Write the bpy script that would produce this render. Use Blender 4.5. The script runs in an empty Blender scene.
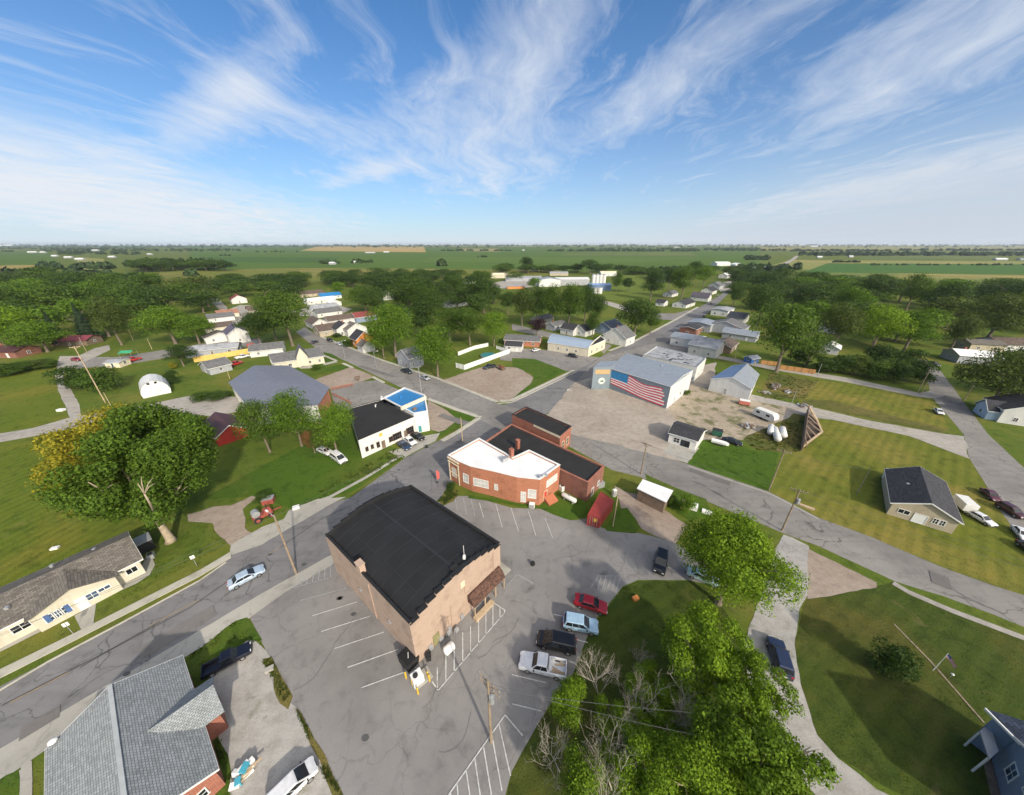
import bpy, bmesh, math, random
import numpy as np
from mathutils import Vector, Matrix, noise
from mathutils.geometry import tessellate_polygon
R = math.radians
rng = random.Random(7)
SC = bpy.context.scene
COL = SC.collection
# ------------------------------------------------------------------ survey: the camera of the photograph
CAM_H, FOC, HORIZ, PCX, PCY = 48.0, 336.0, 243.5, 512.0, 397.5
PITCH = math.atan((PCY - HORIZ) / FOC)
SP, CP = math.sin(PITCH), math.cos(PITCH)

def G(q, z=0.0):
    """point of the horizontal plane at height z that a sighting of the photograph falls on"""
    u, v = q[0] - PCX, PCY - q[1]
    t = (CAM_H - z) / (FOC * SP - v * CP)
    return Vector((u * t, (v * SP + FOC * CP) * t, z))

def HT(b, y):
    """height of a vertical line standing on ground point b whose top is seen in row y"""
    v = PCY - y
    return CAM_H - b[1] * (FOC * SP - v * CP) / (FOC * CP + v * SP)

def mk(ox, oy, s):
    return lambda x, y: (ox + x / s, oy + y / s)
A, B, C, D = mk(0, 235, 3.976), mk(256, 235, 3.976), mk(512, 235, 3.976), mk(768, 235, 3.976)
E, F, Gt, Ht = mk(0, 420, 3.976), mk(256, 420, 3.976), mk(512, 420, 3.976), mk(768, 420, 3.976)
I, J, K, L = mk(0, 595, 3.976), mk(256, 595, 3.976), mk(512, 595, 3.976), mk(768, 595, 3.976)
b0, b1, b2, b3, b5, b6, b7 = [mk(x, 330, 7.952) for x in (0, 128, 256, 384, 640, 768, 896)]
a0, a1, a2, a3, a4, a5, a6, a7 = [mk(x, 240, 7.952) for x in range(0, 1024, 128)]
M1 = mk(240, 540, 4.97); M2 = mk(380, 480, 3.975); M3 = mk(640, 380, 4.97); M4 = mk(840, 440, 4.967)
M5 = mk(0, 480, 4.415); M6 = mk(560, 340, 6.4); M7 = mk(430, 390, 5.3); M8 = mk(320, 370, 6.4)
N1 = mk(590, 355, 12.8); N2 = mk(200, 480, 6.623); N3 = mk(400, 600, 7.228); N4 = mk(200, 620, 4.546)
N5 = mk(920, 380, 9.846); N6 = mk(960, 460, 7.95); N7 = mk(560, 470, 6.4); N8 = mk(690, 570, 6.11)
Q1 = mk(580, 255, 5.12); Q2 = mk(220, 290, 6.4); Q3 = mk(200, 360, 6.827); Q4 = mk(500, 300, 7.314)
Q5 = mk(0, 640, 5.13); Q6 = mk(640, 290, 7.229); N9 = mk(940, 690, 7.571)

# ------------------------------------------------------------------ materials
MATS = {}
def nodes_of(name):
    m = bpy.data.materials.new(name); m.use_nodes = True
    nt = m.node_tree
    return m, nt, nt.nodes['Principled BSDF']
def ramp(nt, fac, stops):
    r = nt.nodes.new('ShaderNodeValToRGB')
    e = r.color_ramp.elements
    while len(e) < len(stops): e.new(0.5)
    for i, (p, c) in enumerate(stops):
        e[i].position = p; e[i].color = c if len(c) == 4 else (*c, 1)
    nt.links.new(fac, r.inputs[0])
    return r.outputs[0]
def mix(nt, fac, a, b, blend='MIX'):
    m = nt.nodes.new('ShaderNodeMix'); m.data_type = 'RGBA'; m.blend_type = blend
    for s, v in ((0, fac), (6, a), (7, b)):
        if hasattr(v, 'links'): nt.links.new(v, m.inputs[s])
        elif s == 0: m.inputs[0].default_value = v
        else: m.inputs[s].default_value = (*v, 1) if len(v) == 3 else v
    return m.outputs[2]
def math_(nt, op, a, b=None, clamp=False):
    m = nt.nodes.new('ShaderNodeMath'); m.operation = op; m.use_clamp = clamp
    for i, v in enumerate((a, b)):
        if v is None: continue
        if hasattr(v, 'links'): nt.links.new(v, m.inputs[i])
        else: m.inputs[i].default_value = v
    return m.outputs[0]
def pos(nt):
    return nt.nodes.new('ShaderNodeNewGeometry').outputs['Position']
def uvc(nt):
    return nt.nodes.new('ShaderNodeUVMap').outputs[0]
def nz(nt, vec, scale, detail=4, rough=.55, dist=0):
    n = nt.nodes.new('ShaderNodeTexNoise')
    n.inputs['Scale'].default_value = scale; n.inputs['Detail'].default_value = detail
    n.inputs['Roughness'].default_value = rough; n.inputs['Distortion'].default_value = dist
    nt.links.new(vec, n.inputs['Vector'])
    return n.outputs['Fac']
def stretch(nt, vec, scale=(1, 1, 1), rot=0, loc=(0, 0, 0)):
    m = nt.nodes.new('ShaderNodeMapping')
    m.inputs['Scale'].default_value = scale; m.inputs['Rotation'].default_value = (0, 0, rot); m.inputs['Location'].default_value = loc
    nt.links.new(vec, m.inputs['Vector'])
    return m.outputs[0]
def bump(nt, bs, h, strength=.3, dist=.05):
    b = nt.nodes.new('ShaderNodeBump'); b.inputs['Strength'].default_value = strength; b.inputs['Distance'].default_value = dist
    nt.links.new(h, b.inputs['Height']); nt.links.new(b.outputs[0], bs.inputs['Normal'])
def sc(c, k): return tuple(min(1, x * k) for x in c)

def plain(name, c, rough=.7, metal=0.0, var=.18, scale=.8, coat=0.0):
    if name in MATS: return MATS[name]
    m, nt, bs = nodes_of(name)
    p = pos(nt)
    n1 = nz(nt, p, scale, 5); n2 = nz(nt, p, scale * 9, 3)
    s = math_(nt, 'ADD', math_(nt, 'MULTIPLY', n1, .7), math_(nt, 'MULTIPLY', n2, .3))
    col = ramp(nt, s, [(.25, sc(c, 1 - var * 1.6)), (.5, c), (.78, sc(c, 1 + var))])
    nt.links.new(col, bs.inputs['Base Color'])
    bs.inputs['Roughness'].default_value = rough; bs.inputs['Metallic'].default_value = metal
    bs.inputs['Coat Weight'].default_value = coat
    MATS[name] = m
    return m
def asphalt(name, c, crack=.5, stain=.35, rot=0.0, streak=0.0):
    m, nt, bs = nodes_of(name)
    p = pos(nt)
    big = nz(nt, p, .06, 6, .62, .4); mid = nz(nt, p, .5, 6, .65, .3); fine = nz(nt, p, 9, 3, .7)
    col = ramp(nt, big, [(.3, sc(c, 1 - stain)), (.5, c), (.72, sc(c, 1 + stain * .8))])
    col = mix(nt, .6, col, ramp(nt, mid, [(.28, (.5, .5, .5)), (.47, (.96, .96, .96)), (.75, (1.0, 1.0, .98))]), 'MULTIPLY')
    col = mix(nt, .35, col, ramp(nt, fine, [(.3, (.6, .6, .6)), (.7, (1, 1, 1))]), 'MULTIPLY')
    if streak:
        sv = nz(nt, stretch(nt, p, (.03, .9, 1), rot), 1.0, 4, .6, .2)
        col = mix(nt, streak, col, ramp(nt, sv, [(.32, (.5, .5, .52)), (.55, (1, 1, 1))]), 'MULTIPLY')
    # cracks: thin distorted cell borders, present only in places
    wob = nt.nodes.new('ShaderNodeTexNoise'); wob.inputs['Scale'].default_value = .35; wob.inputs['Detail'].default_value = 4
    nt.links.new(p, wob.inputs['Vector'])
    off = nt.nodes.new('ShaderNodeVectorMath'); off.operation = 'MULTIPLY_ADD'
    nt.links.new(wob.outputs['Color'], off.inputs[0]); off.inputs[1].default_value = (4, 4, 0); nt.links.new(p, off.inputs[2])
    vo = nt.nodes.new('ShaderNodeTexVoronoi'); vo.feature = 'DISTANCE_TO_EDGE'; vo.inputs['Scale'].default_value = .19
    nt.links.new(off.outputs[0], vo.inputs['Vector'])
    line = ramp(nt, vo.outputs['Distance'], [(.004, (.32, .32, .33)), (.016, (1, 1, 1))])
    where = ramp(nt, nz(nt, p, .06, 3), [(.36, (0, 0, 0)), (.55, (1, 1, 1))])
    col = mix(nt, math_(nt, 'MULTIPLY', where, crack), col, mix(nt, 1.0, col, line, 'MULTIPLY'))
    # oil drips
    v2 = nt.nodes.new('ShaderNodeTexVoronoi'); v2.inputs['Scale'].default_value = .16
    nt.links.new(off.outputs[0], v2.inputs['Vector'])
    drip = ramp(nt, v2.outputs['Distance'], [(.03, (.45, .44, .44)), (.14, (1, 1, 1))])
    col = mix(nt, .6, col, drip, 'MULTIPLY')
    nt.links.new(col, bs.inputs['Base Color'])
    bs.inputs['Roughness'].default_value = .9
    bs.inputs['Specular IOR Level'].default_value = .25
    bump(nt, bs, fine, .35, .02)
    MATS[name] = m
    return m
def grass(name, c, dry, dryness=.5, stripes=None, far=False):
    m, nt, bs = nodes_of(name)
    p = pos(nt)
    big = nz(nt, p, .05 if not far else .004, 6, .6, .5); mid = nz(nt, p, .42, 6, .7, .3); fine = nz(nt, p, 5.5, 4, .75)
    lo, hi = .62 - .3 * dryness, .86 - .3 * dryness
    col = mix(nt, ramp(nt, big, [(lo, (0, 0, 0)), (hi, (1, 1, 1))]), c, dry)
    col = mix(nt, .85, col, ramp(nt, mid, [(.27, (.36, .42, .36)), (.5, (1, 1, 1)), (.74, (1.0, .88, .62))]), 'MULTIPLY')
    col = mix(nt, .75, col, ramp(nt, fine, [(.3, (.25, .3, .25)), (.52, (.95, .97, .9)), (.72, (1, .98, .8))]), 'MULTIPLY')
    vo = nt.nodes.new('ShaderNodeTexVoronoi'); vo.inputs['Scale'].default_value = .85
    nt.links.new(p, vo.inputs['Vector'])
    weed = math_(nt, 'MULTIPLY', ramp(nt, vo.outputs['Distance'], [(.12, (1, 1, 1)), (.3, (0, 0, 0))]), ramp(nt, nz(nt, p, .16, 3), [(.46, (0, 0, 0)), (.6, (1, 1, 1))]))
    col = mix(nt, math_(nt, 'MULTIPLY', weed, .55), col, sc(c, .55))
    if stripes is not None:
        w = nt.nodes.new('ShaderNodeTexWave'); w.inputs['Scale'].default_value = .16; w.inputs['Distortion'].default_value = 1.2; w.inputs['Detail'].default_value = 2; w.inputs['Detail Scale'].default_value = .4
        nt.links.new(stretch(nt, p, (1, 1, 1), stripes), w.inputs['Vector'])
        col = mix(nt, .5, col, ramp(nt, w.outputs['Fac'], [(.2, (.66, .74, .6)), (.8, (1, 1, .94))]), 'MULTIPLY')
    # worn, bare and clovery places with shapes of their own
    bare = math_(nt, 'MULTIPLY', ramp(nt, nz(nt, p, .21 if not far else .003, 7, .72, .8), [(.60, (0, 0, 0)), (.70, (1, 1, 1))]), .5)
    col = mix(nt, bare, col, mix(nt, .45, sc(dry, .95), (.17, .135, .075)))
    clov = math_(nt, 'MULTIPLY', ramp(nt, nz(nt, stretch(nt, p, (1, 1, 1), 0, (31, 17, 0)), .3 if not far else .005, 6, .7, .6), [(.57, (0, 0, 0)), (.66, (1, 1, 1))]), .45)
    col = mix(nt, clov, col, (c[0] * .55, c[1] * .72, c[2] * .8))
    if far:
        rows = nt.nodes.new('ShaderNodeTexWave'); rows.inputs['Scale'].default_value = .02; rows.inputs['Distortion'].default_value = .6
        nt.links.new(stretch(nt, p, (1, 1, 1), .75), rows.inputs['Vector'])
        col = mix(nt, .25, col, ramp(nt, rows.outputs['Fac'], [(.2, (.75, .8, .75)), (.8, (1, 1, 1))]), 'MULTIPLY')
    nt.links.new(col, bs.inputs['Base Color'])
    bs.inputs['Roughness'].default_value = .95; bs.inputs['Specular IOR Level'].default_value = .12
    bump(nt, bs, math_(nt, 'ADD', fine, mid), .8, .12)
    MATS[name] = m
    return m
def gravel(name, c, c2, weed=.0):
    m, nt, bs = nodes_of(name)
    p = pos(nt)
    big = nz(nt, p, .07, 6, .65, .6); mid = nz(nt, p, .7, 6, .7); fine = nz(nt, p, 14, 2, .8)
    col = mix(nt, ramp(nt, big, [(.35, (0, 0, 0)), (.65, (1, 1, 1))]), c, c2)
    col = mix(nt, .7, col, ramp(nt, mid, [(.28, (.6, .58, .55)), (.55, (1, 1, 1))]), 'MULTIPLY')
    col = mix(nt, .55, col, ramp(nt, fine, [(.3, (.5, .5, .5)), (.6, (1, 1, 1))]), 'MULTIPLY')
    tracks = nz(nt, stretch(nt, p, (.10, .42, 1), -.7), 1, 5, .6, 1.2)
    col = mix(nt, .28, col, ramp(nt, tracks, [(.38, (.72, .7, .68)), (.52, (1, 1, 1))]), 'MULTIPLY')
    if weed:
        w = math_(nt, 'MULTIPLY', ramp(nt, nz(nt, p, .22, 6, .7, .4), [(.62 - weed * .25, (0, 0, 0)), (.76 - weed * .25, (1, 1, 1))]), .85)
        col = mix(nt, w, col, (.075, .088, .022))
    nt.links.new(col, bs.inputs['Base Color']); bs.inputs['Roughness'].default_value = .95
    bs.inputs['Specular IOR Level'].default_value = .15
    bump(nt, bs, fine, .6, .05)
    MATS[name] = m
    return m
def brickwork(name, c, c2, mortar, w=.42, h=.16):
    m, nt, bs = nodes_of(name)
    u = uvc(nt); b = nt.nodes.new('ShaderNodeTexBrick')
    b.inputs['Scale'].default_value = 1; b.inputs['Brick Width'].default_value = w; b.inputs['Row Height'].default_value = h
    b.inputs['Mortar Size'].default_value = .012; b.inputs['Color1'].default_value = (*c, 1); b.inputs['Color2'].default_value = (*c2, 1); b.inputs['Mortar'].default_value = (*mortar, 1)
    nt.links.new(u, b.inputs['Vector'])
    col = mix(nt, .7, b.outputs['Color'], ramp(nt, nz(nt, pos(nt), .5, 6, .7), [(.28, (.55, .5, .48)), (.5, (1, 1, 1)), (.75, (1, .95, .92))]), 'MULTIPLY')
    nt.links.new(col, bs.inputs['Base Color']); bs.inputs['Roughness'].default_value = .88
    bump(nt, bs, b.outputs['Fac'], -.3, .02)
    MATS[name] = m
    return m
def siding(name, c, pitch=.22, vertical=False, rough=.6, metal=0.0, var=.12, bumpy=.5):
    m, nt, bs = nodes_of(name)
    s = nt.nodes.new('ShaderNodeSeparateXYZ'); nt.links.new(uvc(nt), s.inputs[0])
    t = math_(nt, 'FRACT', math_(nt, 'DIVIDE', s.outputs[0 if vertical else 1], pitch))
    shade = ramp(nt, t, [(0, (.5, .5, .5)), (.1, (1, 1, 1)), (1, (.93, .93, .93))])
    d = ramp(nt, nz(nt, stretch(nt, pos(nt), (1, 1, .25)), .7, 6, .7), [(.25, sc(c, 1 - var * 2)), (.52, c), (.75, sc(c, 1 + var * .5))])
    nt.links.new(mix(nt, .55, d, shade, 'MULTIPLY'), bs.inputs['Base Color'])
    bs.inputs['Roughness'].default_value = rough; bs.inputs['Metallic'].default_value = metal
    bump(nt, bs, t, bumpy, .03)
    MATS[name] = m
    return m
def shingle(name, c, var=.35, tab=.55, row=.3):
    m, nt, bs = nodes_of(name)
    b = nt.nodes.new('ShaderNodeTexBrick'); nt.links.new(uvc(nt), b.inputs['Vector'])
    b.inputs['Scale'].default_value = 1; b.inputs['Brick Width'].default_value = tab; b.inputs['Row Height'].default_value = row; b.inputs['Mortar Size'].default_value = .02
    b.inputs['Color1'].default_value = (*sc(c, 1 - var), 1); b.inputs['Color2'].default_value = (*sc(c, 1 + var), 1); b.inputs['Mortar'].default_value = (*sc(c, .35), 1)
    col = mix(nt, .6, b.outputs['Color'], ramp(nt, nz(nt, pos(nt), .35, 6, .7), [(.28, (.62, .62, .62)), (.5, (1, 1, 1)), (.75, (1, 1, 1))]), 'MULTIPLY')
    nt.links.new(col, bs.inputs['Base Color']); bs.inputs['Roughness'].default_value = .92
    bump(nt, bs, b.outputs['Fac'], -.4, .02)
    MATS[name] = m
    return m
def leafmat(name, c, c2, trans=.38):
    m, nt, bs = nodes_of(name)
    g = nt.nodes.new('ShaderNodeNewGeometry'); oi = nt.nodes.new('ShaderNodeObjectInfo')
    v = math_(nt, 'ADD', math_(nt, 'MULTIPLY', g.outputs['Random Per Island'], .7), math_(nt, 'MULTIPLY', oi.outputs['Random'], .3))
    col = ramp(nt, v, [(.05, sc(c, .55)), (.45, c), (.9, c2)])
    nt.links.new(col, bs.inputs['Base Color']); bs.inputs['Roughness'].default_value = .75; bs.inputs['Specular IOR Level'].default_value = .25
    t = nt.nodes.new('ShaderNodeBsdfTranslucent'); nt.links.new(mix(nt, 1, col, (1.0, 1.0, .55), 'MULTIPLY'), t.inputs['Color'])
    ms = nt.nodes.new('ShaderNodeMixShader'); ms.inputs[0].default_value = trans
    nt.links.new(bs.outputs[0], ms.inputs[1]); nt.links.new(t.outputs[0], ms.inputs[2])
    nt.links.new(ms.outputs[0], nt.nodes['Material Output'].inputs['Surface'])
    MATS[name] = m
    return m
def glassy(name, c=(.012, .015, .019), rough=.16):
    m, nt, bs = nodes_of(name)
    bs.inputs['Base Color'].default_value = (*c, 1); bs.inputs['Roughness'].default_value = rough
    bs.inputs['Specular IOR Level'].default_value = .45
    nt.links.new(ramp(nt, nz(nt, pos(nt), 1.3, 2), [(.3, sc(c, .5)), (.7, sc(c, 1.8))]), bs.inputs['Base Color'])
    MATS[name] = m
    return m
def paint(name, c, rough=.3, metal=.0):
    if name in MATS: return MATS[name]
    m, nt, bs = nodes_of(name)
    p = pos(nt)
    nt.links.new(ramp(nt, nz(nt, p, 2.2, 4, .6), [(.3, sc(c, .82)), (.6, c)]), bs.inputs['Base Color'])
    bs.inputs['Roughness'].default_value = rough; bs.inputs['Metallic'].default_value = metal; bs.inputs['Coat Weight'].default_value = .5; bs.inputs['Coat Roughness'].default_value = .12
    MATS[name] = m
    return m

# ------------------------------------------------------------------ mesh builder
class MB:
    def __init__(s): s.v = []; s.f = []
    def add(s, vs, fs):
        o = len(s.v); s.v += [Vector(x) for x in vs]; s.f += [tuple(i + o for i in f) for f in fs]; return s
    def quad(s, *p): return s.add(p, [tuple(range(len(p)))])
    def box(s, c, d, rz=0.0, rx=0.0, ry=0.0):
        hx, hy, hz = d[0] / 2, d[1] / 2, d[2] / 2
        M = Matrix.Rotation(rz, 3, 'Z') @ Matrix.Rotation(ry, 3, 'Y') @ Matrix.Rotation(rx, 3, 'X')
        vs = [Vector(c) + M @ Vector((x * hx, y * hy, z * hz)) for z in (-1, 1) for x, y in ((-1, -1), (1, -1), (1, 1), (-1, 1))]
        return s.add(vs, [(3, 2, 1, 0), (4, 5, 6, 7), (0, 1, 5, 4), (1, 2, 6, 5), (2, 3, 7, 6), (3, 0, 4, 7)])
    def beam(s, p0, p1, w, h):
        p0, p1 = Vector(p0), Vector(p1); d = p1 - p0
        t = d.normalized(); up = Vector((0, 0, 1)) if abs(t.z) < .95 else Vector((1, 0, 0))
        a = t.cross(up).normalized() * w / 2; b = a.cross(t).normalized() * h / 2
        vs = [q + i * a + j * b for q in (p0, p1) for i, j in ((-1, -1), (1, -1), (1, 1), (-1, 1))]
        return s.add(vs, [(3, 2, 1, 0), (4, 5, 6, 7), (0, 1, 5, 4), (1, 2, 6, 5), (2, 3, 7, 6), (3, 0, 4, 7)])
    def prism(s, poly, z0, z1, bottom=False):
        poly = ccw([(p[0], p[1]) for p in poly]); n = len(poly)
        o = len(s.v)
        s.v += [Vector((*p, z0)) for p in poly] + [Vector((*p, z1)) for p in poly]
        s.f += [(o + i, o + (i + 1) % n, o + n + (i + 1) % n, o + n + i) for i in range(n)]
        s.f += [tuple(o + n + i for i in t) for t in tess(poly)]
        if bottom: s.f += [tuple(o + i for i in t[::-1]) for t in tess(poly)]
        return s
    def walls(s, poly, z0, z1):
        poly = ccw([(p[0], p[1]) for p in poly]); n = len(poly)
        for i in range(n):
            a, b = poly[i], poly[(i + 1) % n]
            s.quad((*a, z0), (*b, z0), (*b, z1), (*a, z1))
        return s
    def tube(s, pts, rad, n=8, cap=True):
        pts = [Vector(p) for p in pts]
        if not hasattr(rad, '__len__'): rad = [rad] * len(pts)
        o = len(s.v); pa = None
        for i, p in enumerate(pts):
            t = (pts[min(i + 1, len(pts) - 1)] - pts[max(i - 1, 0)]).normalized()
            if pa is None:
                pa = t.orthogonal().normalized()
            a = (pa - t * pa.dot(t))
            a = a.normalized() if a.length > 1e-5 else t.orthogonal().normalized()
            pa = a; b = t.cross(a)
            s.v += [p + (a * math.cos(k * 2 * math.pi / n) + b * math.sin(k * 2 * math.pi / n)) * rad[i] for k in range(n)]
        for i in range(len(pts) - 1):
            for k in range(n):
                k2 = (k + 1) % n
                s.f.append((o + i * n + k, o + i * n + k2, o + (i + 1) * n + k2, o + (i + 1) * n + k))
        if cap:
            s.f.append(tuple(o + k for k in range(n))[::-1]); s.f.append(tuple(o + (len(pts) - 1) * n + k for k in range(n)))
        return s
    def cyl(s, c, r, h, n=16, r2=None):
        return s.tube([c, (c[0], c[1], c[2] + h)], [r, r if r2 is None else r2], n)
    def ball(s, c, r, n=10, m=6, sz=1.0):
        o = len(s.v); c = Vector(c)
        for j in range(m + 1):
            th = math.pi * j / m
            for k in range(n):
                ph = 2 * math.pi * k / n
                s.v.append(c + Vector((math.sin(th) * math.cos(ph) * r, math.sin(th) * math.sin(ph) * r, math.cos(th) * r * sz)))
        for j in range(m):
            for k in range(n):
                k2 = (k + 1) % n
                s.f.append((o + j * n + k, o + (j + 1) * n + k, o + (j + 1) * n + k2, o + j * n + k2))
        return s
    def build(s, name, mat, parent=None, world=False, bevel=0.0, smooth=False, origin=None):
        me = bpy.data.meshes.new(name)
        org = Vector((0, 0, 0))
        if world and parent is not None:
            r = parent
            while r is not None: org += Vector(r.location); r = r.parent
        if origin is not None: org = Vector(origin)
        me.from_pydata([v - org for v in s.v], [], s.f)
        if bevel:
            bm = bmesh.new(); bm.from_mesh(me)
            bmesh.ops.remove_doubles(bm, verts=bm.verts, dist=1e-4)
            bmesh.ops.bevel(bm, geom=[e for e in bm.edges if len(e.link_faces) == 2 and e.calc_face_angle(0) > .5], offset=bevel, segments=2, affect='EDGES', profile=.6, clamp_overlap=True)
            bm.to_mesh(me); bm.free()
        auto_uv(me)
        if smooth: me.polygons.foreach_set('use_smooth', [True] * len(me.polygons))
        me.materials.append(mat)
        o = bpy.data.objects.new(name, me); COL.objects.link(o)
        if parent is not None: o.parent = parent
        if origin is not None: o.location = origin
        return o
def ccw(p):
    a = sum(p[i][0] * p[(i + 1) % len(p)][1] - p[(i + 1) % len(p)][0] * p[i][1] for i in range(len(p)))
    return list(p) if a > 0 else list(p)[::-1]
def tess(poly):
    tr = tessellate_polygon([[Vector((x[0], x[1], 0)) for x in poly]])
    out = []
    for t in tr:
        a, b, c = (poly[i] for i in t)
        out.append(t if (b[0] - a[0]) * (c[1] - a[1]) - (b[1] - a[1]) * (c[0] - a[0]) > 0 else t[::-1])
    return out
def auto_uv(me):
    uv = me.uv_layers.new(name='UVMap')
    n = len(me.loops)
    if not n: return
    co = np.empty(len(me.vertices) * 3); me.vertices.foreach_get('co', co); co = co.reshape(-1, 3)
    nv = np.empty(len(me.polygons) * 3); me.polygons.foreach_get('normal', nv); nv = nv.reshape(-1, 3)
    li = np.empty(n, dtype=np.int32); me.loops.foreach_get('vertex_index', li)
    tot = np.empty(len(me.polygons), dtype=np.int32); me.polygons.foreach_get('loop_total', tot)
    pn = np.repeat(nv, tot, axis=0)
    t = np.stack([-pn[:, 1], pn[:, 0], np.zeros(n)], 1)
    l = np.linalg.norm(t, axis=1); flat = l < .02
    t[flat] = (1, 0, 0); l[flat] = 1; t /= l[:, None]
    b = np.cross(pn, t); b[flat] = (0, 1, 0)
    P = co[li]
    uv.data.foreach_set('uv', np.stack([(P * t).sum(1), (P * b).sum(1)], 1).ravel())
def thing(name, label, cat, loc=(0, 0, 0), rz=0.0, group=None):
    o = bpy.data.objects.new(name, None); COL.objects.link(o)
    o.empty_display_size = .5
    o.location = loc; o.rotation_euler = (0, 0, rz)
    return tag(o, label, cat, group)
def tag(o, label, cat, group=None):
    o['label'] = label; o['category'] = cat
    if group: o['group'] = group
    return o
def struct(o, kind='structure'):
    o['kind'] = kind; return o
def dup(root, loc=None, rz=None):
    c = root.copy(); COL.objects.link(c)
    def rec(src, dst):
        for ch in src.children:
            k = ch.copy(); COL.objects.link(k); k.parent = dst; rec(ch, k)
    rec(root, c)
    if loc is not None: c.location = loc
    if rz is not None: c.rotation_euler = (0, 0, rz)
    return c
def dist_cam(p): return math.hypot(p[0], p[1])
# ------------------------------------------------------------------ camera, sun, sky, haze
cam = bpy.data.objects.new('camera', bpy.data.cameras.new('camera')); COL.objects.link(cam)
cam.data.sensor_width = 36; cam.data.lens = FOC / 1024 * 36
cam.location = (0, 0, CAM_H); cam.rotation_euler = (math.pi / 2 - PITCH, 0, 0)
cam.data.clip_start = .5; cam.data.clip_end = 60000
SC.camera = cam
SUN_EL, SUN_DIR = 30.0, Vector((.54, -.84)).normalized()
sl = bpy.data.lights.new('sun', 'SUN'); sl.energy = 2.55; sl.angle = R(1.6); sl.color = (1, .90, .74)
sun = bpy.data.objects.new('sun', sl); COL.objects.link(sun)
tosun = Vector((SUN_DIR.x * math.cos(R(SUN_EL)), SUN_DIR.y * math.cos(R(SUN_EL)), math.sin(R(SUN_EL))))
sun.rotation_euler = tosun.to_track_quat('Z', 'Y').to_euler(); sun.location = (60, -80, 90)
w = bpy.data.worlds.new('World'); SC.world = w; w.use_nodes = True
nt = w.node_tree
bg = nt.nodes['Background']
sky = nt.nodes.new('ShaderNodeTexSky'); sky.sky_type = 'NISHITA'; sky.sun_disc = False
sky.sun_elevation = R(SUN_EL); sky.sun_rotation = math.atan2(SUN_DIR.x, SUN_DIR.y)
sky.altitude = 200; sky.air_density = 1.0; sky.dust_density = .6; sky.ozone_density = 2.0
tc = nt.nodes.new('ShaderNodeTexCoord').outputs['Generated']
sep = nt.nodes.new('ShaderNodeSeparateXYZ'); nt.links.new(tc, sep.inputs[0])
dz = math_(nt, 'ADD', math_(nt, 'MAXIMUM', sep.outputs[2], 0.0), .07)
cmb = nt.nodes.new('ShaderNodeCombineXYZ')
nt.links.new(math_(nt, 'DIVIDE', sep.outputs[0], dz), cmb.inputs[0]); nt.links.new(math_(nt, 'DIVIDE', sep.outputs[1], dz), cmb.inputs[1])
P = cmb.outputs[0]              # the cloud layer seen as a plane overhead
def blob(az, el, wa, we, tilt=0.0):
    """soft patch of sky round a compass bearing (degrees right of the view) and elevation"""
    c = Vector((math.sin(R(az)) * math.cos(R(el)), math.cos(R(az)) * math.cos(R(el)), math.sin(R(el))))
    e1 = Vector((math.cos(R(az)), -math.sin(R(az)), 0)); e2 = e1.cross(c).normalized()
    if e2.z < 0: e2 = -e2
    t1 = e1 * math.cos(R(tilt)) + e2 * math.sin(R(tilt)); t2 = e2 * math.cos(R(tilt)) - e1 * math.sin(R(tilt))
    def dot(v):
        d = nt.nodes.new('ShaderNodeVectorMath'); d.operation = 'DOT_PRODUCT'
        nt.links.new(tc, d.inputs[0]); d.inputs[1].default_value = v
        return d.outputs['Value']
    a = math_(nt, 'DIVIDE', dot(t1), math.sin(R(wa))); b = math_(nt, 'SUBTRACT', math_(nt, 'DIVIDE', dot(t2), math.sin(R(we))), c.dot(t2) / math.sin(R(we)))
    s = math_(nt, 'ADD', math_(nt, 'MULTIPLY', a, a), math_(nt, 'MULTIPLY', b, b))
    e = math_(nt, 'EXPONENT', math_(nt, 'MULTIPLY', s, -1.0))
    return math_(nt, 'MULTIPLY', e, math_(nt, 'GREATER_THAN', dot(c), 0.0))
# wisps drawn out along the wind, and finer feathering across them
wind = R(14)
warp = nt.nodes.new('ShaderNodeTexNoise'); warp.inputs['Scale'].default_value = .5; warp.inputs['Detail'].default_value = 3
nt.links.new(P, warp.inputs['Vector'])
wv = nt.nodes.new('ShaderNodeVectorMath'); wv.operation = 'MULTIPLY_ADD'
nt.links.new(warp.outputs['Color'], wv.inputs[0]); wv.inputs[1].default_value = (1.4, 1.4, 0); nt.links.new(P, wv.inputs[2])
W = wv.outputs[0]
streak = nz(nt, stretch(nt, W, (2.0, .26, 1), wind, (3.1, 1.7, 0)), 1.0, 9, .62, .35)
feather = nz(nt, stretch(nt, W, (3.6, 1.5, 1), wind + .6, (7, 2, 0)), 1.0, 9, .68, .5)
base = math_(nt, 'ADD', math_(nt, 'MULTIPLY', streak, .52), math_(nt, 'MULTIPLY', feather, .48))
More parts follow.
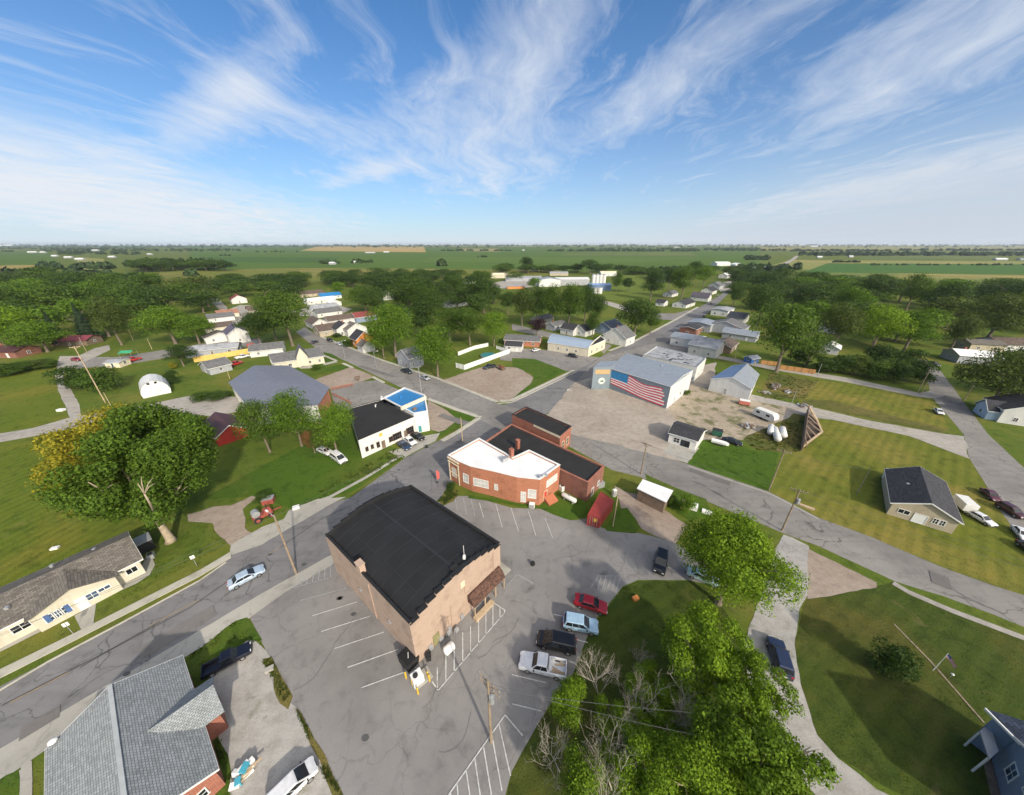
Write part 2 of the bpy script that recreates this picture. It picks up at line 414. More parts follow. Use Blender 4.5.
SKY_BLOBS = [  # bearing, elevation, half widths, tilt, weight
    (-56, 8, 20, 4.2, -12, .20), (-40, 5, 18, 4.0, -14, .15), (-36, 13, 9, 2.6, 24, .14), (-30, 17.5, 10, 2.2, 38, .15), (-27, 13.5, 11, 3.6, 8, .15), (-56, 19, 10, 3.4, 10, .18), (-21, 8.2, 8, 1.3, 15, .24), (-16, 12, 9, 3, 8, .08),
    (-4, 13, 11, 9, 60, .13), (3, 20, 12, 5, 40, .13), (17, 15, 18, 4.2, 26, .13), (41, 15, 15, 4.2, 20, .16), (47, 21, 10, 3, 22, .08), (46, 5.6, 22, 3.4, 13, .24), (38, 12, 20, 3, 18, .08), (-10, 18, 14, 3, 30, .08), (22, 20, 16, 3, 24, .10), (30, 3.5, 20, 2.4, 8, .16), (-7, 7, 12, 4, 10, .10),
    (-17, 23, 10, 7, 30, -.16), (24, 25, 14, 5, 20, -.10), (-44, 15, 8, 2.2, -12, -.10), (27, 9, 13, 3, 20, -.08), (-30, 24, 8, 3, 0, -.08)]
msk = None
for az, el, wa, we, ti, k in SKY_BLOBS:
    b_ = math_(nt, 'MULTIPLY', blob(az, el, wa, we, ti), k)
    msk = b_ if msk is None else math_(nt, 'ADD', msk, b_)
fine_w = nz(nt, stretch(nt, W, (9, 4, 1), wind + .5, (1, 5, 0)), 1.0, 6, .7, .4)
base = math_(nt, 'ADD', math_(nt, 'MULTIPLY', base, .84), math_(nt, 'MULTIPLY', fine_w, .16))
dens = math_(nt, 'ADD', base, math_(nt, 'SUBTRACT', math_(nt, 'MULTIPLY', msk, 1.15), -.006))
cov = ramp(nt, dens, [(.445, (0, 0, 0)), (.53, (.14, .14, .14)), (.66, (.42, .42, .42)), (.90, (.95, .95, .95))])
# milky air low over the fields
low = math_(nt, 'EXPONENT', math_(nt, 'MULTIPLY', math_(nt, 'MAXIMUM', sep.outputs[2], 0.0), -6.0))
cov = math_(nt, 'MAXIMUM', cov, math_(nt, 'MULTIPLY', low, .94), True)
thin = ramp(nt, nz(nt, stretch(nt, W, (4.5, 1.1, 1), wind - .25, (13, 4, 0)), 1.0, 9, .68, .5), [(.47, (0, 0, 0)), (.72, (.36, .36, .36))])
cov = math_(nt, 'MAXIMUM', math_(nt, 'MULTIPLY', cov, .9), math_(nt, 'ADD', math_(nt, 'MULTIPLY', cov, .62), thin), True)
# smooth veils: a white bank low on the left, lilac-grey cloud low on the right
lb = math_(nt, 'MULTIPLY', math_(nt, 'ADD', blob(-52, 5, 26, 7, -8), math_(nt, 'MULTIPLY', blob(-20, 2, 26, 4.5), .55)), math_(nt, 'ADD', .35, math_(nt, 'MULTIPLY', feather, 1.0)))
cov = math_(nt, 'MAXIMUM', cov, math_(nt, 'MULTIPLY', lb, 1.05), True)
rb = math_(nt, 'MULTIPLY', blob(50, 2.5, 30, 6.0, 8), math_(nt, 'ADD', .55, math_(nt, 'MULTIPLY', streak, .7)))
SKYK = {'tint': (.20, .66, 1.03), 'cloud': (6.3, 6.65, 7.2), 'strength': .066}
skyc = mix(nt, 1.0, sky.outputs[0], SKYK['tint'], 'MULTIPLY')
skyc = mix(nt, cov, skyc, SKYK['cloud'])
skyc = mix(nt, math_(nt, 'MULTIPLY', rb, .9, True), skyc, (4.7, 5.15, 5.9))
# bright cloud added out of view round the sun, behind the camera, as fill light
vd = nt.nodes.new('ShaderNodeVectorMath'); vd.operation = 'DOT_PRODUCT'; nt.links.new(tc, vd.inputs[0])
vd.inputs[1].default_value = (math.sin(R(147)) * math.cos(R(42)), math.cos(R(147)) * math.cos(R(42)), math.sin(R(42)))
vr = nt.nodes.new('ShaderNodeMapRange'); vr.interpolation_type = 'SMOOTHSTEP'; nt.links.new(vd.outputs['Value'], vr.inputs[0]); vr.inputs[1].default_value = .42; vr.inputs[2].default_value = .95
fill_glow = math_(nt, 'MULTIPLY', vr.outputs[0], math_(nt, 'ADD', .55, math_(nt, 'MULTIPLY', feather, .75)))
skyc = mix(nt, math_(nt, 'MULTIPLY', fill_glow, 1.0, True), skyc, (17, 16.4, 15.4))
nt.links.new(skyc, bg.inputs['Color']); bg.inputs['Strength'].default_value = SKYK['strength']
vs = SC.view_settings
vs.view_transform = 'Standard'; vs.look = 'None'; vs.exposure = .95; vs.gamma = 1; vs.use_curve_mapping = False
SC.render.engine = 'CYCLES'
SC.cycles.use_denoising = True
SC.cycles.max_bounces = 4; SC.cycles.transparent_max_bounces = 8; SC.cycles.volume_bounces = 0
SC.cycles.use_adaptive_sampling = True; SC.cycles.adaptive_threshold = .02
hz_m = bpy.data.materials.new('haze_air'); hz_m.use_nodes = True
hn = hz_m.node_tree; hn.nodes.remove(hn.nodes['Principled BSDF'])
pv = hn.nodes.new('ShaderNodeVolumePrincipled'); pv.inputs['Density'].default_value = .00005; pv.inputs['Color'].default_value = (.82, .9, 1, 1); pv.inputs['Anisotropy'].default_value = .2
hn.links.new(pv.outputs[0], hn.nodes['Material Output'].inputs['Volume'])
hb = MB(); hb.box((0, 0, 29.5), (26000, 26000, 61)); struct(hb.build('haze', hz_m), 'stuff')

# ------------------------------------------------------------------ materials of the place
m_ground = grass('meadow_grass', (.095, .135, .02), (.18, .165, .038), .5)
m_lush = grass('lush_lawn', (.062, .115, .014), (.11, .13, .025), .4)
m_dry = grass('dry_lawn', (.145, .16, .026), (.25, .20, .055), .6, stripes=.9)
m_coarse = grass('coarse_lawn', (.06, .085, .016), (.115, .10, .028), .6, stripes=1.1)  # darker, browner grass by its own colour
m_left = grass('mown_meadow', (.115, .15, .018), (.19, .175, .03), .55, stripes=.2)
m_rough = grass('rough_grass', (.085, .10, .025), (.19, .15, .055), .7)
m_road = asphalt('road_asphalt', (.185, .18, .183), .6, .28, R(-44), .3)
m_road2 = asphalt('street_asphalt', (.235, .222, .207), .8, .25, R(39), .25)
m_lot = asphalt('lot_asphalt', (.225, .215, .21), .3, .30)
m_conc = asphalt('concrete', (.36, .345, .31), .3, .2)
m_walk = asphalt('pale_concrete', (.42, .40, .34), .15, .2)
m_gravel = gravel('pale_gravel', (.325, .283, .24), (.41, .365, .31))
m_gravel_w = gravel('weedy_gravel', (.34, .285, .22), (.40, .34, .265), .5)
m_gravel_g = gravel('grey_gravel', (.31, .30, .285), (.42, .40, .375), .12)
m_gravel_b = gravel('brown_gravel', (.30, .235, .19), (.36, .30, .25))
m_path = gravel('path_gravel', (.33, .31, .285), (.40, .37, .33), .1)
m_line = plain('worn_white_paint', (.46, .46, .45), .8, 0, .4, 2.5)
m_linef = plain('faded_white_paint', (.29, .30, .31), .8, 0, .3, 2.5)
m_yline = plain('faded_yellow_paint', (.3, .22, .13), .8, 0, .3, 1.5)
m_patch = plain('tar_patch', (.07, .07, .072), .8, 0, .3)
m_white = siding('white_siding', (.60, .59, .56), .2)
m_cream = siding('cream_siding', (.58, .53, .42), .2)
m_whitep = plain('white_paint', (.62, .61, .58), .55, 0, .12, .9)
m_trim = plain('trim_white', (.68, .68, .66), .5, 0, .08, 1.5)
m_tan = brickwork('tan_block_wall', (.405, .30, .235), (.385, .28, .215), (.31, .235, .185), .8, .4)
m_tanlt = plain('tan_cap', (.42, .30, .23), .8, 0, .15)
m_black = plain('black_rubber_roof', (.0085, .009, .011), .85, 0, .7, .3)
m_black2 = plain('black_tar_roof', (.013, .0125, .013), .92, 0, .45, .35)
m_seam = plain('roof_seam', (.018, .019, .021), .6, 0, .2)
m_wroof = plain('white_membrane', (.70, .70, .70), .6, 0, .12, .3)
m_brick = brickwork('orange_brick', (.42, .145, .07), (.34, .105, .05), (.42, .30, .22))
m_brickd = brickwork('dark_red_brick', (.24, .085, .055), (.17, .06, .04), (.25, .19, .16))
m_brickl = brickwork('red_brick', (.33, .10, .055), (.26, .075, .045), (.32, .24, .2))
m_blueroof = siding('blue_metal_roof', (.03, .19, .44), .5, True, .45, .1, .15, .3)
m_metalroof = siding('grey_blue_metal_roof', (.26, .29, .33), .6, True, .45, .15, .12, .35)
m_metalwall = siding('grey_blue_metal_wall', (.21, .26, .29), .3, True, .5, .1, .12, .4)
m_whitemetal = siding('white_metal_wall', (.62, .62, .61), .3, True, .5, .05, .1, .35)
m_greyroof = siding('slate_grey_metal_roof', (.17, .175, .21), .55, True, .5, .1, .14, .3)
m_flatgrey = plain('patched_grey_roof', (.27, .28, .30), .85, 0, .45, .35)
m_sh_grey = shingle('grey_shingle', (.13, .13, .135)); m_sh_dark = shingle('charcoal_shingle', (.035, .035, .042)); m_sh_brown = shingle('brown_shingle', (.11, .08, .066))
m_sh_lt = shingle('light_grey_shingle', (.25, .27, .28), .2, .28, .2); m_sh_tan = shingle('taupe_shingle', (.135, .12, .105), .3)
m_sh_blue = shingle('slate_blue_shingle', (.06, .075, .11)); m_sh_red = shingle('red_roofing', (.22, .05, .05))
m_maroon = siding('maroon_metal', (.075, .03, .034), .4, True, .6)
m_redp = plain('red_paint', (.42, .035, .025), .6, 0, .2); m_orange = plain('orange_paint', (.62, .22, .05), .6, 0, .2)
m_bluesiding = siding('blue_grey_siding', (.20, .26, .36), .2); m_greysiding = siding('grey_siding', (.34, .35, .37), .2)
m_tansiding = siding('tan_siding', (.42, .36, .26), .2)
m_wood = plain('weathered_wood', (.17, .12, .085), .85, 0, .4, 1.5); m_woodlt = plain('pale_timber', (.42, .31, .20), .8, 0, .3, 1.2)
m_woodor = siding('orange_board', (.48, .24, .08), .3, True, .8)
m_pole = plain('pole_timber', (.25, .19, .13), .9, 0, .35, 2.0); m_steel = plain('galvanised_steel', (.42, .43, .44), .45, .5, .12)
m_wire = plain('dark_wire', (.09, .09, .095), .6); m_ytrim = plain('safety_yellow', (.62, .40, .04), .5, 0, .2)
m_glass = glassy('window_glass'); m_glassb = glassy('blue_window_glass', (.05, .08, .13)); m_boarded = plain('olive_board', (.22, .20, .09), .8)
m_cream_c = plain('cream_stone', (.66, .58, .42), .7, 0, .15)
m_tyre = plain('tyre_rubber', (.018, .018, .018), .9); m_rim = plain('wheel_rim', (.4, .4, .41), .35, .7); m_under = plain('black_trim', (.02, .02, .021), .7)
m_lamp = plain('lamp_lens', (.8, .8, .78), .2); m_tail = plain('tail_lens', (.35, .015, .012), .25)
m_bark = plain('grey_bark', (.16, .125, .095), .95, 0, .4, 2.0); m_barklt = plain('pale_bark', (.33, .265, .185), .9, 0, .35, 1.5); m_twig = plain('pale_twig', (.34, .30, .25), .9, 0, .25, 2)
LEAF = {'dark': leafmat('leaf_dark', (.04, .08, .013), (.075, .125, .02)), 'great': leafmat('leaf_great', (.075, .14, .013), (.135, .215, .02)), 'mid': leafmat('leaf_mid', (.058, .11, .013), (.105, .17, .02)),
        'bright': leafmat('leaf_bright', (.09, .175, .013), (.165, .26, .02)), 'lime': leafmat('leaf_lime', (.125, .215, .012), (.235, .35, .018)),
        'olive': leafmat('leaf_olive', (.065, .10, .018), (.125, .165, .03)), 'yellow': leafmat('leaf_yellow', (.20, .20, .016), (.37, .31, .025)),
        'purple': leafmat('leaf_purple', (.025, .012, .018), (.05, .022, .028)), 'brown': leafmat('leaf_brown', (.16, .085, .03), (.27, .14, .05)),
        'blue': leafmat('leaf_needle', (.022, .045, .022), (.04, .07, .03)), 'far': leafmat('leaf_far', (.035, .065, .02), (.06, .095, .03), .2)}
# ------------------------------------------------------------------ ground, fields, roads
bm = bmesh.new(); bmesh.ops.create_circle(bm, cap_ends=True, cap_tris=True, radius=12900, segments=96)
me = bpy.data.meshes.new('ground'); bm.to_mesh(me); bm.free(); me.materials.append(m_ground)
g_ = bpy.data.objects.new('ground', me); COL.objects.link(g_); struct(g_)
LEVEL = [0.004]
def nextz(step=.001):
    LEVEL[0] += step; return LEVEL[0]
PAVED = []
def inside_poly(p, poly):
    c = False; n = len(poly)
    for i in range(n):
        a, b = poly[i], poly[i - 1]
        if (a[1] > p[1]) != (b[1] > p[1]) and p[0] < (b[0] - a[0]) * (p[1] - a[1]) / (b[1] - a[1]) + a[0]: c = not c
    return c
def ragged(pts, jit, step):
    out = []
    n = len(pts)
    for i in range(n):
        a, b = Vector(pts[i][:2]), Vector(pts[(i + 1) % n][:2])
        d = (b - a).length; st = step * max(1, dist_cam((a + b) / 2) / 60); k = max(1, min(80, int(d / st)))
        for j in range(k):
            p = a.lerp(b, j / k)
            if jit:
                s = Vector((p.x * .55, p.y * .55, 3.3)); s2 = Vector((p.x * .13, p.y * .13, 9.1))
                p = p + Vector((noise.noise(s) * jit + noise.noise(s2) * jit, noise.noise(s + Vector((17, 5, 2))) * jit + noise.noise(s2 + Vector((7, 5, 2))) * jit))
            out.append((p.x, p.y))
    return out
def patch(name, px, mat, jit=.0, step=1.0, kind='structure', z=None, raise_=0.0, world=False):
    pts = [(p[0], p[1]) if world else tuple(G(p)[:2]) for p in px]
    pts = ragged(pts, jit, step); pts = ccw(pts)
    if z is None and not raise_: z = nextz()
    if name in ('main_road', 'cross_street', 'parking_lot', 'right_road'): PAVED.append(pts)
    m = MB()
    if raise_: m.prism(pts, .0, raise_)
    else: m.add([(x, y, z) for x, y in pts], tess(pts))
    return struct(m.build(name, mat), kind)
def ribbon(name, px, width, mat, jit=0, raise_=0.0, z=None, world=False):
    """a strip of even width along a line"""
    c = [Vector(p[:2]) if world else Vector(G(p)[:2]) for p in px]
    l, r = [], []
    for i, p in enumerate(c):
        t = (c[min(i + 1, len(c) - 1)] - c[max(i - 1, 0)]).normalized(); n = Vector((-t.y, t.x)) * width / 2
        l.append(p + n); r.append(p - n)
    return patch(name, l + r[::-1], mat, jit, 1.0, z=z, raise_=raise_, world=True)

# far fields, from the horizon inwards: level sheets, a little apart
FZ = [.02]
def field(name, px, c, dry, dr=.4):
    FZ[0] += .012
    k = 'crop_%s' % '_'.join('%02d' % int(x * 255) for x in c)
    m = MATS.get(k) or grass(k, c, dry, dr, far=True)
    return patch(name, px, m, 0, 60, z=FZ[0])
green, green2, olive, wheat, pale = (.085, .145, .022), (.07, .125, .024), (.16, .17, .035), (.44, .30, .13), (.24, .24, .08)
def fy(x0, x1, y0, y1, sk=0): return [(x0, y1), (x1, y1 + sk), (x1, y0 + sk), (x0, y0)]
field('stubble_field', fy(380, 1100, 245.4, 246.4), pale, wheat)
field('crop_field', fy(-80, 330, 245.6, 247.6), green2, green)
field('crop_field', fy(700, 1120, 247.0, 250), pale, olive)
field('crop_field', fy(190, 760, 247, 270.5), green, green2)
field('wheat_field', [(300, 250.8), (426, 252.3), (424, 247), (318, 246.4)], wheat, pale)
field('wheat_field', [(455, 251), (500, 251.6), (498, 248.6), (462, 248.6)], (.3, .25, .13), pale)
field('crop_field', [(-60, 266), (60, 266), (50, 252), (-60, 251)], green, olive)
field('stubble_field', [(-30, 273), (52, 272), (48, 265), (-30, 265)], olive, wheat)
field('meadow', [(80, 273), (108, 272), (104, 259), (76, 257)], pale, wheat)
field('stubble_field', [(150, 296), (215, 292), (330, 281), (560, 276), (560, 270), (330, 268), (250, 269), (160, 272)], olive, (.2, .19, .05))
field('meadow', [(155, 296), (216, 294), (212, 276), (160, 273)], (.16, .165, .04), wheat)
field('crop_field', [(760, 269), (1150, 276), (1150, 262), (790, 260)], pale, olive)
field('crop_field', [(800, 273.5), (1160, 278), (1160, 265), (828, 263.2)], (.06, .135, .025), green)
field('stubble_field', [(800, 292), (1150, 300), (1150, 276.6), (830, 272.6)], (.15, .185, .045), wheat)
field('crop_field', [(420, 262), (640, 262.5), (700, 258), (430, 257)], (.10, .16, .03), green)
field('stubble_field', [(560, 255.5), (700, 256), (690, 253), (570, 252.6)], (.12, .15, .04), pale)
field('crop_field', [(190, 262), (330, 263), (340, 257.5), (200, 257)], (.06, .115, .022), green)
field('crop_field', [(860, 259.5), (1010, 260), (1000, 255.5), (870, 255)], (.13, .16, .045), green2)
field('meadow', [(596, 300), (640, 302), (700, 275), (640, 270), (600, 285)], (.13, .17, .03), olive)
ribbon('far_road', [(783, 265), (793, 259.5), (797, 256)], 12, m_path, z=.3)
ribbon('far_road', [(690, 250.5), (720, 251), (900, 252)], 9, m_path, z=.31)

# lawns
patch('lawn', [(688, 464), (701, 440), (742, 447), (760, 452), (780, 448), (770, 492), (740, 481)], m_lush, .25)
patch('lawn', [(770, 492), (790, 430), (800, 412), (820, 419), (872, 424), (909, 436), (969, 459), (989, 491), (1003, 514), (1026, 546), (1030, 596), (994, 586), (944, 567), (873, 538), (818, 517)], m_dry, .3)
patch('lawn', [(796, 405), (818, 381), (865, 384), (919, 396), (931, 398), (950, 430), (940, 434), (872, 420)], m_dry, .3)
patch('rough_verge', [(760, 398), (770, 372), (818, 381), (800, 404), (872, 419), (940, 433), (950, 430), (905, 419), (830, 400)], m_rough, .4)
patch('rough_verge', [(742, 440), (772, 425), (800, 409), (806, 419), (801, 452), (775, 452), (757, 450)], m_rough, .4)
patch('lawn', [(808, 594), (872, 588), (893, 583), (949, 609), (1030, 640), (1100, 760), (1000, 850), (900, 795), (838, 757), (818, 736), (800, 683), (794, 645)], m_coarse, .25)
patch('lawn', [(596, 622), (622, 587), (638, 581), (690, 581), (710, 590), (745, 640), (745, 700), (782, 762), (830, 820), (500, 830), (512, 771), (545, 712), (572, 676)], m_coarse, .2)
patch('meadow', [(-30, 378), (55, 368), (58, 390), (68, 416), (33, 428), (-30, 440)], m_left, .3)
patch('meadow', [(-60, 446), (48, 434), (85, 425), (140, 470), (170, 530), (120, 545), (60, 570), (0, 590), (-80, 610)], m_left, .3)
patch('lawn', [(200, 500), (256, 470), (310, 440), (350, 430), (400, 450), (406, 457), (352, 492), (318, 499), (290, 508), (256, 497)], m_lush, .3)

# asphalt
patch('main_road', [(-120, 745), (-20, 697), (49, 660.5), (200, 580), (231, 556), (300, 513), (352, 497), (406, 457.5), (428, 446), (440, 440), (480, 417), (512, 401), (577, 370), (607.5, 353), (632.7, 343), (673, 322), (698, 308), (720.7, 295), (727, 288), (732, 290), (722, 300), (705, 315.5), (685, 331), (662, 343), (640, 349), (597, 363), (576, 383), (550, 412), (520, 425), (500, 440), (470, 470), (449, 484), (440, 499), (345, 549), (329, 556), (256, 600), (128, 673), (0, 752), (-110, 820)], m_road, .08)
patch('cross_street', [(305, 327), (317.6, 336), (384, 362), (439, 380), (497, 403), (530, 412), (575, 430), (610, 440), (686, 463.5), (768.8, 491.7), (818, 517.5), (873.6, 538), (944, 568), (994, 586), (1060, 606), (1060, 640), (1024, 627), (994, 615), (944, 596.5), (894, 581), (818, 546), (783, 533), (706, 501), (672, 490), (640, 477), (612, 470), (570, 447), (520, 440), (481, 420), (428, 400.5), (384, 379.5), (354, 365), (338, 357.5), (318, 350), (296, 332)], m_road2, .08)
patch('right_road', [(913, 358), (924, 366), (931, 396), (943, 410), (964, 435), (969, 458), (989, 490), (1002, 513), (1026, 546), (1060, 570), (1060, 500), (1024, 468), (989, 435), (966.6, 406), (941.5, 372), (926, 360)], m_road2, .1)
patch('parking_lot', [(250, 618), (286, 592), (329, 562), (380, 530), (440, 500), (449, 503), (458, 496), (470, 496), (512, 508), (540, 509), (572, 520.6), (590, 518), (602.5, 528), (638, 533), (653, 536), (675, 543), (700, 556), (760, 575), (750, 590), (705, 584), (688, 580), (638, 580), (622.6, 586), (595, 620), (572, 675), (545, 711), (512, 771), (490, 850), (372, 850), (341.5, 795), (299, 718), (289, 703), (271, 660)], m_lot, .1)
patch('side_street', [(-20, 446), (48, 433.5), (85, 425), (128, 416), (176, 413), (208, 416), (246, 411), (236, 397), (196, 394.5), (150, 404), (130, 408.5), (68, 418), (33, 428), (-20, 437)], m_path, .2)
patch('side_street', [(70, 369), (120, 365.5), (175, 356.5), (200, 353), (242, 347.5), (262, 344), (262, 339), (240, 338), (216, 341), (188, 346), (118, 357), (85, 357)], m_road2, .15)
patch('track', [(60, 356), (57, 364), (55, 376), (58, 390), (70.4, 418), (82, 416), (78, 402), (70.4, 389), (64, 384), (63, 373), (70, 368), (85, 362), (110, 350), (109, 345), (95, 348), (78, 356)], m_path, .2)
patch('back_street', [(512, 324), (565, 335.5), (612, 345), (604, 354), (590, 340), (560, 340), (512, 330)], m_road2, .2)
patch('back_street', [(596, 301), (622, 310), (640, 315), (640, 311), (618, 304), (600, 299)], m_path, .2)
patch('side_street', [(653, 313), (675, 313.5), (700, 307), (690, 313), (677, 320.5), (654, 319)], m_road2, .2)
patch('yard_apron', [(500, 347), (545, 350), (600, 357.5), (607, 353.5), (577, 370.5), (545, 372), (520, 362), (500, 360)], m_road2, .2)
patch('car_park', [(330, 388), (360, 382), (374, 379), (402, 391), (380, 400), (352, 410), (335, 410)], m_road2, .2)
patch('lane', [(700, 355), (715, 358), (768, 369), (850, 383), (919, 397), (931, 398.5), (945, 396), (930, 391), (919, 393), (850, 378), (768, 365.3), (716, 355)], m_path, .25)
patch('gravel_lane', [(740, 392), (768, 398), (818, 408.6), (873, 421), (944, 434), (964, 436), (969, 459), (909, 436), (833, 420), (816, 418), (768, 408), (740, 402)], m_path, .4)
patch('road_edge', [(570, 386), (577, 381), (590, 366), (600, 358), (641, 347), (664, 341), (690, 330), (700, 330), (690, 350), (670, 360), (610, 392), (592, 392)], m_road2, .1)
patch('gravel_lot', [(519, 424), (530, 421), (548, 414), (575, 382), (590, 378), (610, 380), (665, 405), (690, 380), (700, 366), (716, 362), (713, 391), (745, 399), (800, 409), (792, 416), (772, 425), (745, 438), (701, 440), (688, 464), (640, 451), (600, 441), (568, 433), (540, 436)], m_gravel, .5)
patch('gravel_yard', [(668, 412), (690, 384), (712, 391), (745, 399), (790, 408), (778, 420), (757, 431), (742, 440), (712, 440), (690, 432)], m_gravel_w, .5)
patch('garage_apron', [(663, 452), (672, 440), (699, 448), (687, 463.5)], m_conc, .1)
patch('gravel_lot', [(440, 381), (485, 366), (520, 368), (534, 378), (527, 390), (511, 400), (497, 402)], m_gravel_b, .4)
patch('lawn', [(512, 358), (535, 359), (566, 371), (511, 399.5), (534, 381), (532, 374), (512, 366)], m_lush, .2)
patch('brown_lot', [(305, 383), (352, 367), (376, 377), (360, 382), (330, 389)], m_gravel_b, .4)
patch('corner_lot', [(428, 400.5), (454, 414), (462, 420), (442, 433), (431, 430), (425, 415)], m_gravel_b, .3)
patch('lawn', [(444, 408), (478, 417), (468, 424), (442, 437), (432, 434), (445, 430), (458, 420)], m_lush, .15)
patch('gravel_drive', [(783, 534), (800, 541), (809, 546), (807, 594), (796, 622), (801, 607), (794, 645), (800, 683), (818, 736), (838, 758), (876, 789), (894, 797), (930, 830), (870, 860), (830, 810), (782, 762), (745, 702), (745, 640), (760, 600), (772, 556)], m_gravel_g, .3)
patch('gravel_pad', [(808, 549), (878, 583), (878, 588), (850, 592), (807, 599)], m_gravel_b, .25)
patch('gravel_lane', [N7(400, 270), N7(345, 100), N7(440, 150), N7(520, 160), N7(700, 270), N7(820, 360), N7(740, 470), N7(640, 430), N7(520, 380), N7(480, 300)], m_gravel_b, .3)
patch('gravel_drive', [(213, 655), (245, 640), (262, 645), (272, 662), (289, 703), (299, 718), (341, 797), (360, 850), (240, 860), (226, 780), (215, 730), (206, 690)], m_gravel_g, .4)
patch('gravel_drive', [(188, 515), (212, 508), (232, 505), (253, 496), (257, 498), (240, 511), (244, 528), (251, 534), (231, 546), (221, 537), (213, 523), (188, 522)], m_gravel_b, .5)
patch('concrete_apron', [(229, 556), (231, 545), (262, 527), (284, 519), (289, 510.5), (318, 499), (346, 497), (330, 505), (292, 527), (262, 545)], m_conc, .12)
patch('concrete_apron', [(388, 452), (406, 447), (419, 437), (440, 433), (436, 441), (420, 449), (404, 458)], m_conc, .12)
patch('road_shoulder', [(-110, 822), (0, 749), (128, 673), (256, 597), (329, 556), (345, 549), (360, 542), (329, 567), (286, 592), (250, 618), (180, 660), (90, 720), (0, 782), (-90, 850)], m_conc, .06)
patch('front_walk', [M5(330, 600), M5(425, 545), M5(415, 640), M5(360, 660)], m_conc, .05)
patch('front_walk', [M5(500, 480), M5(560, 440), M5(625, 390), M5(640, 345), M5(675, 350), M5(685, 375), M5(660, 420), M5(600, 460), M5(520, 495)], m_conc, .05)
patch('front_walk', [M5(0, 700), M5(60, 690), M5(200, 635), M5(210, 655), M5(100, 710), M5(0, 760)], m_conc, .05)
patch('house_walk', [Q5(40, 690), Q5(110, 665), Q5(110, 620), Q5(165, 620), Q5(165, 860), Q5(100, 860), Q5(90, 720)], m_conc, .04)
patch('verge', [Q5(-60, 760), Q5(40, 690), Q5(105, 665), Q5(95, 860), Q5(-60, 860)], m_lush, .1)
patch('verge', [(181, 661), (236, 621), (247, 617), (262, 640), (245, 642), (214, 668), (200, 690)], m_lush, .3)
patch('weed_strip', [J(20, 260), J(60, 250), J(100, 330), J(140, 400), J(120, 460), J(90, 430), J(60, 330)], m_rough, .3)
patch('weed_strip', [J(155, 450), J(180, 480), J(330, 760), J(400, 900), J(350, 900), J(280, 740), J(200, 560)], m_rough, .22)
patch('verge', [N4(20, 520), N4(70, 510), N4(130, 610), N4(150, 690), N4(140, 900), N4(60, 900), N4(55, 700)], m_lush, .2)
patch('lot_island', [N7(380, 250), N7(430, 245), N7(480, 310), N7(510, 370), N7(480, 405), N7(300, 390), N7(285, 370), N7(345, 290)], m_lush, .1, raise_=.1)
patch('lawn', [M7(575, 625), M7(640, 560), M7(690, 540), M7(830, 590), M7(840, 660), M7(745, 692), M7(650, 660)], m_lush, .12)
patch('verge', [M7(200, 572), M7(560, 632), M7(575, 618), M7(210, 558)], m_lush, .1)
patch('weed_bed', [M7(45, 590), M7(100, 520), M7(160, 545), M7(130, 590), M7(70, 612)], m_rough, .2)
patch('verge', [(645, 474), (672, 486), (706, 499), (712, 515), (690, 522), (676, 510), (661, 505), (664, 495), (648, 486)], m_lush, .2)
# kerbed pavements
KERB = .13
patch('pavement', [(-40, 694), (-40, 688), (0, 670), (75, 633.5), (200, 570.5), (231, 552), (231, 558), (200, 576.5), (75, 640.5), (0, 678.5)], m_walk, 0, raise_=KERB)
ribbon('kerb', [(0, 690.5), (49, 661.5), (120, 624), (200, 580.5), (226, 562.5)], .22, m_walk, raise_=KERB)
ribbon('pavement', [(300, 507), (330, 497), (365, 478), (402, 455)], .8, m_conc, raise_=.06)
ribbon('pavement', [(442, 441), (458, 432), (479, 418)], 1.4, m_walk, raise_=KERB)
ribbon('pavement', [(428, 399), (455, 409), (480, 417.5)], 1.4, m_walk, raise_=KERB)
ribbon('kerb', [(498, 403.5), (512, 402.5), (577, 371.5)], .5, m_walk, raise_=KERB)
ribbon('pavement', [(500, 401.2), (511, 400.6), (574, 370.3)], 1.3, m_walk, raise_=KERB)
ribbon('pavement', [(318, 335.5), (384, 361), (439, 379), (497, 402)], 1.3, m_walk, raise_=KERB)
ribbon('pavement', [(609, 351), (634, 341.5), (673, 321), (698, 307)], 1.5, m_walk, raise_=KERB)
ribbon('pavement', [b2(530, 200), b2(640, 245)], 1.2, m_walk, raise_=KERB)
ribbon('pavement', [b2(690, 265), b2(770, 300)], 1.2, m_walk, raise_=KERB)
ribbon('pavement', [b2(930, 375), b2(1018, 420)], 1.2, m_walk, raise_=KERB)
ribbon('pavement', [(893, 583), (909, 592.5), (952, 611), (1026, 639)], 1.0, m_path)
ribbon('kerb', [(688, 466), (769, 493.5), (818, 519)], .35, m_conc, raise_=.08)
ribbon('brick_path', [(893.7, 624), (930, 661), (984, 723)], .2, plain('path_brick', (.23, .185, .13), .9, 0, .5, 3))
ribbon('front_walk', [b2(535, 275), b2(640, 250)], 3.0, m_conc)
patch('lawn', [b2(270, 290), b2(540, 225), b2(620, 240), b2(530, 270), b2(560, 300), b2(680, 270), b2(735, 300), b2(440, 372), b2(400, 350)], m_lush, .1)
patch('lawn', [b2(530, 175), b2(600, 190), b2(655, 220), b2(620, 235), b2(540, 200)], m_lush, .05)
patch('lawn', [b2(840, 410), b2(935, 380), b2(1018, 415), b2(960, 400), b2(880, 408)], m_lush, .05)
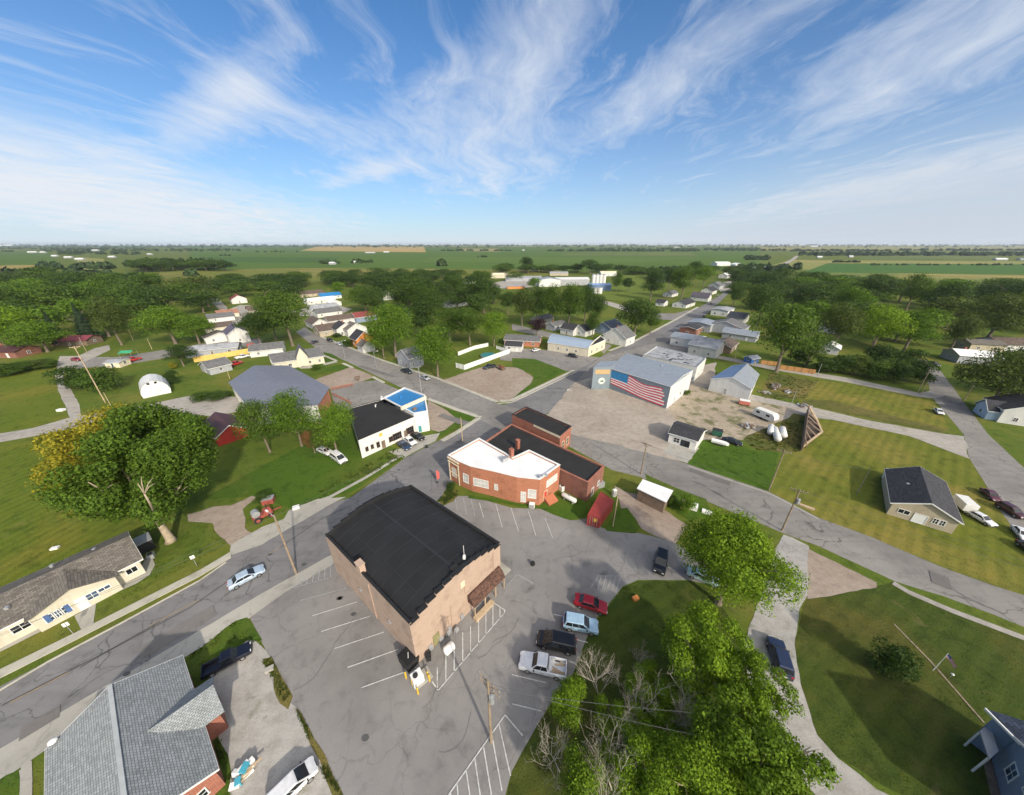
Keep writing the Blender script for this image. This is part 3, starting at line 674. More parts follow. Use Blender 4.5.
# gardens between the houses up the hill: pale drives
for px in ([(300, 309), (340, 306), (352, 309), (338, 316), (300, 316)], [(222, 312), (240, 305), (262, 306), (262, 312), (235, 325), (215, 327)], [(205, 297), (212, 293), (228, 308), (222, 312)], [(488, 284), (512, 279), (535, 277), (540, 286), (512, 289), (495, 288)], [(716, 284), (731, 281), (733, 288), (720, 292)], [(256, 310), (275, 306), (300, 312), (268, 318)]):
    patch('house_drive', px, m_path, .4)

# ------------------------------------------------------------------ painted markings
def stripe(bm_, a, b, wd, z):
    a, b = Vector(a[:2]), Vector(b[:2]); t = (b - a).normalized(); n = Vector((-t.y, t.x)) * wd / 2
    L = (b - a).length; k = max(1, int(L / .8))
    for i in range(k):                                   # worn: slightly broken edges
        p, q = a.lerp(b, i / k), a.lerp(b, (i + 1) / k)
        e = n * rng.uniform(.85, 1.08); e2 = n * rng.uniform(.85, 1.08)
        bm_.quad((*(p - e), z), (*(q - e2), z), (*(q + e2), z), (*(p + e), z))
MZ = nextz(.004)
def marks(name, lines, wd, mat):
    m = MB()
    for a, b in lines: stripe(m, G(a), G(b), wd, MZ)
    return struct(m.build(name, mat))
for a, b in (((360, 378), (580, 310)), ((405, 456), (646, 380)), ((470, 541), (716, 459)), ((535, 635), (787, 545)), ((605, 735), (815, 659))):
    marks('bay_line', [(M1(*a), M1(*b))], .13, m_line)
for a, b in (((300, 302), (530, 240)),):
    marks('bay_line', [(M1(*a), M1(*b))], .12, m_linef)
marks('hatched_marking', [(M1(262, 240), M1(440, 190)), (M1(262, 240), M1(330, 190))] + [(M1(300 + 30 * i, 232 - 9 * i), M1(312 + 28 * i, 178 - 12 * i)) for i in range(6)], .12, m_linef)
marks('hatched_marking', [(J(985, 75), J(725, 380)), (J(945, 32), J(990, 62)), (J(990, 62), J(985, 78)), (J(700, 345), J(725, 380))] + [(J(x, y0), J(x, y1)) for x, y0, y1 in ((970, 50, 95), (942, 40, 125), (914, 60, 160), (885, 90, 195), (853, 125, 232), (822, 150, 268), (788, 205, 308), (755, 240, 345), (721, 290, 375))], .13, m_line)
for a, b in (((395, 92), (412, 150)), ((460, 95), (486, 190)), ((520, 110), (551, 206)), ((590, 125), (619, 221)), ((655, 150), (686, 231))):
    marks('bay_line', [(M2(*a), M2(*b))], .12, m_line)
for a, b in (((300, 75), (305, 120)), ((330, 70), (345, 140)), ((362, 78), (378, 145))):
    marks('bay_line', [(M2(*a), M2(*b))], .12, m_linef)
marks('bay_line', [(M2(545, 375), M2(608, 412)), (M2(500, 428), M2(545, 375))], .12, m_linef)
marks('hatched_marking', [(N7(200, 750), N7(245, 680)), (N7(245, 680), N7(420, 680))] + [(N7(240 + 30 * i, 765), N7(262 + 32 * i, 685)) for i in range(5)], .12, m_linef)
for a, b in (((0, 318), (135, 350)), ((0, 434), (115, 462)), ((165, 78), (205, 86)), ((225, 170), (300, 190)), ((225, 262), (255, 272))):
    marks('bay_line', [(K(*a), K(*b))], .12, m_line)
marks('hatched_marking', [(J(990, 478), J(770, 790)), (J(990, 478), J(1060, 560)), (J(770, 790), J(715, 900))] + [(J(a, b), J(c, d)) for a, b, c, d in ((966, 515, 1012, 720), (938, 560, 978, 780), (905, 606, 936, 795), (870, 652, 892, 800), (836, 700, 852, 810), (800, 755, 805, 830), (775, 790, 770, 850))], .13, m_line)
marks('centre_line', [((10, 703), (70, 672))], .14, m_yline); marks('centre_line', [((150, 626), (199, 600))], .14, m_yline); marks('centre_line', [((268, 555), (292, 540))], .14, m_yline)
m_ = MB()
for px in (((2, 706), (60, 676), (130, 640), (190, 608), (240, 573)), ((80, 668), (128, 640), (160, 622)), ((280, 548), (320, 520), (350, 506))):
    q = [G(p) for p in px]
    for i in range(len(q) - 1): stripe(m_, q[i], q[i + 1], .16, MZ + .002)
struct(m_.build('tar_seam', m_patch))
for a, b, wd, k in (((140, 655), (215, 610), 2.2, .9), ((20, 735), (60, 712), 1.6, .85), ((690, 470), (730, 484), 1.5, .85), ((850, 545), (880, 557), 2.0, 1.1), ((360, 366), (395, 377), 1.8, .88), ((600, 375), (640, 356), 2.0, .9), ((930, 576), (950, 584), 2.6, .85), ((440, 415), (470, 425), 2.5, .9), ((380, 735), (440, 700), 2.4, .88), ((560, 560), (600, 552), 2.0, 1.1), ((300, 690), (330, 740), 1.8, .9)):
    a, b = Vector(G(a)[:2]), Vector(G(b)[:2]); n_ = Vector((-(b - a).y, (b - a).x)).normalized() * wd / 2
    if k > 1 or a.x < 0 and a.y < 30 and a.x > -26: continue
    pp = ccw(ragged([a + n_, b + n_, b - n_, a - n_], .12, .6)); struct(MB().add([(x, y, MZ - .002) for x, y in pp], tess(pp)).build('repair_patch', MATS['repair_%d' % (k > 1)] if 'repair_%d' % (k > 1) in MATS else asphalt('repair_%d' % (k > 1), (.165, .155, .148) if k < 1 else (.26, .245, .23), .2, .25)))
for k, (px, py) in enumerate((N2(465, 495), N2(690, 560), (399, 470), (393, 507), (533, 564), (127, 674), J(435, 570), M1(500, 290), M1(565, 370), J(330, 15), M2(608, 337))):
    c = G((px, py)); m_ = MB(); n_ = 10
    pts = [(c.x + math.cos(i * 2 * math.pi / n_) * (.4 + .3 * noise.noise(Vector((i, k, 1)))), c.y + math.sin(i * 2 * math.pi / n_) * (.28 + .25 * noise.noise(Vector((i, k, 4))))) for i in range(n_)]
    struct(m_.add([(x, y, MZ + .003) for x, y in pts], tess(ccw(pts))).build('tar_patch', m_patch))

# sealed cracks wandering over the old asphalt
rs_ = random.Random(77); m_tar = plain('old_crack_sealer', (.125, .12, .118), .85, 0, .3)
for (x0, y0, x1, y1), n_ in (((270, 600, 530, 780), 6), ((520, 520, 650, 600), 6), ((20, 560, 300, 700), 9), ((660, 470, 1000, 600), 12), ((340, 360, 520, 420), 6), ((520, 350, 700, 420), 4)):
    for _ in range(n_):
        c = Vector(G((rs_.uniform(x0, x1), rs_.uniform(y0, y1)))[:2]); h_ = R(rs_.choice([46, -40])) + rs_.uniform(-.4, .4); m_ = MB(); n = rs_.randint(5, 12)
        prev = c; line = []
        for _k in range(n):
            h_ += rs_.uniform(-.45, .45); nxt = prev + Vector((math.cos(h_), math.sin(h_))) * rs_.uniform(.5, 1.1); line.append((prev, nxt)); prev = nxt
        on = all(any(inside_poly(q, pl) for pl in PAVED) for s in line for q in s)
        if not on: continue
        for a, b in line: stripe(m_, a, b, rs_.uniform(.025, .05), MZ + .001)
        struct(m_.build('sealed_crack', m_tar))
# ------------------------------------------------------------------ buildings: helpers
def V2(p): return Vector((p[0], p[1]))
def inset(poly, d):
    poly = [V2(p) for p in ccw(poly)]; n = len(poly); out = []
    for i in range(n):
        a, b, c = poly[i - 1], poly[i], poly[(i + 1) % n]
        t1, t2 = (b - a).normalized(), (c - b).normalized()
        n1, n2 = Vector((-t1.y, t1.x)), Vector((-t2.y, t2.x)); m = n1 + n2
        m = m.normalized() if m.length > 1e-4 else n1
        out.append(b + m * d / max(.35, m.dot(n1)))
    return out
def rect(px, yaw, L, Wd, world=False):
    c = V2(px) if world else V2(G(px)); a = Vector((math.cos(R(yaw)), math.sin(R(yaw)))); b = Vector((-a.y, a.x))
    return [c - a * L / 2 - b * Wd / 2, c + a * L / 2 - b * Wd / 2, c + a * L / 2 + b * Wd / 2, c - a * L / 2 + b * Wd / 2]
def square_up(pts):
    """make four sighted corners a parallelogram-free rectangle-like quad, counter-clockwise"""
    return [V2(p) for p in ccw(pts)]
def opening(root, a, b, t, sill, w_, h_, kind='window', frame=None, pane=None, bars=1, label=None, proud=.07):
    a, b = V2(a), V2(b); d = (b - a).normalized(); nrm = Vector((d.y, -d.x)); c = a + d * t
    fr = frame or m_trim; rz = math.atan2(d.y, d.x)
    def P3(u, z, o): q = c + d * u + nrm * o; return (q.x, q.y, z)
    m = MB(); k = .09
    for (u, z, sx, sz) in ((0, sill + h_ - k / 2, w_, k), (0, sill + k / 2, w_ + .1, k), (-w_ / 2 + k / 2, sill + h_ / 2, k, h_ - 2 * k), (w_ / 2 - k / 2, sill + h_ / 2, k, h_ - 2 * k)):
        m.box(P3(u, z, proud / 2), (sx, proud, sz), rz)
    if kind == 'window':
        for i in range(bars):
            u = -w_ / 2 + w_ * (i + 1) / (bars + 1); m.box(P3(u, sill + h_ / 2, .02), (.06, .04, h_ - 2 * k), rz)
        if h_ > 1.1: m.box(P3(0, sill + h_ / 2, .021), (w_ - 2 * k, .042, .05), rz)
    o = m.build('window' if kind == 'window' else ('garage_door' if kind == 'garage' else 'door'), fr, root, world=True)
    if label: o['label'] = label
    p = MB(); p.box(P3(0, sill + h_ / 2, .006), (w_ - 2 * k, .03, h_ - 2 * k), rz)
    if kind == 'window': p.build('pane', pane or m_glass, o, world=True)
    else:
        q = p.build('door_panel', pane or m_wood, o, world=True)
        if kind == 'door':
            MB().ball(P3(w_ / 2 - .2, sill + 1.0, .06), .05, 8, 5).build('handle', m_steel, q, world=True)
    return o
def faces_view(a, b, k=-.15):
    a, b = V2(a), V2(b); d = (b - a).normalized(); nrm = Vector((d.y, -d.x)); c = (a + b) / 2
    return nrm.dot(-c.normalized()) > k
def auto_windows(root, poly, h, near, doors=1, big=False, frame=None, gap=3.2):
    poly = ccw(poly); done = 0
    order = sorted(range(len(poly)), key=lambda i: -(V2(poly[i]) - V2(poly[(i + 1) % len(poly)])).length)
    for i in order:
        a, b = poly[i], poly[(i + 1) % len(poly)]
        if not faces_view(a, b): continue
        Lw = (V2(b) - V2(a)).length
        n = max(1, min(5 if near else 3, int(Lw / gap)))
        for j in range(n):
            t = Lw * (j + .5) / n
            if Lw < 2.2: continue
            if done < doors and j == n // 2:
                opening(root, a, b, t, .15, 1.0, 2.1, 'door', frame, rng.choice([m_wood, m_trim, m_glassb])); done += 1
            else:
                opening(root, a, b, t, .95, rng.choice([1.0, 1.3]), 1.25, 'window', frame)
def gable(name, label, cat, cor, he, hr, wall, roof, axis=0, over=.45, windows=True, doors=1, group=None, chimney=False, hip=0.0, base=0.0, roof2=None, near=False, gap=3.2):
    cor = [V2(p) for p in ccw(cor)]
    if axis == 1: cor = cor[1:] + cor[:1]
    c = sum(cor, Vector((0, 0))) / 4
    root = thing(name, label, cat, (c.x, c.y, 0), 0, group)
    c0, c1, c2, c3 = cor
    e0, e1 = (c3 + c0) / 2, (c1 + c2) / 2
    m = MB(); m.walls(cor, 0, he)
    if not hip:
        m.quad((*c1, he), (*c2, he), (*e1, hr - .02)); m.quad((*c3, he), (*c0, he), (*e0, hr - .02))
    m.build('wall', wall, root, world=True)
    t = (c1 - c0).normalized(); s = (c3 - c0).normalized()
    slope = (hr - he) / ((c3 - c0).length / 2); th = .16; drop = over * slope
    r0, r1 = e0 - t * over, e1 + t * over
    if hip: r0, r1 = e0 + t * hip, e1 - t * hip
    m = MB(); mr = MB() if roof2 else m
    A0, A1, A2, A3 = c0 - t * over - s * over, c1 + t * over - s * over, c2 + t * over + s * over, c3 - t * over + s * over
    zl = he - drop
    def slab(mm, q):
        k = len(q); up = [Vector(x) + Vector((0, 0, th)) for x in q]
        mm.add(list(map(Vector, q)) + up, [tuple(range(k))[::-1], tuple(range(k, 2 * k))] + [(i, (i + 1) % k, k + (i + 1) % k, k + i) for i in range(k)])
    slab(m, [(*A0, zl), (*A1, zl), (*r1, hr), (*r0, hr)]); slab(mr, [(*A2, zl), (*A3, zl), (*r0, hr), (*r1, hr)])
    if hip:
        slab(m, [(*A1, zl), (*A2, zl), (*r1, hr)]); slab(m, [(*A3, zl), (*A0, zl), (*r0, hr)])
    rf = m.build('roof', roof, root, world=True)
    if roof2: mr.build('roof', roof2, root, world=True)
    if chimney:
        q = r0.lerp(r1, .3) + s * .5
        MB().box((q.x, q.y, hr + .25), (.6, .6, 1.5), math.atan2(t.y, t.x)).build('chimney', m_brickl, rf, world=True)
    if dist_cam(c) < 260:                                 # painted boards along eaves and gable ends
        m = MB(); q0, q1, q2, q3 = [(*p, zl + .05) for p in (A0, A1, A2, A3)]
        m.beam(q0, q1, .05, .2).beam(q2, q3, .05, .2)
        if not hip: m.beam(q0, (*r0, hr + .05), .06, .2).beam(q3, (*r0, hr + .05), .06, .2).beam(q1, (*r1, hr + .05), .06, .2).beam(q2, (*r1, hr + .05), .06, .2)
        m.build('fascia', m_trim, root, world=True)
    if windows: auto_windows(root, cor, he, near, doors, gap=gap)
    return root
def flat(name, label, cat, poly, h, wall, roof, cap=None, par=.35, thick=.3, group=None):
    poly = ccw(poly); c = sum((V2(p) for p in poly), Vector((0, 0))) / len(poly)
    root = thing(name, label, cat, (c.x, c.y, 0), 0, group)
    inn = inset(poly, thick)
    m = MB(); m.walls(poly, 0, h); n = len(poly)
    for i in range(n):
        j = (i + 1) % n
        m.quad((*inn[j], h - par), (*inn[i], h - par), (*inn[i], h), (*inn[j], h))
    m.build('wall', wall, root, world=True)
    m = MB()
    for i in range(n):                                  # coping along the top of the walls
        j = (i + 1) % n; o1, o2 = inset(poly, -.06), inset(poly, thick + .04)
        m.add([(*o1[i], h), (*o1[j], h), (*o2[j], h), (*o2[i], h), (*o1[i], h + .09), (*o1[j], h + .09), (*o2[j], h + .09), (*o2[i], h + .09)], [(0, 3, 2, 1), (4, 5, 6, 7), (0, 1, 5, 4), (2, 3, 7, 6)])
    m.build('coping', cap or m_seam, root, world=True)
    m = MB(); m.add([(*p, h - par + .01) for p in inn], tess(inn)); m.build('roof', roof, root, world=True)
    return root
def roof_vent(root, p, z, s=.5, mat=None):
    MB().box((p[0], p[1], z + s / 2), (s, s, s), .4).build('roof_vent', mat or m_steel, root, world=True, bevel=.03)
def at_h(px, z): return V2(G(px, z))

# ------------------------------------------------------------------ the tan hall with the barrel roof
hh = 8.0
P1 = at_h((409.3, 624), hh); P3 = at_h((500, 543), hh); P2 = at_h((325, 534.5), hh); P4 = at_h((409, 485), hh)
P4 = P4.lerp(P2 + P3 - P1, .4)
hall = thing('hall', 'big tan block hall with black barrel roof and stepped end wall in the parking lot', 'building', ((P1.x + P4.x) / 2, (P1.y + P4.y) / 2, 0))
NA, RISE = 18, 1.75
def vault(s, t_, dz=0):                                  # s along P1->P2, t_ across P1->P3
    q = P1.lerp(P2, s).lerp(P3.lerp(P4, s), t_); return (q.x, q.y, hh - .55 + RISE * (1 - (2 * t_ - 1) ** 2) + dz)
m = MB(); m.walls([P1, P3, P4, P2], 0, hh - .7)
for s_, flip in ((0, False), (1, True)):                 # end walls with stepped tops
    steps = 6
    for i in range(2 * steps):
        ta, tb = i / (2 * steps), (i + 1) / (2 * steps); tm = min(ta, 1 - tb) + 1 / (4 * steps)
        z = hh - .2 + RISE * (1 - (2 * (ta if ta < .5 else tb) - 1) ** 2)
        a, b = vault(s_, ta), vault(s_, tb); d = (Vector(b) - Vector(a)); d.z = 0; nn = Vector((d.y, -d.x, 0)).normalized() * (.28 if s_ == 0 else -.28)
        mb_ = [(a[0], a[1]), (b[0], b[1]), (b[0] - nn.x, b[1] - nn.y), (a[0] - nn.x, a[1] - nn.y)]
        m.prism(mb_, hh - .72, z)
for t_ in (0, 1):
    a, b = (P1, P2) if t_ == 0 else (P3, P4); d = (b - a).normalized(); nn = Vector((-d.y, d.x)) * (.25 if t_ == 1 else -.25)
    m.prism([a, b, b + nn, a + nn], hh - .71, hh)
m.build('wall', m_tan, hall, world=True)
m = MB(); S_ = 12
vs_ = [vault(.012 + .976 * i / S_, .018 + .964 * j / NA) for i in range(S_ + 1) for j in range(NA + 1)]
m.add(vs_, [(i * (NA + 1) + j, i * (NA + 1) + j + 1, (i + 1) * (NA + 1) + j + 1, (i + 1) * (NA + 1) + j) for i in range(S_) for j in range(NA)])
rf = m.build('roof', m_black, hall, world=True, smooth=True)
m = MB()
for k in range(1, 9):                                    # lapped seams
    s_ = k / 9
    for j in range(NA): m.beam(vault(s_, .018 + .964 * j / NA, .012), vault(s_, .018 + .964 * (j + 1) / NA, .012), .14, .03)
for t_ in (.5, .18, .82): m.beam(vault(.02, t_, .02), vault(.98, t_, .02), .32 if t_ == .5 else .12, .03)
m.build('seam', m_seam, rf, world=True)
m = MB()
for s_ in (0, 1):                                        # dark flashing over the parapets
    for i in range(12):
        ta, tb = i / 12, (i + 1) / 12; z = hh - .2 + RISE * (1 - (2 * (ta if ta < .5 else tb) - 1) ** 2)
        a, b = vault(s_, ta), vault(s_, tb); d = Vector((b[0] - a[0], b[1] - a[1], 0)).normalized(); nn = Vector((d.y, -d.x, 0)) * (-.16 if s_ == 0 else .16)
        m.beam((a[0] + nn.x, a[1] + nn.y, z + .04), (b[0] + nn.x, b[1] + nn.y, z + .04), .62, .09)
for a, b, sg in ((P1, P2, -1), (P3, P4, 1)):
    d = (b - a).normalized(); nn = Vector((-d.y, d.x)) * .13 * sg; m.beam((*(a + nn), hh + .04), (*(b + nn), hh + .04), .36, .08)
for j in range(12):                                       # the membrane turned up inside the far parapets
    a, b = vault(.976, j / 12), vault(.976, (j + 1) / 12); m.beam((a[0], a[1], a[2] + .28), (b[0], b[1], b[2] + .28), .06, .75)
a, b = vault(.01, .976), vault(.98, .976); m.beam((a[0], a[1], hh - .25), (b[0], b[1], hh - .25), .06, .62)
m.build('coping', m_black, hall, world=True)
q = P1.lerp(P2, .53); d_ = (P2 - P1).normalized(); rzh = math.atan2(d_.y, d_.x); nin = Vector((-d_.y, d_.x)) * -1
ch = MB(); ch.box((*(q + nin * .3), hh + .35), (1.1, .75, 1.6), rzh).box((*(q + nin * .3), hh + 1.2), (1.25, .9, .12), rzh); ch.build('chimney', m_tanlt, hall, world=True)
v_ = vault(.05, .62)
an = MB(); an.tube([v_, (v_[0], v_[1], v_[2] + 2.6)], .035, 6).box((v_[0], v_[1], v_[2] + .45), (.35, .35, .5)).build('vent_pipe', m_trim, hall, world=True)
v_ = vault(.03, .5); MB().box((v_[0], v_[1], v_[2] + .12), (1.4, 1.0, .3), rzh).build('roof_hatch', m_black2, hall, world=True)
dr = (P3 - P1).normalized(); LR = (P3 - P1).length; rzr = math.atan2(dr.y, dr.x); nr = Vector((dr.y, -dr.x))
def onr(t_, z, o=0): p = P1 + dr * LR * t_ + nr * o; return (p.x, p.y, z)
# mansard awning over the entrance
aw = MB(); t0, t1 = .56, .97
prof = [(0.0, 3.7), (.35, 3.75), (.9, 3.3), (1.35, 2.55), (1.4, 2.35), (0.0, 2.35)]
va = [onr(t0, z, o) for o, z in prof] + [onr(t1, z, o) for o, z in prof]; k = len(prof)
aw.add(va, [tuple(range(k))[::-1], tuple(range(k, 2 * k))] + [(i, (i + 1) % k, k + (i + 1) % k, k + i) for i in range(k)])
aw.build('awning', shingle('cedar_awning', (.10, .05, .035), .5, .3, .25), hall, world=True)
for t_ in (t0 + .01, t0 + .14, t1 - .13, t1 - .01):
    MB().box(onr(t_, 1.18, 1.25), (.14, .14, 2.36), rzr).build('awning_post', m_woodlt, hall, world=True)
opening(hall, P1, P3, LR * .70, .05, 1.8, 2.2, 'door', m_trim, m_glassb)
opening(hall, P1, P3, LR * .86, .8, 1.6, 1.2, 'window', m_woodlt)
opening(hall, P1, P3, LR * .20, .15, 1.0, 2.1, 'door', plain('olive_paint', (.2, .19, .09), .7), m_boarded, label='olive green side door in the tan end wall')
for t_, z, sx, sz in ((.52, 6.6, .7, 1.0), (.56, 5.2, .8, 1.1)):
    o = MB().box(onr(t_, z, .05), (sx, .1, sz), rzr).build('wall_panel', m_tanlt if sz > 1 else m_cream_c, hall, world=True)
for t_, z1 in ((.37, 5.0), (.90, 7.4), (.335, 3.2)): MB().tube([onr(t_, .1, .08), onr(t_, z1, .08)], .06, 6).build('downpipe', m_tanlt, hall, world=True)
for t_, s_ in ((.13, .55), (.33, .5), (.47, .45)):
    MB().box(onr(t_, .9, .2), (s_, .32, .8), rzr).build('meter_box', m_steel, hall, world=True, bevel=.03)
pl = MB(); pl.box(onr(.66, .28, 1.6), (3.6, .7, .5), rzr).build('planter', m_woodlt, hall, world=True)
dl = (P1 - P2).normalized(); LLh = (P1 - P2).length; nl = Vector((dl.y, -dl.x))
for t_ in (.42, .76):
    p = P2 + dl * LLh * t_ + nl * .12; MB().box((p.x, p.y, 3.4), (.5, .22, .3), rzh).build('wall_lamp', m_steel, hall, world=True)
pm = MB(); p = P2 + dl * LLh * .57 + nl * .06; pm.tube([(p.x, p.y, .1), (p.x, p.y, 7.2)], .06, 6); pm.build('downpipe', m_tanlt, hall, world=True)
m = MB(); pa_, pb_ = P3 + nr * 0 + dr * 1.6, P3 + dr * 1.6
st = [P3 + dr * .02, P3 + dr * 2.4, P3 + dr * 2.4 + nr * -4.2, P3 + dr * .02 + nr * -4.2]
struct(MB().prism(st, 0, .14).build('entrance_slab', m_walk))

# ------------------------------------------------------------------ brick corner building with the white roof
hb_ = 6.4
wp = [at_h(M7(*p), hb_) for p in ((95, 345), (150, 378), (215, 405), (330, 430), (460, 462), (583, 475), (690, 397), (525, 318), (440, 357), (260, 255))]
corner = flat('brick_building', 'orange brick corner building with bright white roof and cream cornice', 'building', wp, hb_, m_brick, m_wroof, m_trim, .3, .35)
wq = ccw(wp)
def seg(poly, k): return poly[k], poly[(k + 1) % len(poly)]
def wall_of(poly, a, b):
    """the stretch of wall between two sighted corners, whichever way round the outline runs"""
    n = len(poly)
    for i in range(n):
        p, q = V2(poly[i]), V2(poly[(i + 1) % n])
        if ((p - a).length < .01 and (q - b).length < .01) or ((p - b).length < .01 and (q - a).length < .01): return p, q
a_, b_ = wall_of(wq, wp[0], wp[1]); Lw = (b_ - a_).length
dd = (b_ - a_).normalized(); n_ = Vector((dd.y, -dd.x))
cm = MB(); c_ = (a_ + b_) / 2 + n_ * .12; rz_ = math.atan2(dd.y, dd.x)
cm.box((*c_, hb_ - .5), (Lw + .2, .24, .3), rz_).box((*c_, hb_ - 1.3), (Lw + .1, .2, .18), rz_).box((*((a_ + b_) / 2 + n_ * .06), 2.4), (Lw * .96, .1, .2), rz_)
for t_ in (.06, .94): p = a_.lerp(b_, t_) + n_ * .05; cm.box((*p, 2.6), (.3, .12, 5.2), rz_)
cm.build('cornice', m_cream_c, corner, world=True)
BLIND = plain('pale_blind', (.52, .52, .5), .35, 0, .25, 1.2)
opening(corner, a_, b_, Lw * .5, 1.5, 1.5, 2.4, 'window', m_cream_c, BLIND)
for i, t_, sill, ww, h2, bars in ((1, .55, 1.6, 1.5, 2.3, 1), (2, .45, 1.7, 3.4, 2.0, 3), (3, .15, 1.9, .8, 1.5, 0), (4, .30, .4, 1.1, 2.6, 1), (4, .68, 1.6, 1.7, 2.2, 1)):
    a_, b_ = wall_of(wq, wp[i], wp[i + 1]); Lw = (b_ - a_).length
    if (V2(wp[i]) - a_).length > .1: t_ = 1 - t_
    opening(corner, a_, b_, Lw * t_, sill, ww, h2, 'window', m_trim, BLIND, bars=bars)
a_, b_ = wall_of(wq, wp[5], wp[6]); Lw = (b_ - a_).length
opening(corner, a_, b_, Lw * .6, 3.1, 3.6, 1.7, 'window', m_trim, BLIND, bars=3); opening(corner, a_, b_, Lw * .3, .3, 1.1, 2.2, 'door', m_cream_c, m_redp)
# left street front
a_, b_ = wall_of(wq, wp[9], wp[0]); Lw = (b_ - a_).length
for t_ in (.2, .5, .8): opening(corner, a_, b_, Lw * t_, 1.2, 1.8, 2.6, 'window', m_cream_c, bars=2)
for px, s_ in ((M7(395, 370), 1.3), (M7(585, 460), .9), (M7(615, 450), .6)):
    p = at_h(px, hb_); MB().box((*p, hb_ - .3 + s_ * .35), (s_, s_ * .8, s_ * .7), .5).build('roof_unit', m_steel, corner, world=True, bevel=.04)
for px in (M7(432, 352),):
    p = at_h(px, hb_); c_ = MB(); c_.box((*p, hb_ + .7), (.75, .75, 2.2), .7).box((*p, hb_ + 1.85), (.9, .9, .14), .7); c_.build('chimney', m_brickl, corner, world=True)
# the long dark-roofed brick store behind it
hs = 4.9
q0, q1, q2, q3 = (at_h(M7(*p), hs) for p in ((300, 268), (430, 180), (925, 405), (838, 492)))
ip = [V2(wp[9]) + Vector((.1, .1)), V2(wp[8]) + Vector((.12, .1)), V2(wp[7]) + Vector((.12, .12)), V2(wp[6]) + Vector((.15, .1))]
store = flat('brick_store', 'long low red brick store with black tar roof behind the white-roofed building', 'building', [q0, q1, q2, q3, at_h(M7(692, 423), hs), ip[2] + Vector((.3, .5)), ip[1] + Vector((.3, .5)), ip[0] + Vector((.2, .3))], hs, m_brickd, m_black2, m_brickl, .3, .3)
p = at_h(M7(465, 303), hs); c_ = MB(); c_.box((*p, hs + .8), (.75, .75, 2.4), .7).box((*p, hs + 1.95), (.9, .9, .14), .7); c_.build('chimney', m_brickl, store, world=True)
opening(store, q3, q2, (q2 - q3).length * .35, .1, 1.0, 2.1, 'door', m_trim, m_wood); opening(store, q3, q2, (q2 - q3).length * .7, 1.2, 1.0, 1.2, 'window')
hs2 = 5.6
r0, r1, r2, r3 = (at_h(M7(*p), hs2) for p in ((435, 128), (510, 88), (750, 192), (690, 243)))
annex = flat('brick_annex', 'small brick building with black roof and one cream wall beside the gravel lot', 'building', [r0, r1, r2, r3], hs2, m_brickl, m_black2, m_seam, .25, .3)
d_ = (r3 - r0).normalized(); n_ = Vector((d_.y, -d_.x)); n_ = n_ if n_.dot(-r0) > 0 else -n_
p0 = r0.lerp(r3, .48) + n_ * .03; p1 = r3 + n_ * .03
MB().prism([p0, p1, p1 + n_ * .06, p0 + n_ * .06], hs + .02, hs2 - .1).build('plastered_wall', m_cream_c, annex, world=True)
for t_ in (.3, .7): opening(annex, r3, r2, (r2 - r3).length * t_, 1.0, 1.2, 2.2, 'window', m_cream_c)

# ------------------------------------------------------------------ white shop with the blue roof
hw = 5.2
s0, s1, s2, s3 = (at_h(M8(*p), hw) for p in ((245, 450), (600, 300), (395, 190), (185, 245)))
shop = flat('white_shop', 'white shop with worn black roof facing the street beside the lawn', 'building', [s0, s1, s2, s3], hw, m_whitep, m_black2, m_black2, .12, .14)
Ls = (s1 - s0).length
for t_, sill, ww, h2, kd in ((.10, 1.3, .8, 1.3, 'window'), (.19, 1.3, .8, 1.3, 'window'), (.29, .9, .9, 1.7, 'window'), (.38, .1, 1.0, 2.2, 'door'), (.52, .9, 1.2, 1.6, 'window'), (.64, .8, 2.6, 2.0, 'window'), (.80, .2, 1.0, 2.2, 'door'), (.89, .8, 2.4, 2.0, 'window')):
    opening(shop, s0, s1, Ls * t_, sill, ww, h2, kd, m_wood if kd == 'door' else plain('brown_trim', (.13, .08, .055), .6), m_wood if kd == 'door' else None, bars=1 if ww < 2 else 3)
d_ = (s1 - s0).normalized(); n_ = Vector((d_.y, -d_.x)); p = s0 + d_ * Ls * .36 + n_ * .06
sg = MB().box((*p, 4.2), (.8, .1, .8), math.atan2(d_.y, d_.x)).build('sign_board', m_ytrim, shop, world=True); sg['label'] = 'small faded yellow round-cornered sign on the white wall'
p = at_h(M8(355, 235), hw); MB().tube([(*p, hw - .3), (*p, hw + .5), (p.x + .3, p.y, hw + .7)], .15, 8).build('vent_pipe', m_trim, shop, world=True)
hw2 = 6.2
u0, u1, u2, u3 = (at_h(M8(*p), hw2) for p in ((590, 283), (690, 262), (672, 160), (540, 112)))
u4 = at_h(M8(395, 182), hw2)
blue = flat('blue_roofed_store', 'white store with bright blue roof split by a raised white wall', 'building', [s1 + (u1 - u0) * .02, u1, u2, u3, u4, s2.lerp(s1, .02)], hw2, m_whitep, m_blueroof, m_trim, .35, .3)
pA, pB = at_h(M8(520, 240), hw2 + .6), at_h(M8(680, 170), hw2 + .6); d_ = (pB - pA).normalized(); n_ = Vector((-d_.y, d_.x)) * .4
MB().prism([pA, pB, pB + n_, pA + n_], hw2 - .3, hw2 + .75).build('parapet_wall', m_cream_c, blue, world=True)
p = at_h(M8(605, 250), hw2); MB().box((*p, hw2 + .05), (1.0, .8, .6), .6).build('roof_unit', m_wood, blue, world=True)
p = at_h(M8(515, 170), hw2); MB().box((*p, hw2 - .1), (.5, .5, .4), .6).build('roof_unit', m_blueroof, blue, world=True)
for t_ in (.25, .7): opening(blue, u1, u2, (u2 - u1).length * t_, 1.0, 1.4, 1.8, 'window')
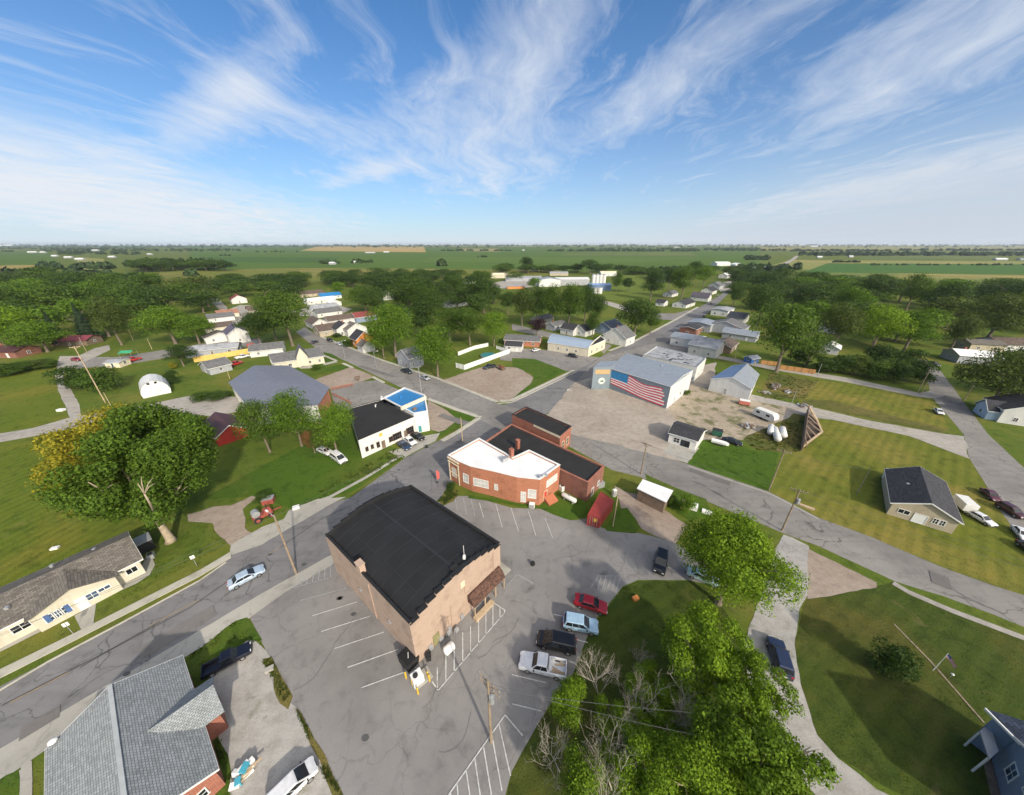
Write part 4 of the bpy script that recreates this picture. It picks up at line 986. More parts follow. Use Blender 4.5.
opening(blue, s1 + (u1 - u0) * .02, u1, (u1 - s1).length * .3, .1, 1.0, 2.2, 'door', m_trim, plain('teal_door', (.05, .25, .27), .6))

# ------------------------------------------------------------------ metal building with the flag mural
hf = 7.6
f0, f1, f2, f3 = (at_h(M6(*p), hf) for p in ((330, 185), (708, 300), (850, 195), (430, 88)))
fl = gable('metal_building', 'grey blue metal building with a painted flag mural on its long wall', 'building', [f0, f1, f2, f3], hf, hf + .9, m_metalwall, m_metalroof, 0, .12, False)
df = (f1 - f0).normalized(); nf_ = Vector((df.y, -df.x)); nf_ = nf_ if nf_.dot(-f0) > 0 else -nf_; Lf = (f1 - f0).length
def onf(x, z, o=.03): p = f0 + df * x + nf_ * o; return (p.x, p.y, z)
# the flag: rippling stripes painted as thin panels, blue field with stars
x0, x1, zt, zb = .3, Lf * .93, hf - .5, .35
def wave(u, k):                                          # height of stripe edge k (0 top .. 13 bottom) at u 0..1
    top = zt - .55 * u + .62 * math.sin(u * 8.5 - .6) * min(1, u * 2.0) - .9 * max(0, u - .45) * (1 - k / 13) * 1.6
    bot = zb + 1.55 * (1 - u) ** 1.3 + .25 * math.sin(u * 6 + .6) * (1 - u)
    return top + (bot - top) * k / 13
mural = MB(); mr_, mw_, mbz, mst = MB(), MB(), MB(), []; NS = 30
for k in range(13):
    mm = mr_ if k % 2 == 0 else mw_
    for i in range(NS):
        ua, ub = i / NS, (i + 1) / NS
        if k < 7 and ub <= .335: continue
        e = lambda u: x0 + (x1 - x0) * u * (1 + .06 * (k / 13 - .5)) - (.0 if u < .99 else .5 * math.sin(k * 1.1))
        mm.quad(onf(e(ua), wave(ua, k + 1)), onf(e(ub), wave(ub, k + 1)), onf(e(ub), wave(ub, k)), onf(e(ua), wave(ua, k)))
for i in range(10):
    ua, ub = .335 * i / 10, .335 * (i + 1) / 10; e = lambda u: x0 + (x1 - x0) * u
    mbz.quad(onf(e(ua), wave(ua, 7)), onf(e(ub), wave(ub, 7)), onf(e(ub), wave(ub, 0)), onf(e(ua), wave(ua, 0)))
for r_ in range(5):
    for c_ in range(6):
        u = .03 + c_ * .053; z = wave(u, .9 + r_ * 1.35); cx_ = x0 + (x1 - x0) * u
        pts = [onf(cx_ + math.cos(j * math.pi / 5 + math.pi / 2) * (.13 if j % 2 == 0 else .055), z + math.sin(j * math.pi / 5 + math.pi / 2) * (.13 if j % 2 == 0 else .055), .034) for j in range(10)]
        mst.append((pts, tess([(math.cos(j * math.pi / 5 + math.pi / 2) * (.13 if j % 2 == 0 else .055), math.sin(j * math.pi / 5 + math.pi / 2) * (.13 if j % 2 == 0 else .055)) for j in range(10)])))
fm = mr_.build('mural_pattern', plain('mural_red', (.62, .045, .07), .7, 0, .25), fl, world=True)
mw_.build('stripe_pattern', plain('mural_white', (.82, .78, .74), .7, 0, .15), fm, world=True)
mbz.build('blue_field', plain('mural_blue', (.03, .22, .46), .7, 0, .2), fm, world=True)
for pts, tr in mst: MB().add(pts, tr).build('star', plain('mural_star', (.16, .34, .5), .7), fm, world=True)
# raised left bay with banner and round emblem
g0, g1 = at_h(M6(215, 172), hf + 1.0), f0 - df * .02
g1 = V2(g1); g2 = g1 + (f3 - f0).normalized() * 7.5; g3 = g0 + (f3 - f0).normalized() * 7.5
fb = g1 - g0; dg = fb.normalized(); ng = Vector((dg.y, -dg.x)); ng = ng if ng.dot(-g0) > 0 else -ng; Lg = fb.length
bay = MB(); bay.prism([g0 + ng * .12, g1 + ng * .12, g2, g3], 0, hf + .7); bay.build('front_bay', m_metalwall, fl, world=True)
MB().prism(inset([g0 + ng * .12, g1 + ng * .12, g2, g3], -.1), hf + .71, hf + .85).build('bay_roof', m_metalroof, fl, world=True)
def ong(x, z, o=.16): p = g0 + dg * x + ng * o; return (p.x, p.y, z)
bn = MB(); bn.quad(ong(Lg * .12, 5.9), ong(Lg * .92, 5.75), ong(Lg * .92, 7.4), ong(Lg * .12, 7.6)); bnr = bn.build('banner', plain('banner_gold', (.45, .31, .15), .7, 0, .25, 2), fl, world=True)
def disc(r, o, cx_, cz, n=28): return [ong(cx_ + math.cos(i * 2 * math.pi / n) * r, cz + math.sin(i * 2 * math.pi / n) * r, o) for i in range(n)]
eb = MB(); eb.quad(*disc(1.35, .16, Lg * .52, 3.2)); em = eb.build('emblem', plain('emblem_white', (.66, .68, .64), .7), fl, world=True)
eb = MB()
for k_ in range(28):
    a0_, a1_ = k_ * 2 * math.pi / 28, (k_ + 1) * 2 * math.pi / 28
    eb.quad(*[ong(Lg * .52 + math.cos(a) * r, 3.2 + math.sin(a) * r, .166) for r, a in ((1.28, a0_), (1.28, a1_), (1.14, a1_), (1.14, a0_))])
eb.build('emblem_ring', plain('emblem_green', (.10, .18, .12), .7), em, world=True)
eb = MB(); eb.quad(*[ong(Lg * .52 + math.cos(t_) * (.6 + .22 * math.sin(3 * t_ + 1)), 3.1 + math.sin(t_) * (.55 + .2 * math.cos(2 * t_)), .168) for t_ in [i * 2 * math.pi / 26 for i in range(26)]]); eb.build('emblem_figure', plain('emblem_dark', (.05, .10, .05), .7, 0, .5, 4), em, world=True)
eb = MB(); eb.quad(*[ong(Lg * .52 - .1 + math.cos(t_) * .28, 3.25 + math.sin(t_) * .2, .171) for t_ in [i * 2 * math.pi / 12 for i in range(12)]]); eb.build('emblem_figure', plain('emblem_light', (.25, .45, .2), .7), em, world=True)
wm = MB(); ds = (f2 - f1).normalized(); ns_ = Vector((ds.y, -ds.x)); ns_ = ns_ if ns_.dot(df) > 0 else -ns_
wm.prism([f1 + ns_ * .02, f2 + ns_ * .02, f2 + ns_ * .07, f1 + ns_ * .07], 0, hf - .1).build('white_end_wall', m_whitemetal, fl, world=True)
for t_, kd, ww, h2 in ((.3, 'door', 1.1, 2.2), (.55, 'window', 1.2, 1.0)): opening(fl, f1 + ns_ * .07, f2 + ns_ * .07, (f2 - f1).length * t_, .1 if kd == 'door' else 1.4, ww, h2, kd, m_trim, m_steel if kd == 'door' else None)
for t_, s_ in ((.62, .75), (.8, .45)):
    p = f0.lerp(f1, t_).lerp(f3.lerp(f2, t_), s_); roof_vent(fl, p, hf + .5, .55)
# patched flat-roofed stores behind it along the street
hk = 6.0
k0, k1, k2, k3 = (at_h(Q6(*p), hk) for p in ((0, 485), (395, 575), (480, 490), (120, 405)))
row = flat('flat_roofed_store', 'flat roofed store with patched grey roof joined to the back of the metal building', 'building', [k0 + (k3 - k0) * .16, k1 + (k2 - k1) * .2, k2, k3], hk, m_whitep, m_flatgrey, m_steel, .3, .3)
for i in range(16):
    p = k0.lerp(k1, rng.uniform(.25, .95)).lerp(k3.lerp(k2, rng.uniform(.25, .95)), rng.uniform(.3, .9)); MB().box((p.x, p.y, hk - .26 + .004 * i), (rng.uniform(.8, 2.6), rng.uniform(.4, 1.0), .05), rng.choice([.75, -.8])).build('roof_patch', m_seam, row, world=True)
auto_windows(row, [k0, k1, k2, k3], hk, False, 1)
# ------------------------------------------------------------------ the nearer houses
GY = 46.0                                                # bearing of the street grid
# white ranch house at the left edge
he, hr = 3.0, 4.7
c1, c2 = at_h(M5(607, 350), he), at_h(M5(548, 238), he); c0 = at_h(M5(-250, 774), he); c3 = c0 + (c2 - c1)
ranch = gable('ranch_house', 'long cream ranch house with grey shingle roof and front gable beside the main road', 'house', [c0, c1, c2, c3], he, hr, m_cream, m_sh_tan, 0, .5, False)
dR = (c1 - c0).normalized(); nR = Vector((dR.y, -dR.x)); nR = nR if nR.dot(-c0) > 0 else -nR
ga, gb = at_h(M5(128, 620), he), at_h(M5(506, 432), he)
def proj(p): return c0 + dR * (p - c0).dot(dR)
ga, gb = proj(ga), proj(gb); gA, gB = ga + nR * 1.1, gb + nR * 1.1; gm = (gA + gB) / 2; back = gm - nR * 5.2
m = MB(); m.quad((*gA, 0), (*gB, 0), (*gB, he), (*gm, he + 1.45), (*gA, he)); m.quad((*ga, 0), (*gA, 0), (*gA, he), (*ga, he)); m.quad((*gB, 0), (*gb, 0), (*gb, he), (*gB, he)); m.build('gable_wall', m_cream, ranch, world=True)
m = MB(); o_ = nR * .5
for s_, e_ in ((-1, gA), (1, gB)):
    ee = e_ + (e_ - gm).normalized() * .4
    q = [Vector((*(ee + o_), he - .17)), Vector((*(gm + o_), he + 1.5)), Vector((*back, he + 1.55)), Vector((*(ee - nR * 1.8), he - .1))]
    if s_ < 0: q = q[::-1]
    m.add(q + [v + Vector((0, 0, .14)) for v in q], [(3, 2, 1, 0), (4, 5, 6, 7), (0, 1, 5, 4), (1, 2, 6, 5), (2, 3, 7, 6), (3, 0, 4, 7)])
m.build('gable_roof', m_sh_tan, ranch, world=True)
Lg_ = (gB - gA).length
for t_, sill, ww, h2, kd in ((.16, .9, 1.0, 1.3, 'window'), (.25, .9, .9, 1.3, 'window'), (.34, .9, 1.0, 1.3, 'window'), (.52, .1, 1.0, 2.1, 'door'), (.66, 1.0, 1.2, 1.2, 'window'), (.82, 1.4, 1.3, .7, 'window')):
    o = opening(ranch, gA, gB, Lg_ * t_, sill, ww, h2, kd, m_trim, m_glassb if kd == 'window' else m_trim)
d_ = (c1 - gb).length
opening(ranch, gb, c1, d_ * .6, 1.1, 1.3, 1.1, 'window'); opening(ranch, c0, ga, (ga - c0).length * .82, 1.0, 1.6, 1.2, 'window'); opening(ranch, c1, c2, 2.4, 1.0, 1.2, 1.2, 'window')
sh = MB()
for t_ in (.135, .365): p = gA + (gB - gA) * t_ + nR * .05; sh.box((*p, 1.55), (.45, .06, 1.35), math.atan2(dR.y, dR.x))
sh.build('shutter', plain('blue_shutter', (.06, .12, .28), .6), ranch, world=True)
for t_, s_ in ((.55, .3), (.8, .22), (.3, -.3)): roof_vent(ranch, c0.lerp(c1, t_).lerp(c3.lerp(c2, t_), .5 + s_), he + .9, .4, m_steel)
p = c1 + (c1 - c0).normalized() * 1.3 + (c2 - c1) * .35
ac = thing('air_conditioner', 'grey air conditioner box beside the end of the cream ranch house', 'air conditioner', (p.x, p.y, 0)); MB().box((0, 0, .45), (.9, .9, .9), .6).build('casing', m_steel, ac, bevel=.04); MB().cyl((0, 0, .9), .33, .04).build('fan_grille', m_under, ac)
pw = thing('lean_to', 'dark shed lean-to with pale top against the cream ranch house', 'lean-to', (*(c1 + (c2 - c1) * .72 + dR * 1.2), 0), math.atan2(dR.y, dR.x))
MB().box((0, 0, 1.0), (2.2, 2.4, 2.0)).build('wall', m_under, pw); MB().box((0, 0, 2.06), (2.4, 2.6, .12)).build('roof', m_steel, pw)
# grey-roofed brick house bottom left
he, hr = 3.2, 5.5
d1, d2 = at_h(I(715, 255), he), at_h(I(850, 695), he); rt = at_h(I(440, 370), hr); e0 = rt * 2 - d1; e3 = e0 + (d2 - d1)
bl = gable('brick_bungalow', 'red brick bungalow under a wide light grey shingle roof in the near left corner', 'house', [d1, d2, e3, e0], he, hr, m_brickl, m_sh_lt, 0, .3, True, 1)
ax = (d2 - d1).normalized(); px_ = Vector((ax.y, -ax.x)); px_ = px_ if px_.dot(d1 - rt) > 0 else -px_
w0, w1 = at_h(I(800, 542), he), d1 + ax * .35 * (d2 - d1).length
apx = at_h(I(850, 360), he + 1.5); wn = at_h(I(892, 462), he); wf = apx * 2 - wn
bk = at_h(I(590, 545), he + 1.55)
m = MB()
for e_, s_ in ((wn, 1), (wf, -1)):
    b2_ = e_ - (apx - bk).normalized() * (apx - bk).length * .55
    q = [Vector((*e_, he - .1)), Vector((*apx, he + 1.55)), Vector((*bk, he + 1.6)), Vector((*b2_, he + .05))]
    if s_ > 0: q = q[::-1]
    m.add(q + [v + Vector((0, 0, .15)) for v in q], [(3, 2, 1, 0), (4, 5, 6, 7), (0, 1, 5, 4), (1, 2, 6, 5), (2, 3, 7, 6), (3, 0, 4, 7)])
m.build('porch_roof', m_sh_lt, bl, world=True)
ii = (apx - bk).normalized() * -.45
a_, b_ = wn + ii - (wn - wf).normalized() * .35, wf + ii + (wn - wf).normalized() * .35
pm_ = (a_ + b_) / 2; m = MB(); m.quad((*a_, 0), (*b_, 0), (*b_, he), (*pm_, he + 1.3), (*a_, he))
bkk = (apx - bk).normalized() * -3.2; m.quad((*a_, 0), (*a_, he), (*(a_ + bkk), he), (*(a_ + bkk), 0)); m.quad((*b_, 0), (*(b_ + bkk), 0), (*(b_ + bkk), he), (*b_, he)); m.build('porch_wall', m_brickl, bl, world=True)
for q in (I(420, 462), I(440, 630)):
    p = at_h(q, hr - .3); MB().box((*p, hr - .42), (.35, .75, .3), math.atan2(ax.y, ax.x) + 1.1).build('roof_vent', m_black2, bl, world=True)
m = MB(); rb_ = rt + (d2 - d1); m.beam((*(rt - ax * .3), hr + .17), (*(rb_ + ax * .3), hr + .17), .35, .07); m.build('ridge_cap', plain('ridge_shingle', (.33, .35, .36), .9), bl, world=True)
p = at_h(I(212, 585), he + .6); MB().ball((*p, he + .75), .35, 10, 6, .6).build('dish', m_trim, bl, world=True)
# tan house with charcoal roof on the dry lawn, right
he, hr = 2.9, 5.0
q = [at_h(M4(*p), he) for p in ((265, 310), (598, 407), (515, 207), (235, 150))]
rh = gable('tan_house', 'small tan house with charcoal roof standing alone on the dry lawn', 'house', q, he, hr, m_tansiding, m_sh_dark, 1, .4, False)
Lh = (q[1] - q[0]).length
for t_, sill, ww, h2, kd in ((.22, 1.1, 1.6, 1.0, 'window'), (.48, .1, 1.8, 2.0, 'door'), (.70, 1.0, .8, 1.2, 'window'), (.80, 1.0, .8, 1.2, 'window')): opening(rh, q[0], q[1], Lh * t_, sill, ww, h2, kd, m_trim, m_trim if kd == 'door' else None)
for t_, s_ in ((.25, .5), (.6, .3)): roof_vent(rh, q[0].lerp(q[1], t_).lerp(q[3].lerp(q[2], t_), s_), he + 1.0, .4)
a_, b_ = q[3].lerp(q[2], .02), q[3].lerp(q[2], .42); o_ = (q[3] - q[0]).normalized() * 2.2
MB().prism([a_, b_, b_ + o_, a_ + o_], 0, 2.4).build('back_porch', m_whitep, rh, world=True)
# blue house bottom right corner
a_, b_ = V2(G(N9(385, 530))), V2(G(N9(450, 800))); ub = (b_ - a_).normalized(); vb = Vector((-ub.y, ub.x)); vb = vb if vb.x > 0 else -vb
fp = ccw([a_, a_ + ub * 8.5, a_ + ub * 8.5 + vb * 9, a_ + vb * 9])
k0_ = [i for i in range(4) if (V2(fp[i]) - a_).length < .01][0]; ax_b = 1 if (V2(fp[(k0_ + 1) % 4]) - a_ - ub * 8.5).length < .01 else 0
bh = gable('blue_house', 'blue grey sided house with dark roof and white trimmed windows in the near right corner', 'house', [a_, a_ + ub * 8.5, a_ + ub * 8.5 + vb * 9, a_ + vb * 9], 4.4, 7.2, m_bluesiding, m_sh_blue, 1, .4, False)
w_a, w_b = (a_ + ub * 8.5, a_) if Vector((-ub.y, ub.x)).dot(vb) < 0 else (a_, a_ + ub * 8.5)
if Vector(((w_b - w_a).y, -(w_b - w_a).x)).dot(vb) > 0: w_a, w_b = w_b, w_a
def onb(t): return t if (w_a - a_).length < .01 else (w_b - w_a).length - t
opening(bh, w_a, w_b, onb(2.3), 1.6, 1.3, 1.7, 'window', m_trim, m_glassb); opening(bh, w_a, w_b, onb(4.6), 3.2, 1.2, 1.5, 'window', m_trim, m_glassb)
M0 = at_h(N9(350, 165), 4.6); fp2 = [M0, a_ - ub * .2, a_ - ub * .2 + vb * 12, M0 + vb * 12]
m = MB(); m.walls([M0 + vb * .4 + ub * .3, a_ - ub * .05 + vb * .4, a_ - ub * .05 + vb * 11, M0 + vb * 11 + ub * .3], 0, 4.6); m.build('rear_wall', m_bluesiding, bh, world=True)
m = MB(); e0_, e1_ = M0 - ub * .3, a_ + ub * .7; r0_, r1_ = e0_ + vb * 6, e1_ + vb * 6; f0_, f1_ = e0_ + vb * 12, e1_ + vb * 12
for q in ([(*e0_, 4.5), (*e1_, 4.5), (*r1_, 7.6), (*r0_, 7.6)], [(*r0_, 7.6), (*r1_, 7.6), (*f1_, 4.5), (*f0_, 4.5)]): m.add([Vector(v) for v in q] + [Vector(v) + Vector((0, 0, .18)) for v in q], [(3, 2, 1, 0), (4, 5, 6, 7), (0, 1, 5, 4), (1, 2, 6, 5), (2, 3, 7, 6), (3, 0, 4, 7)])
m.build('roof', m_sh_blue, bh, world=True)
m = MB(); m.beam((*(e0_ - vb * .06), 4.62), (*(e1_ - vb * .06), 4.62), .14, .24); m.build('gutter', m_trim, bh, world=True)
pz = [at_h(N9(*q), 2.9) for q in ((300, 310), (378, 250), (440, 465), (372, 528))]
MB().prism(pz, 2.8, 2.95, True).build('porch_roof', m_greysiding, bh, world=True)
for q in (pz[0], pz[3]): MB().box((*q.lerp(sum(pz, Vector((0, 0))) / 4, .1), 1.4), (.14, .14, 2.8)).build('porch_post', m_trim, bh, world=True)
dk = [V2(G(N9(*q))) for q in ((325, 545), (380, 535), (448, 800), (385, 815))]
MB().prism(dk, .0, .25).build('deck', m_wood, bh, world=True)
# garage, white shed with blue-grey roof
q = [at_h(M3(*p), 2.9) for p in ((148, 262), (284, 302), (326, 250), (190, 207))]
ga_ = gable('garage', 'small white garage with dark roof and pale concrete apron by the cross street', 'garage', q, 2.9, 4.1, m_whitep, m_sh_dark, 0, .35, False)
Lq = (q[1] - q[0]).length; opening(ga_, q[0], q[1], Lq * .3, .6, 1.5, 1.5, 'window'); opening(ga_, q[0], q[1], Lq * .62, .05, 2.4, 2.1, 'garage', m_trim, m_glass)
he = 4.4; q = [at_h(b5(*p), he) for p in ((566, 388), (888, 469), (942, 352), (738, 286))]
ws = gable('white_barn', 'white metal barn with low gable roof beside the gravel yard', 'barn', q, he, he + 2.3, m_whitemetal, m_metalroof, 1, .25, False, roof2=siding('bright_blue_grey_roof', (.15, .23, .38), .6, True, .45, .15, .12, .35))
opening(ws, q[0], q[1], (q[1] - q[0]).length * .42, .1, 1.0, 2.2, 'door', m_trim, m_steel)
# long pale workshop across the street
he = 4.0; q = [at_h(Q4(*p), he) for p in ((350, 310), (645, 355), (690, 300), (385, 250))]
lw = gable('workshop', 'long pale workshop with light blue grey roof across the main road', 'workshop', q, he, he + 1.0, m_cream, siding('pale_blue_roof', (.30, .37, .46), .6, True, .5), 0, .25, False)
for t_ in (.28, .5, .72): opening(lw, q[0], q[1], (q[1] - q[0]).length * t_, 1.2, 1.0, 1.3, 'window')
opening(lw, q[1], q[2], (q[2] - q[1]).length * .3, .1, 1.2, 2.2, 'door', m_trim, m_wood)
k_ = (q[2] - q[1]).normalized(); e_ = [q[1] + (q[1] - q[0]).normalized() * .15, at_h(Q4(772, 300), he), at_h(Q4(735, 268), he), q[2] + (q[1] - q[0]).normalized() * .15]
fw = flat('office_block', 'cream parapet front block at the street end of the long workshop', 'building', e_, he + .6, m_cream_c, m_black2, m_trim, .4, .3)
for t_ in (.2, .5, .8): opening(fw, ccw(e_)[0], ccw(e_)[1], (V2(ccw(e_)[1]) - V2(ccw(e_)[0])).length * t_, .9, 1.2, 1.7, 'window')
# white round-roofed barn, left
bA, bB = V2(G(b1(125, 545))), V2(G(b1(345, 497))); dB = (bB - bA).normalized(); nB = Vector((-dB.y, dB.x)); WB = (bB - bA).length
barn = thing('round_barn', 'white round-roofed barn on the grass left of the grey roofed hall', 'barn', (*((bA + bB) / 2), 0))
arc = [(0, 0), (-.03, .22), (.02, .42), (.12, .58), (.27, .70), (.44, .76), (.5, .77)]; arc = arc + [(1 - x, z) for x, z in arc[::-1][1:]]
DB = 9.5
m = MB(); n = len(arc)
fr_ = [Vector((*(bA + dB * WB * x), z * WB)) for x, z in arc]; bk_ = [v + Vector((*(nB * DB), 0)) for v in fr_]
m.add(fr_ + bk_, [tuple(range(n - 1, -1, -1)), tuple(range(n, 2 * n))]); m.build('wall', plain('barn_white', (.74, .72, .66), .7), barn, world=True)
m = MB(); off = Vector((*(nB * -.25), 0)); of2 = Vector((*(nB * .3), 0)); cc_ = Vector((*((bA + bB) / 2), WB * .3))
o1 = [v + off + (v - Vector((cc_.x, cc_.y, cc_.z))).normalized() * .12 for v in fr_]; cb = cc_ + Vector((*(nB * DB), 0)); o2 = [v + of2 + (v - cb).normalized() * .12 for v in bk_]
m.add(o1 + o2, [(i, i + 1, n + i + 1, n + i) for i in range(n - 1)]); m.build('roof', m_whitemetal, barn, world=True)
for t_ in (.36, .62): opening(barn, bA, bB, WB * t_, 4.2, .8, .8, 'window', m_steel, bars=0)
opening(barn, bA, bB, WB * .5, .05, 3.2, 2.8, 'garage', m_trim, m_whitep)
# big slate-grey hall with brick end
hg = 5.4; gp = [at_h(Q3(*p), hg) for p in ((350, 330), (205, 148), (372, 38), (600, 38), (872, 188), (800, 300))]
gh = thing('grey_roofed_hall', 'wide hall with slate grey metal roof and brick end wall behind the green trees', 'building', (*gp[0], 0))
m = MB(); m.walls(gp, 0, hg - .1); m.build('wall', m_whitemetal, gh, world=True)
ce = sum(gp, Vector((0, 0))) / 6; ri0, ri1 = gp[1].lerp(gp[0], .5), gp[4].lerp(gp[5], .5)
ex = inset(gp, -.5); eo = ccw(gp)
m = MB(); cz = hg + 1.0
for i in range(6): m.quad((*ex[i], hg - .12), (*ex[(i + 1) % 6], hg - .12), (*ce, cz))
m.build('roof', m_greyroof, gh, world=True)
a_, b_ = wall_of(ccw(gp), gp[4], gp[5]); d_ = (b_ - a_).normalized(); n_ = Vector((d_.y, -d_.x))
MB().prism([a_ + n_ * .05, b_ + n_ * .05, b_ + n_ * .12, a_ + n_ * .12], 0, hg - .15).build('brick_end', m_brick, gh, world=True)
a_, b_ = wall_of(ccw(gp), gp[0], gp[1]); Lw = (b_ - a_).length
for t_ in (.2, .45, .7): opening(gh, a_, b_, Lw * t_, .05, 2.8, 3.4, 'garage', m_trim, plain('straw_door', (.55, .43, .2), .6))
w_ = [at_h(Q3(*p), 4.6) for p in ((500, 300), (600, 205), (870, 200), (790, 320))]
# maroon shed
q = rect(Q3(190, 505), -38, 12, 6.6); sh_ = gable('red_shed', 'red shed with dark maroon metal roof between the trees', 'shed', q, 2.6, 4.8, m_redp, m_maroon, 0, .3, False)
# white metal lean roofed shed and container by the lot
hq = 3.0; q = [at_h(N7(*p), hq) for p in ((492, 118), (680, 208), (725, 132), (530, 60))]
wsd = thing('open_shed', 'long low shed with flat white roof beside the cross street', 'shed', (*q[0], 0)); q = ccw(q)
MB().walls(inset(q, .25), 0, hq - .12).build('wall', m_wood, wsd, world=True); MB().prism(q, hq - .12, hq + .05, True).build('roof', m_wroof, wsd, world=True)
z = 2.6; q = [at_h(N7(*p), z) for p in ((180, 285), (258, 305), (340, 195), (262, 140))]
ctn = thing('shipping_container', 'red shipping container by the corner of the parking lot', 'container', (*q[0], 0)); q = ccw(q)
mm_ = siding('red_container', (.30, .045, .035), .35, True, .55, .1, .2, .8)
MB().prism(q, .12, z).build('body', mm_, ctn, world=True)
fr_ = MB()
for i in range(4):
    a_, b_ = q[i], q[(i + 1) % 4]
    for zz in (.18, z): fr_.beam((*a_, zz), (*b_, zz), .14, .14)
    fr_.beam((*a_, .1), (*a_, z + .06), .16, .16)
fr_.build('frame', plain('red_frame', (.25, .035, .03), .6), ctn, world=True)
a_, b_ = wall_of(q, V2(G(N7(180, 285), z)), V2(G(N7(258, 305), z))); d_ = (b_ - a_); n_ = Vector((d_.y, -d_.x)).normalized()
dr_ = MB()
for t_ in (.2, .42, .58, .8): p = a_ + d_ * t_ + n_ * .1; dr_.tube([(*p, .3), (*p, z - .2)], .03, 6)
dr_.build('lock_bar', m_steel, ctn, world=True)
sg = MB(); p = a_ + d_ * .62 + n_ * .06; sg.box((*p, 1.7), (.5, .04, .7), math.atan2(d_.y, d_.x)); sg.build('warning_plate', m_ytrim, ctn, world=True)

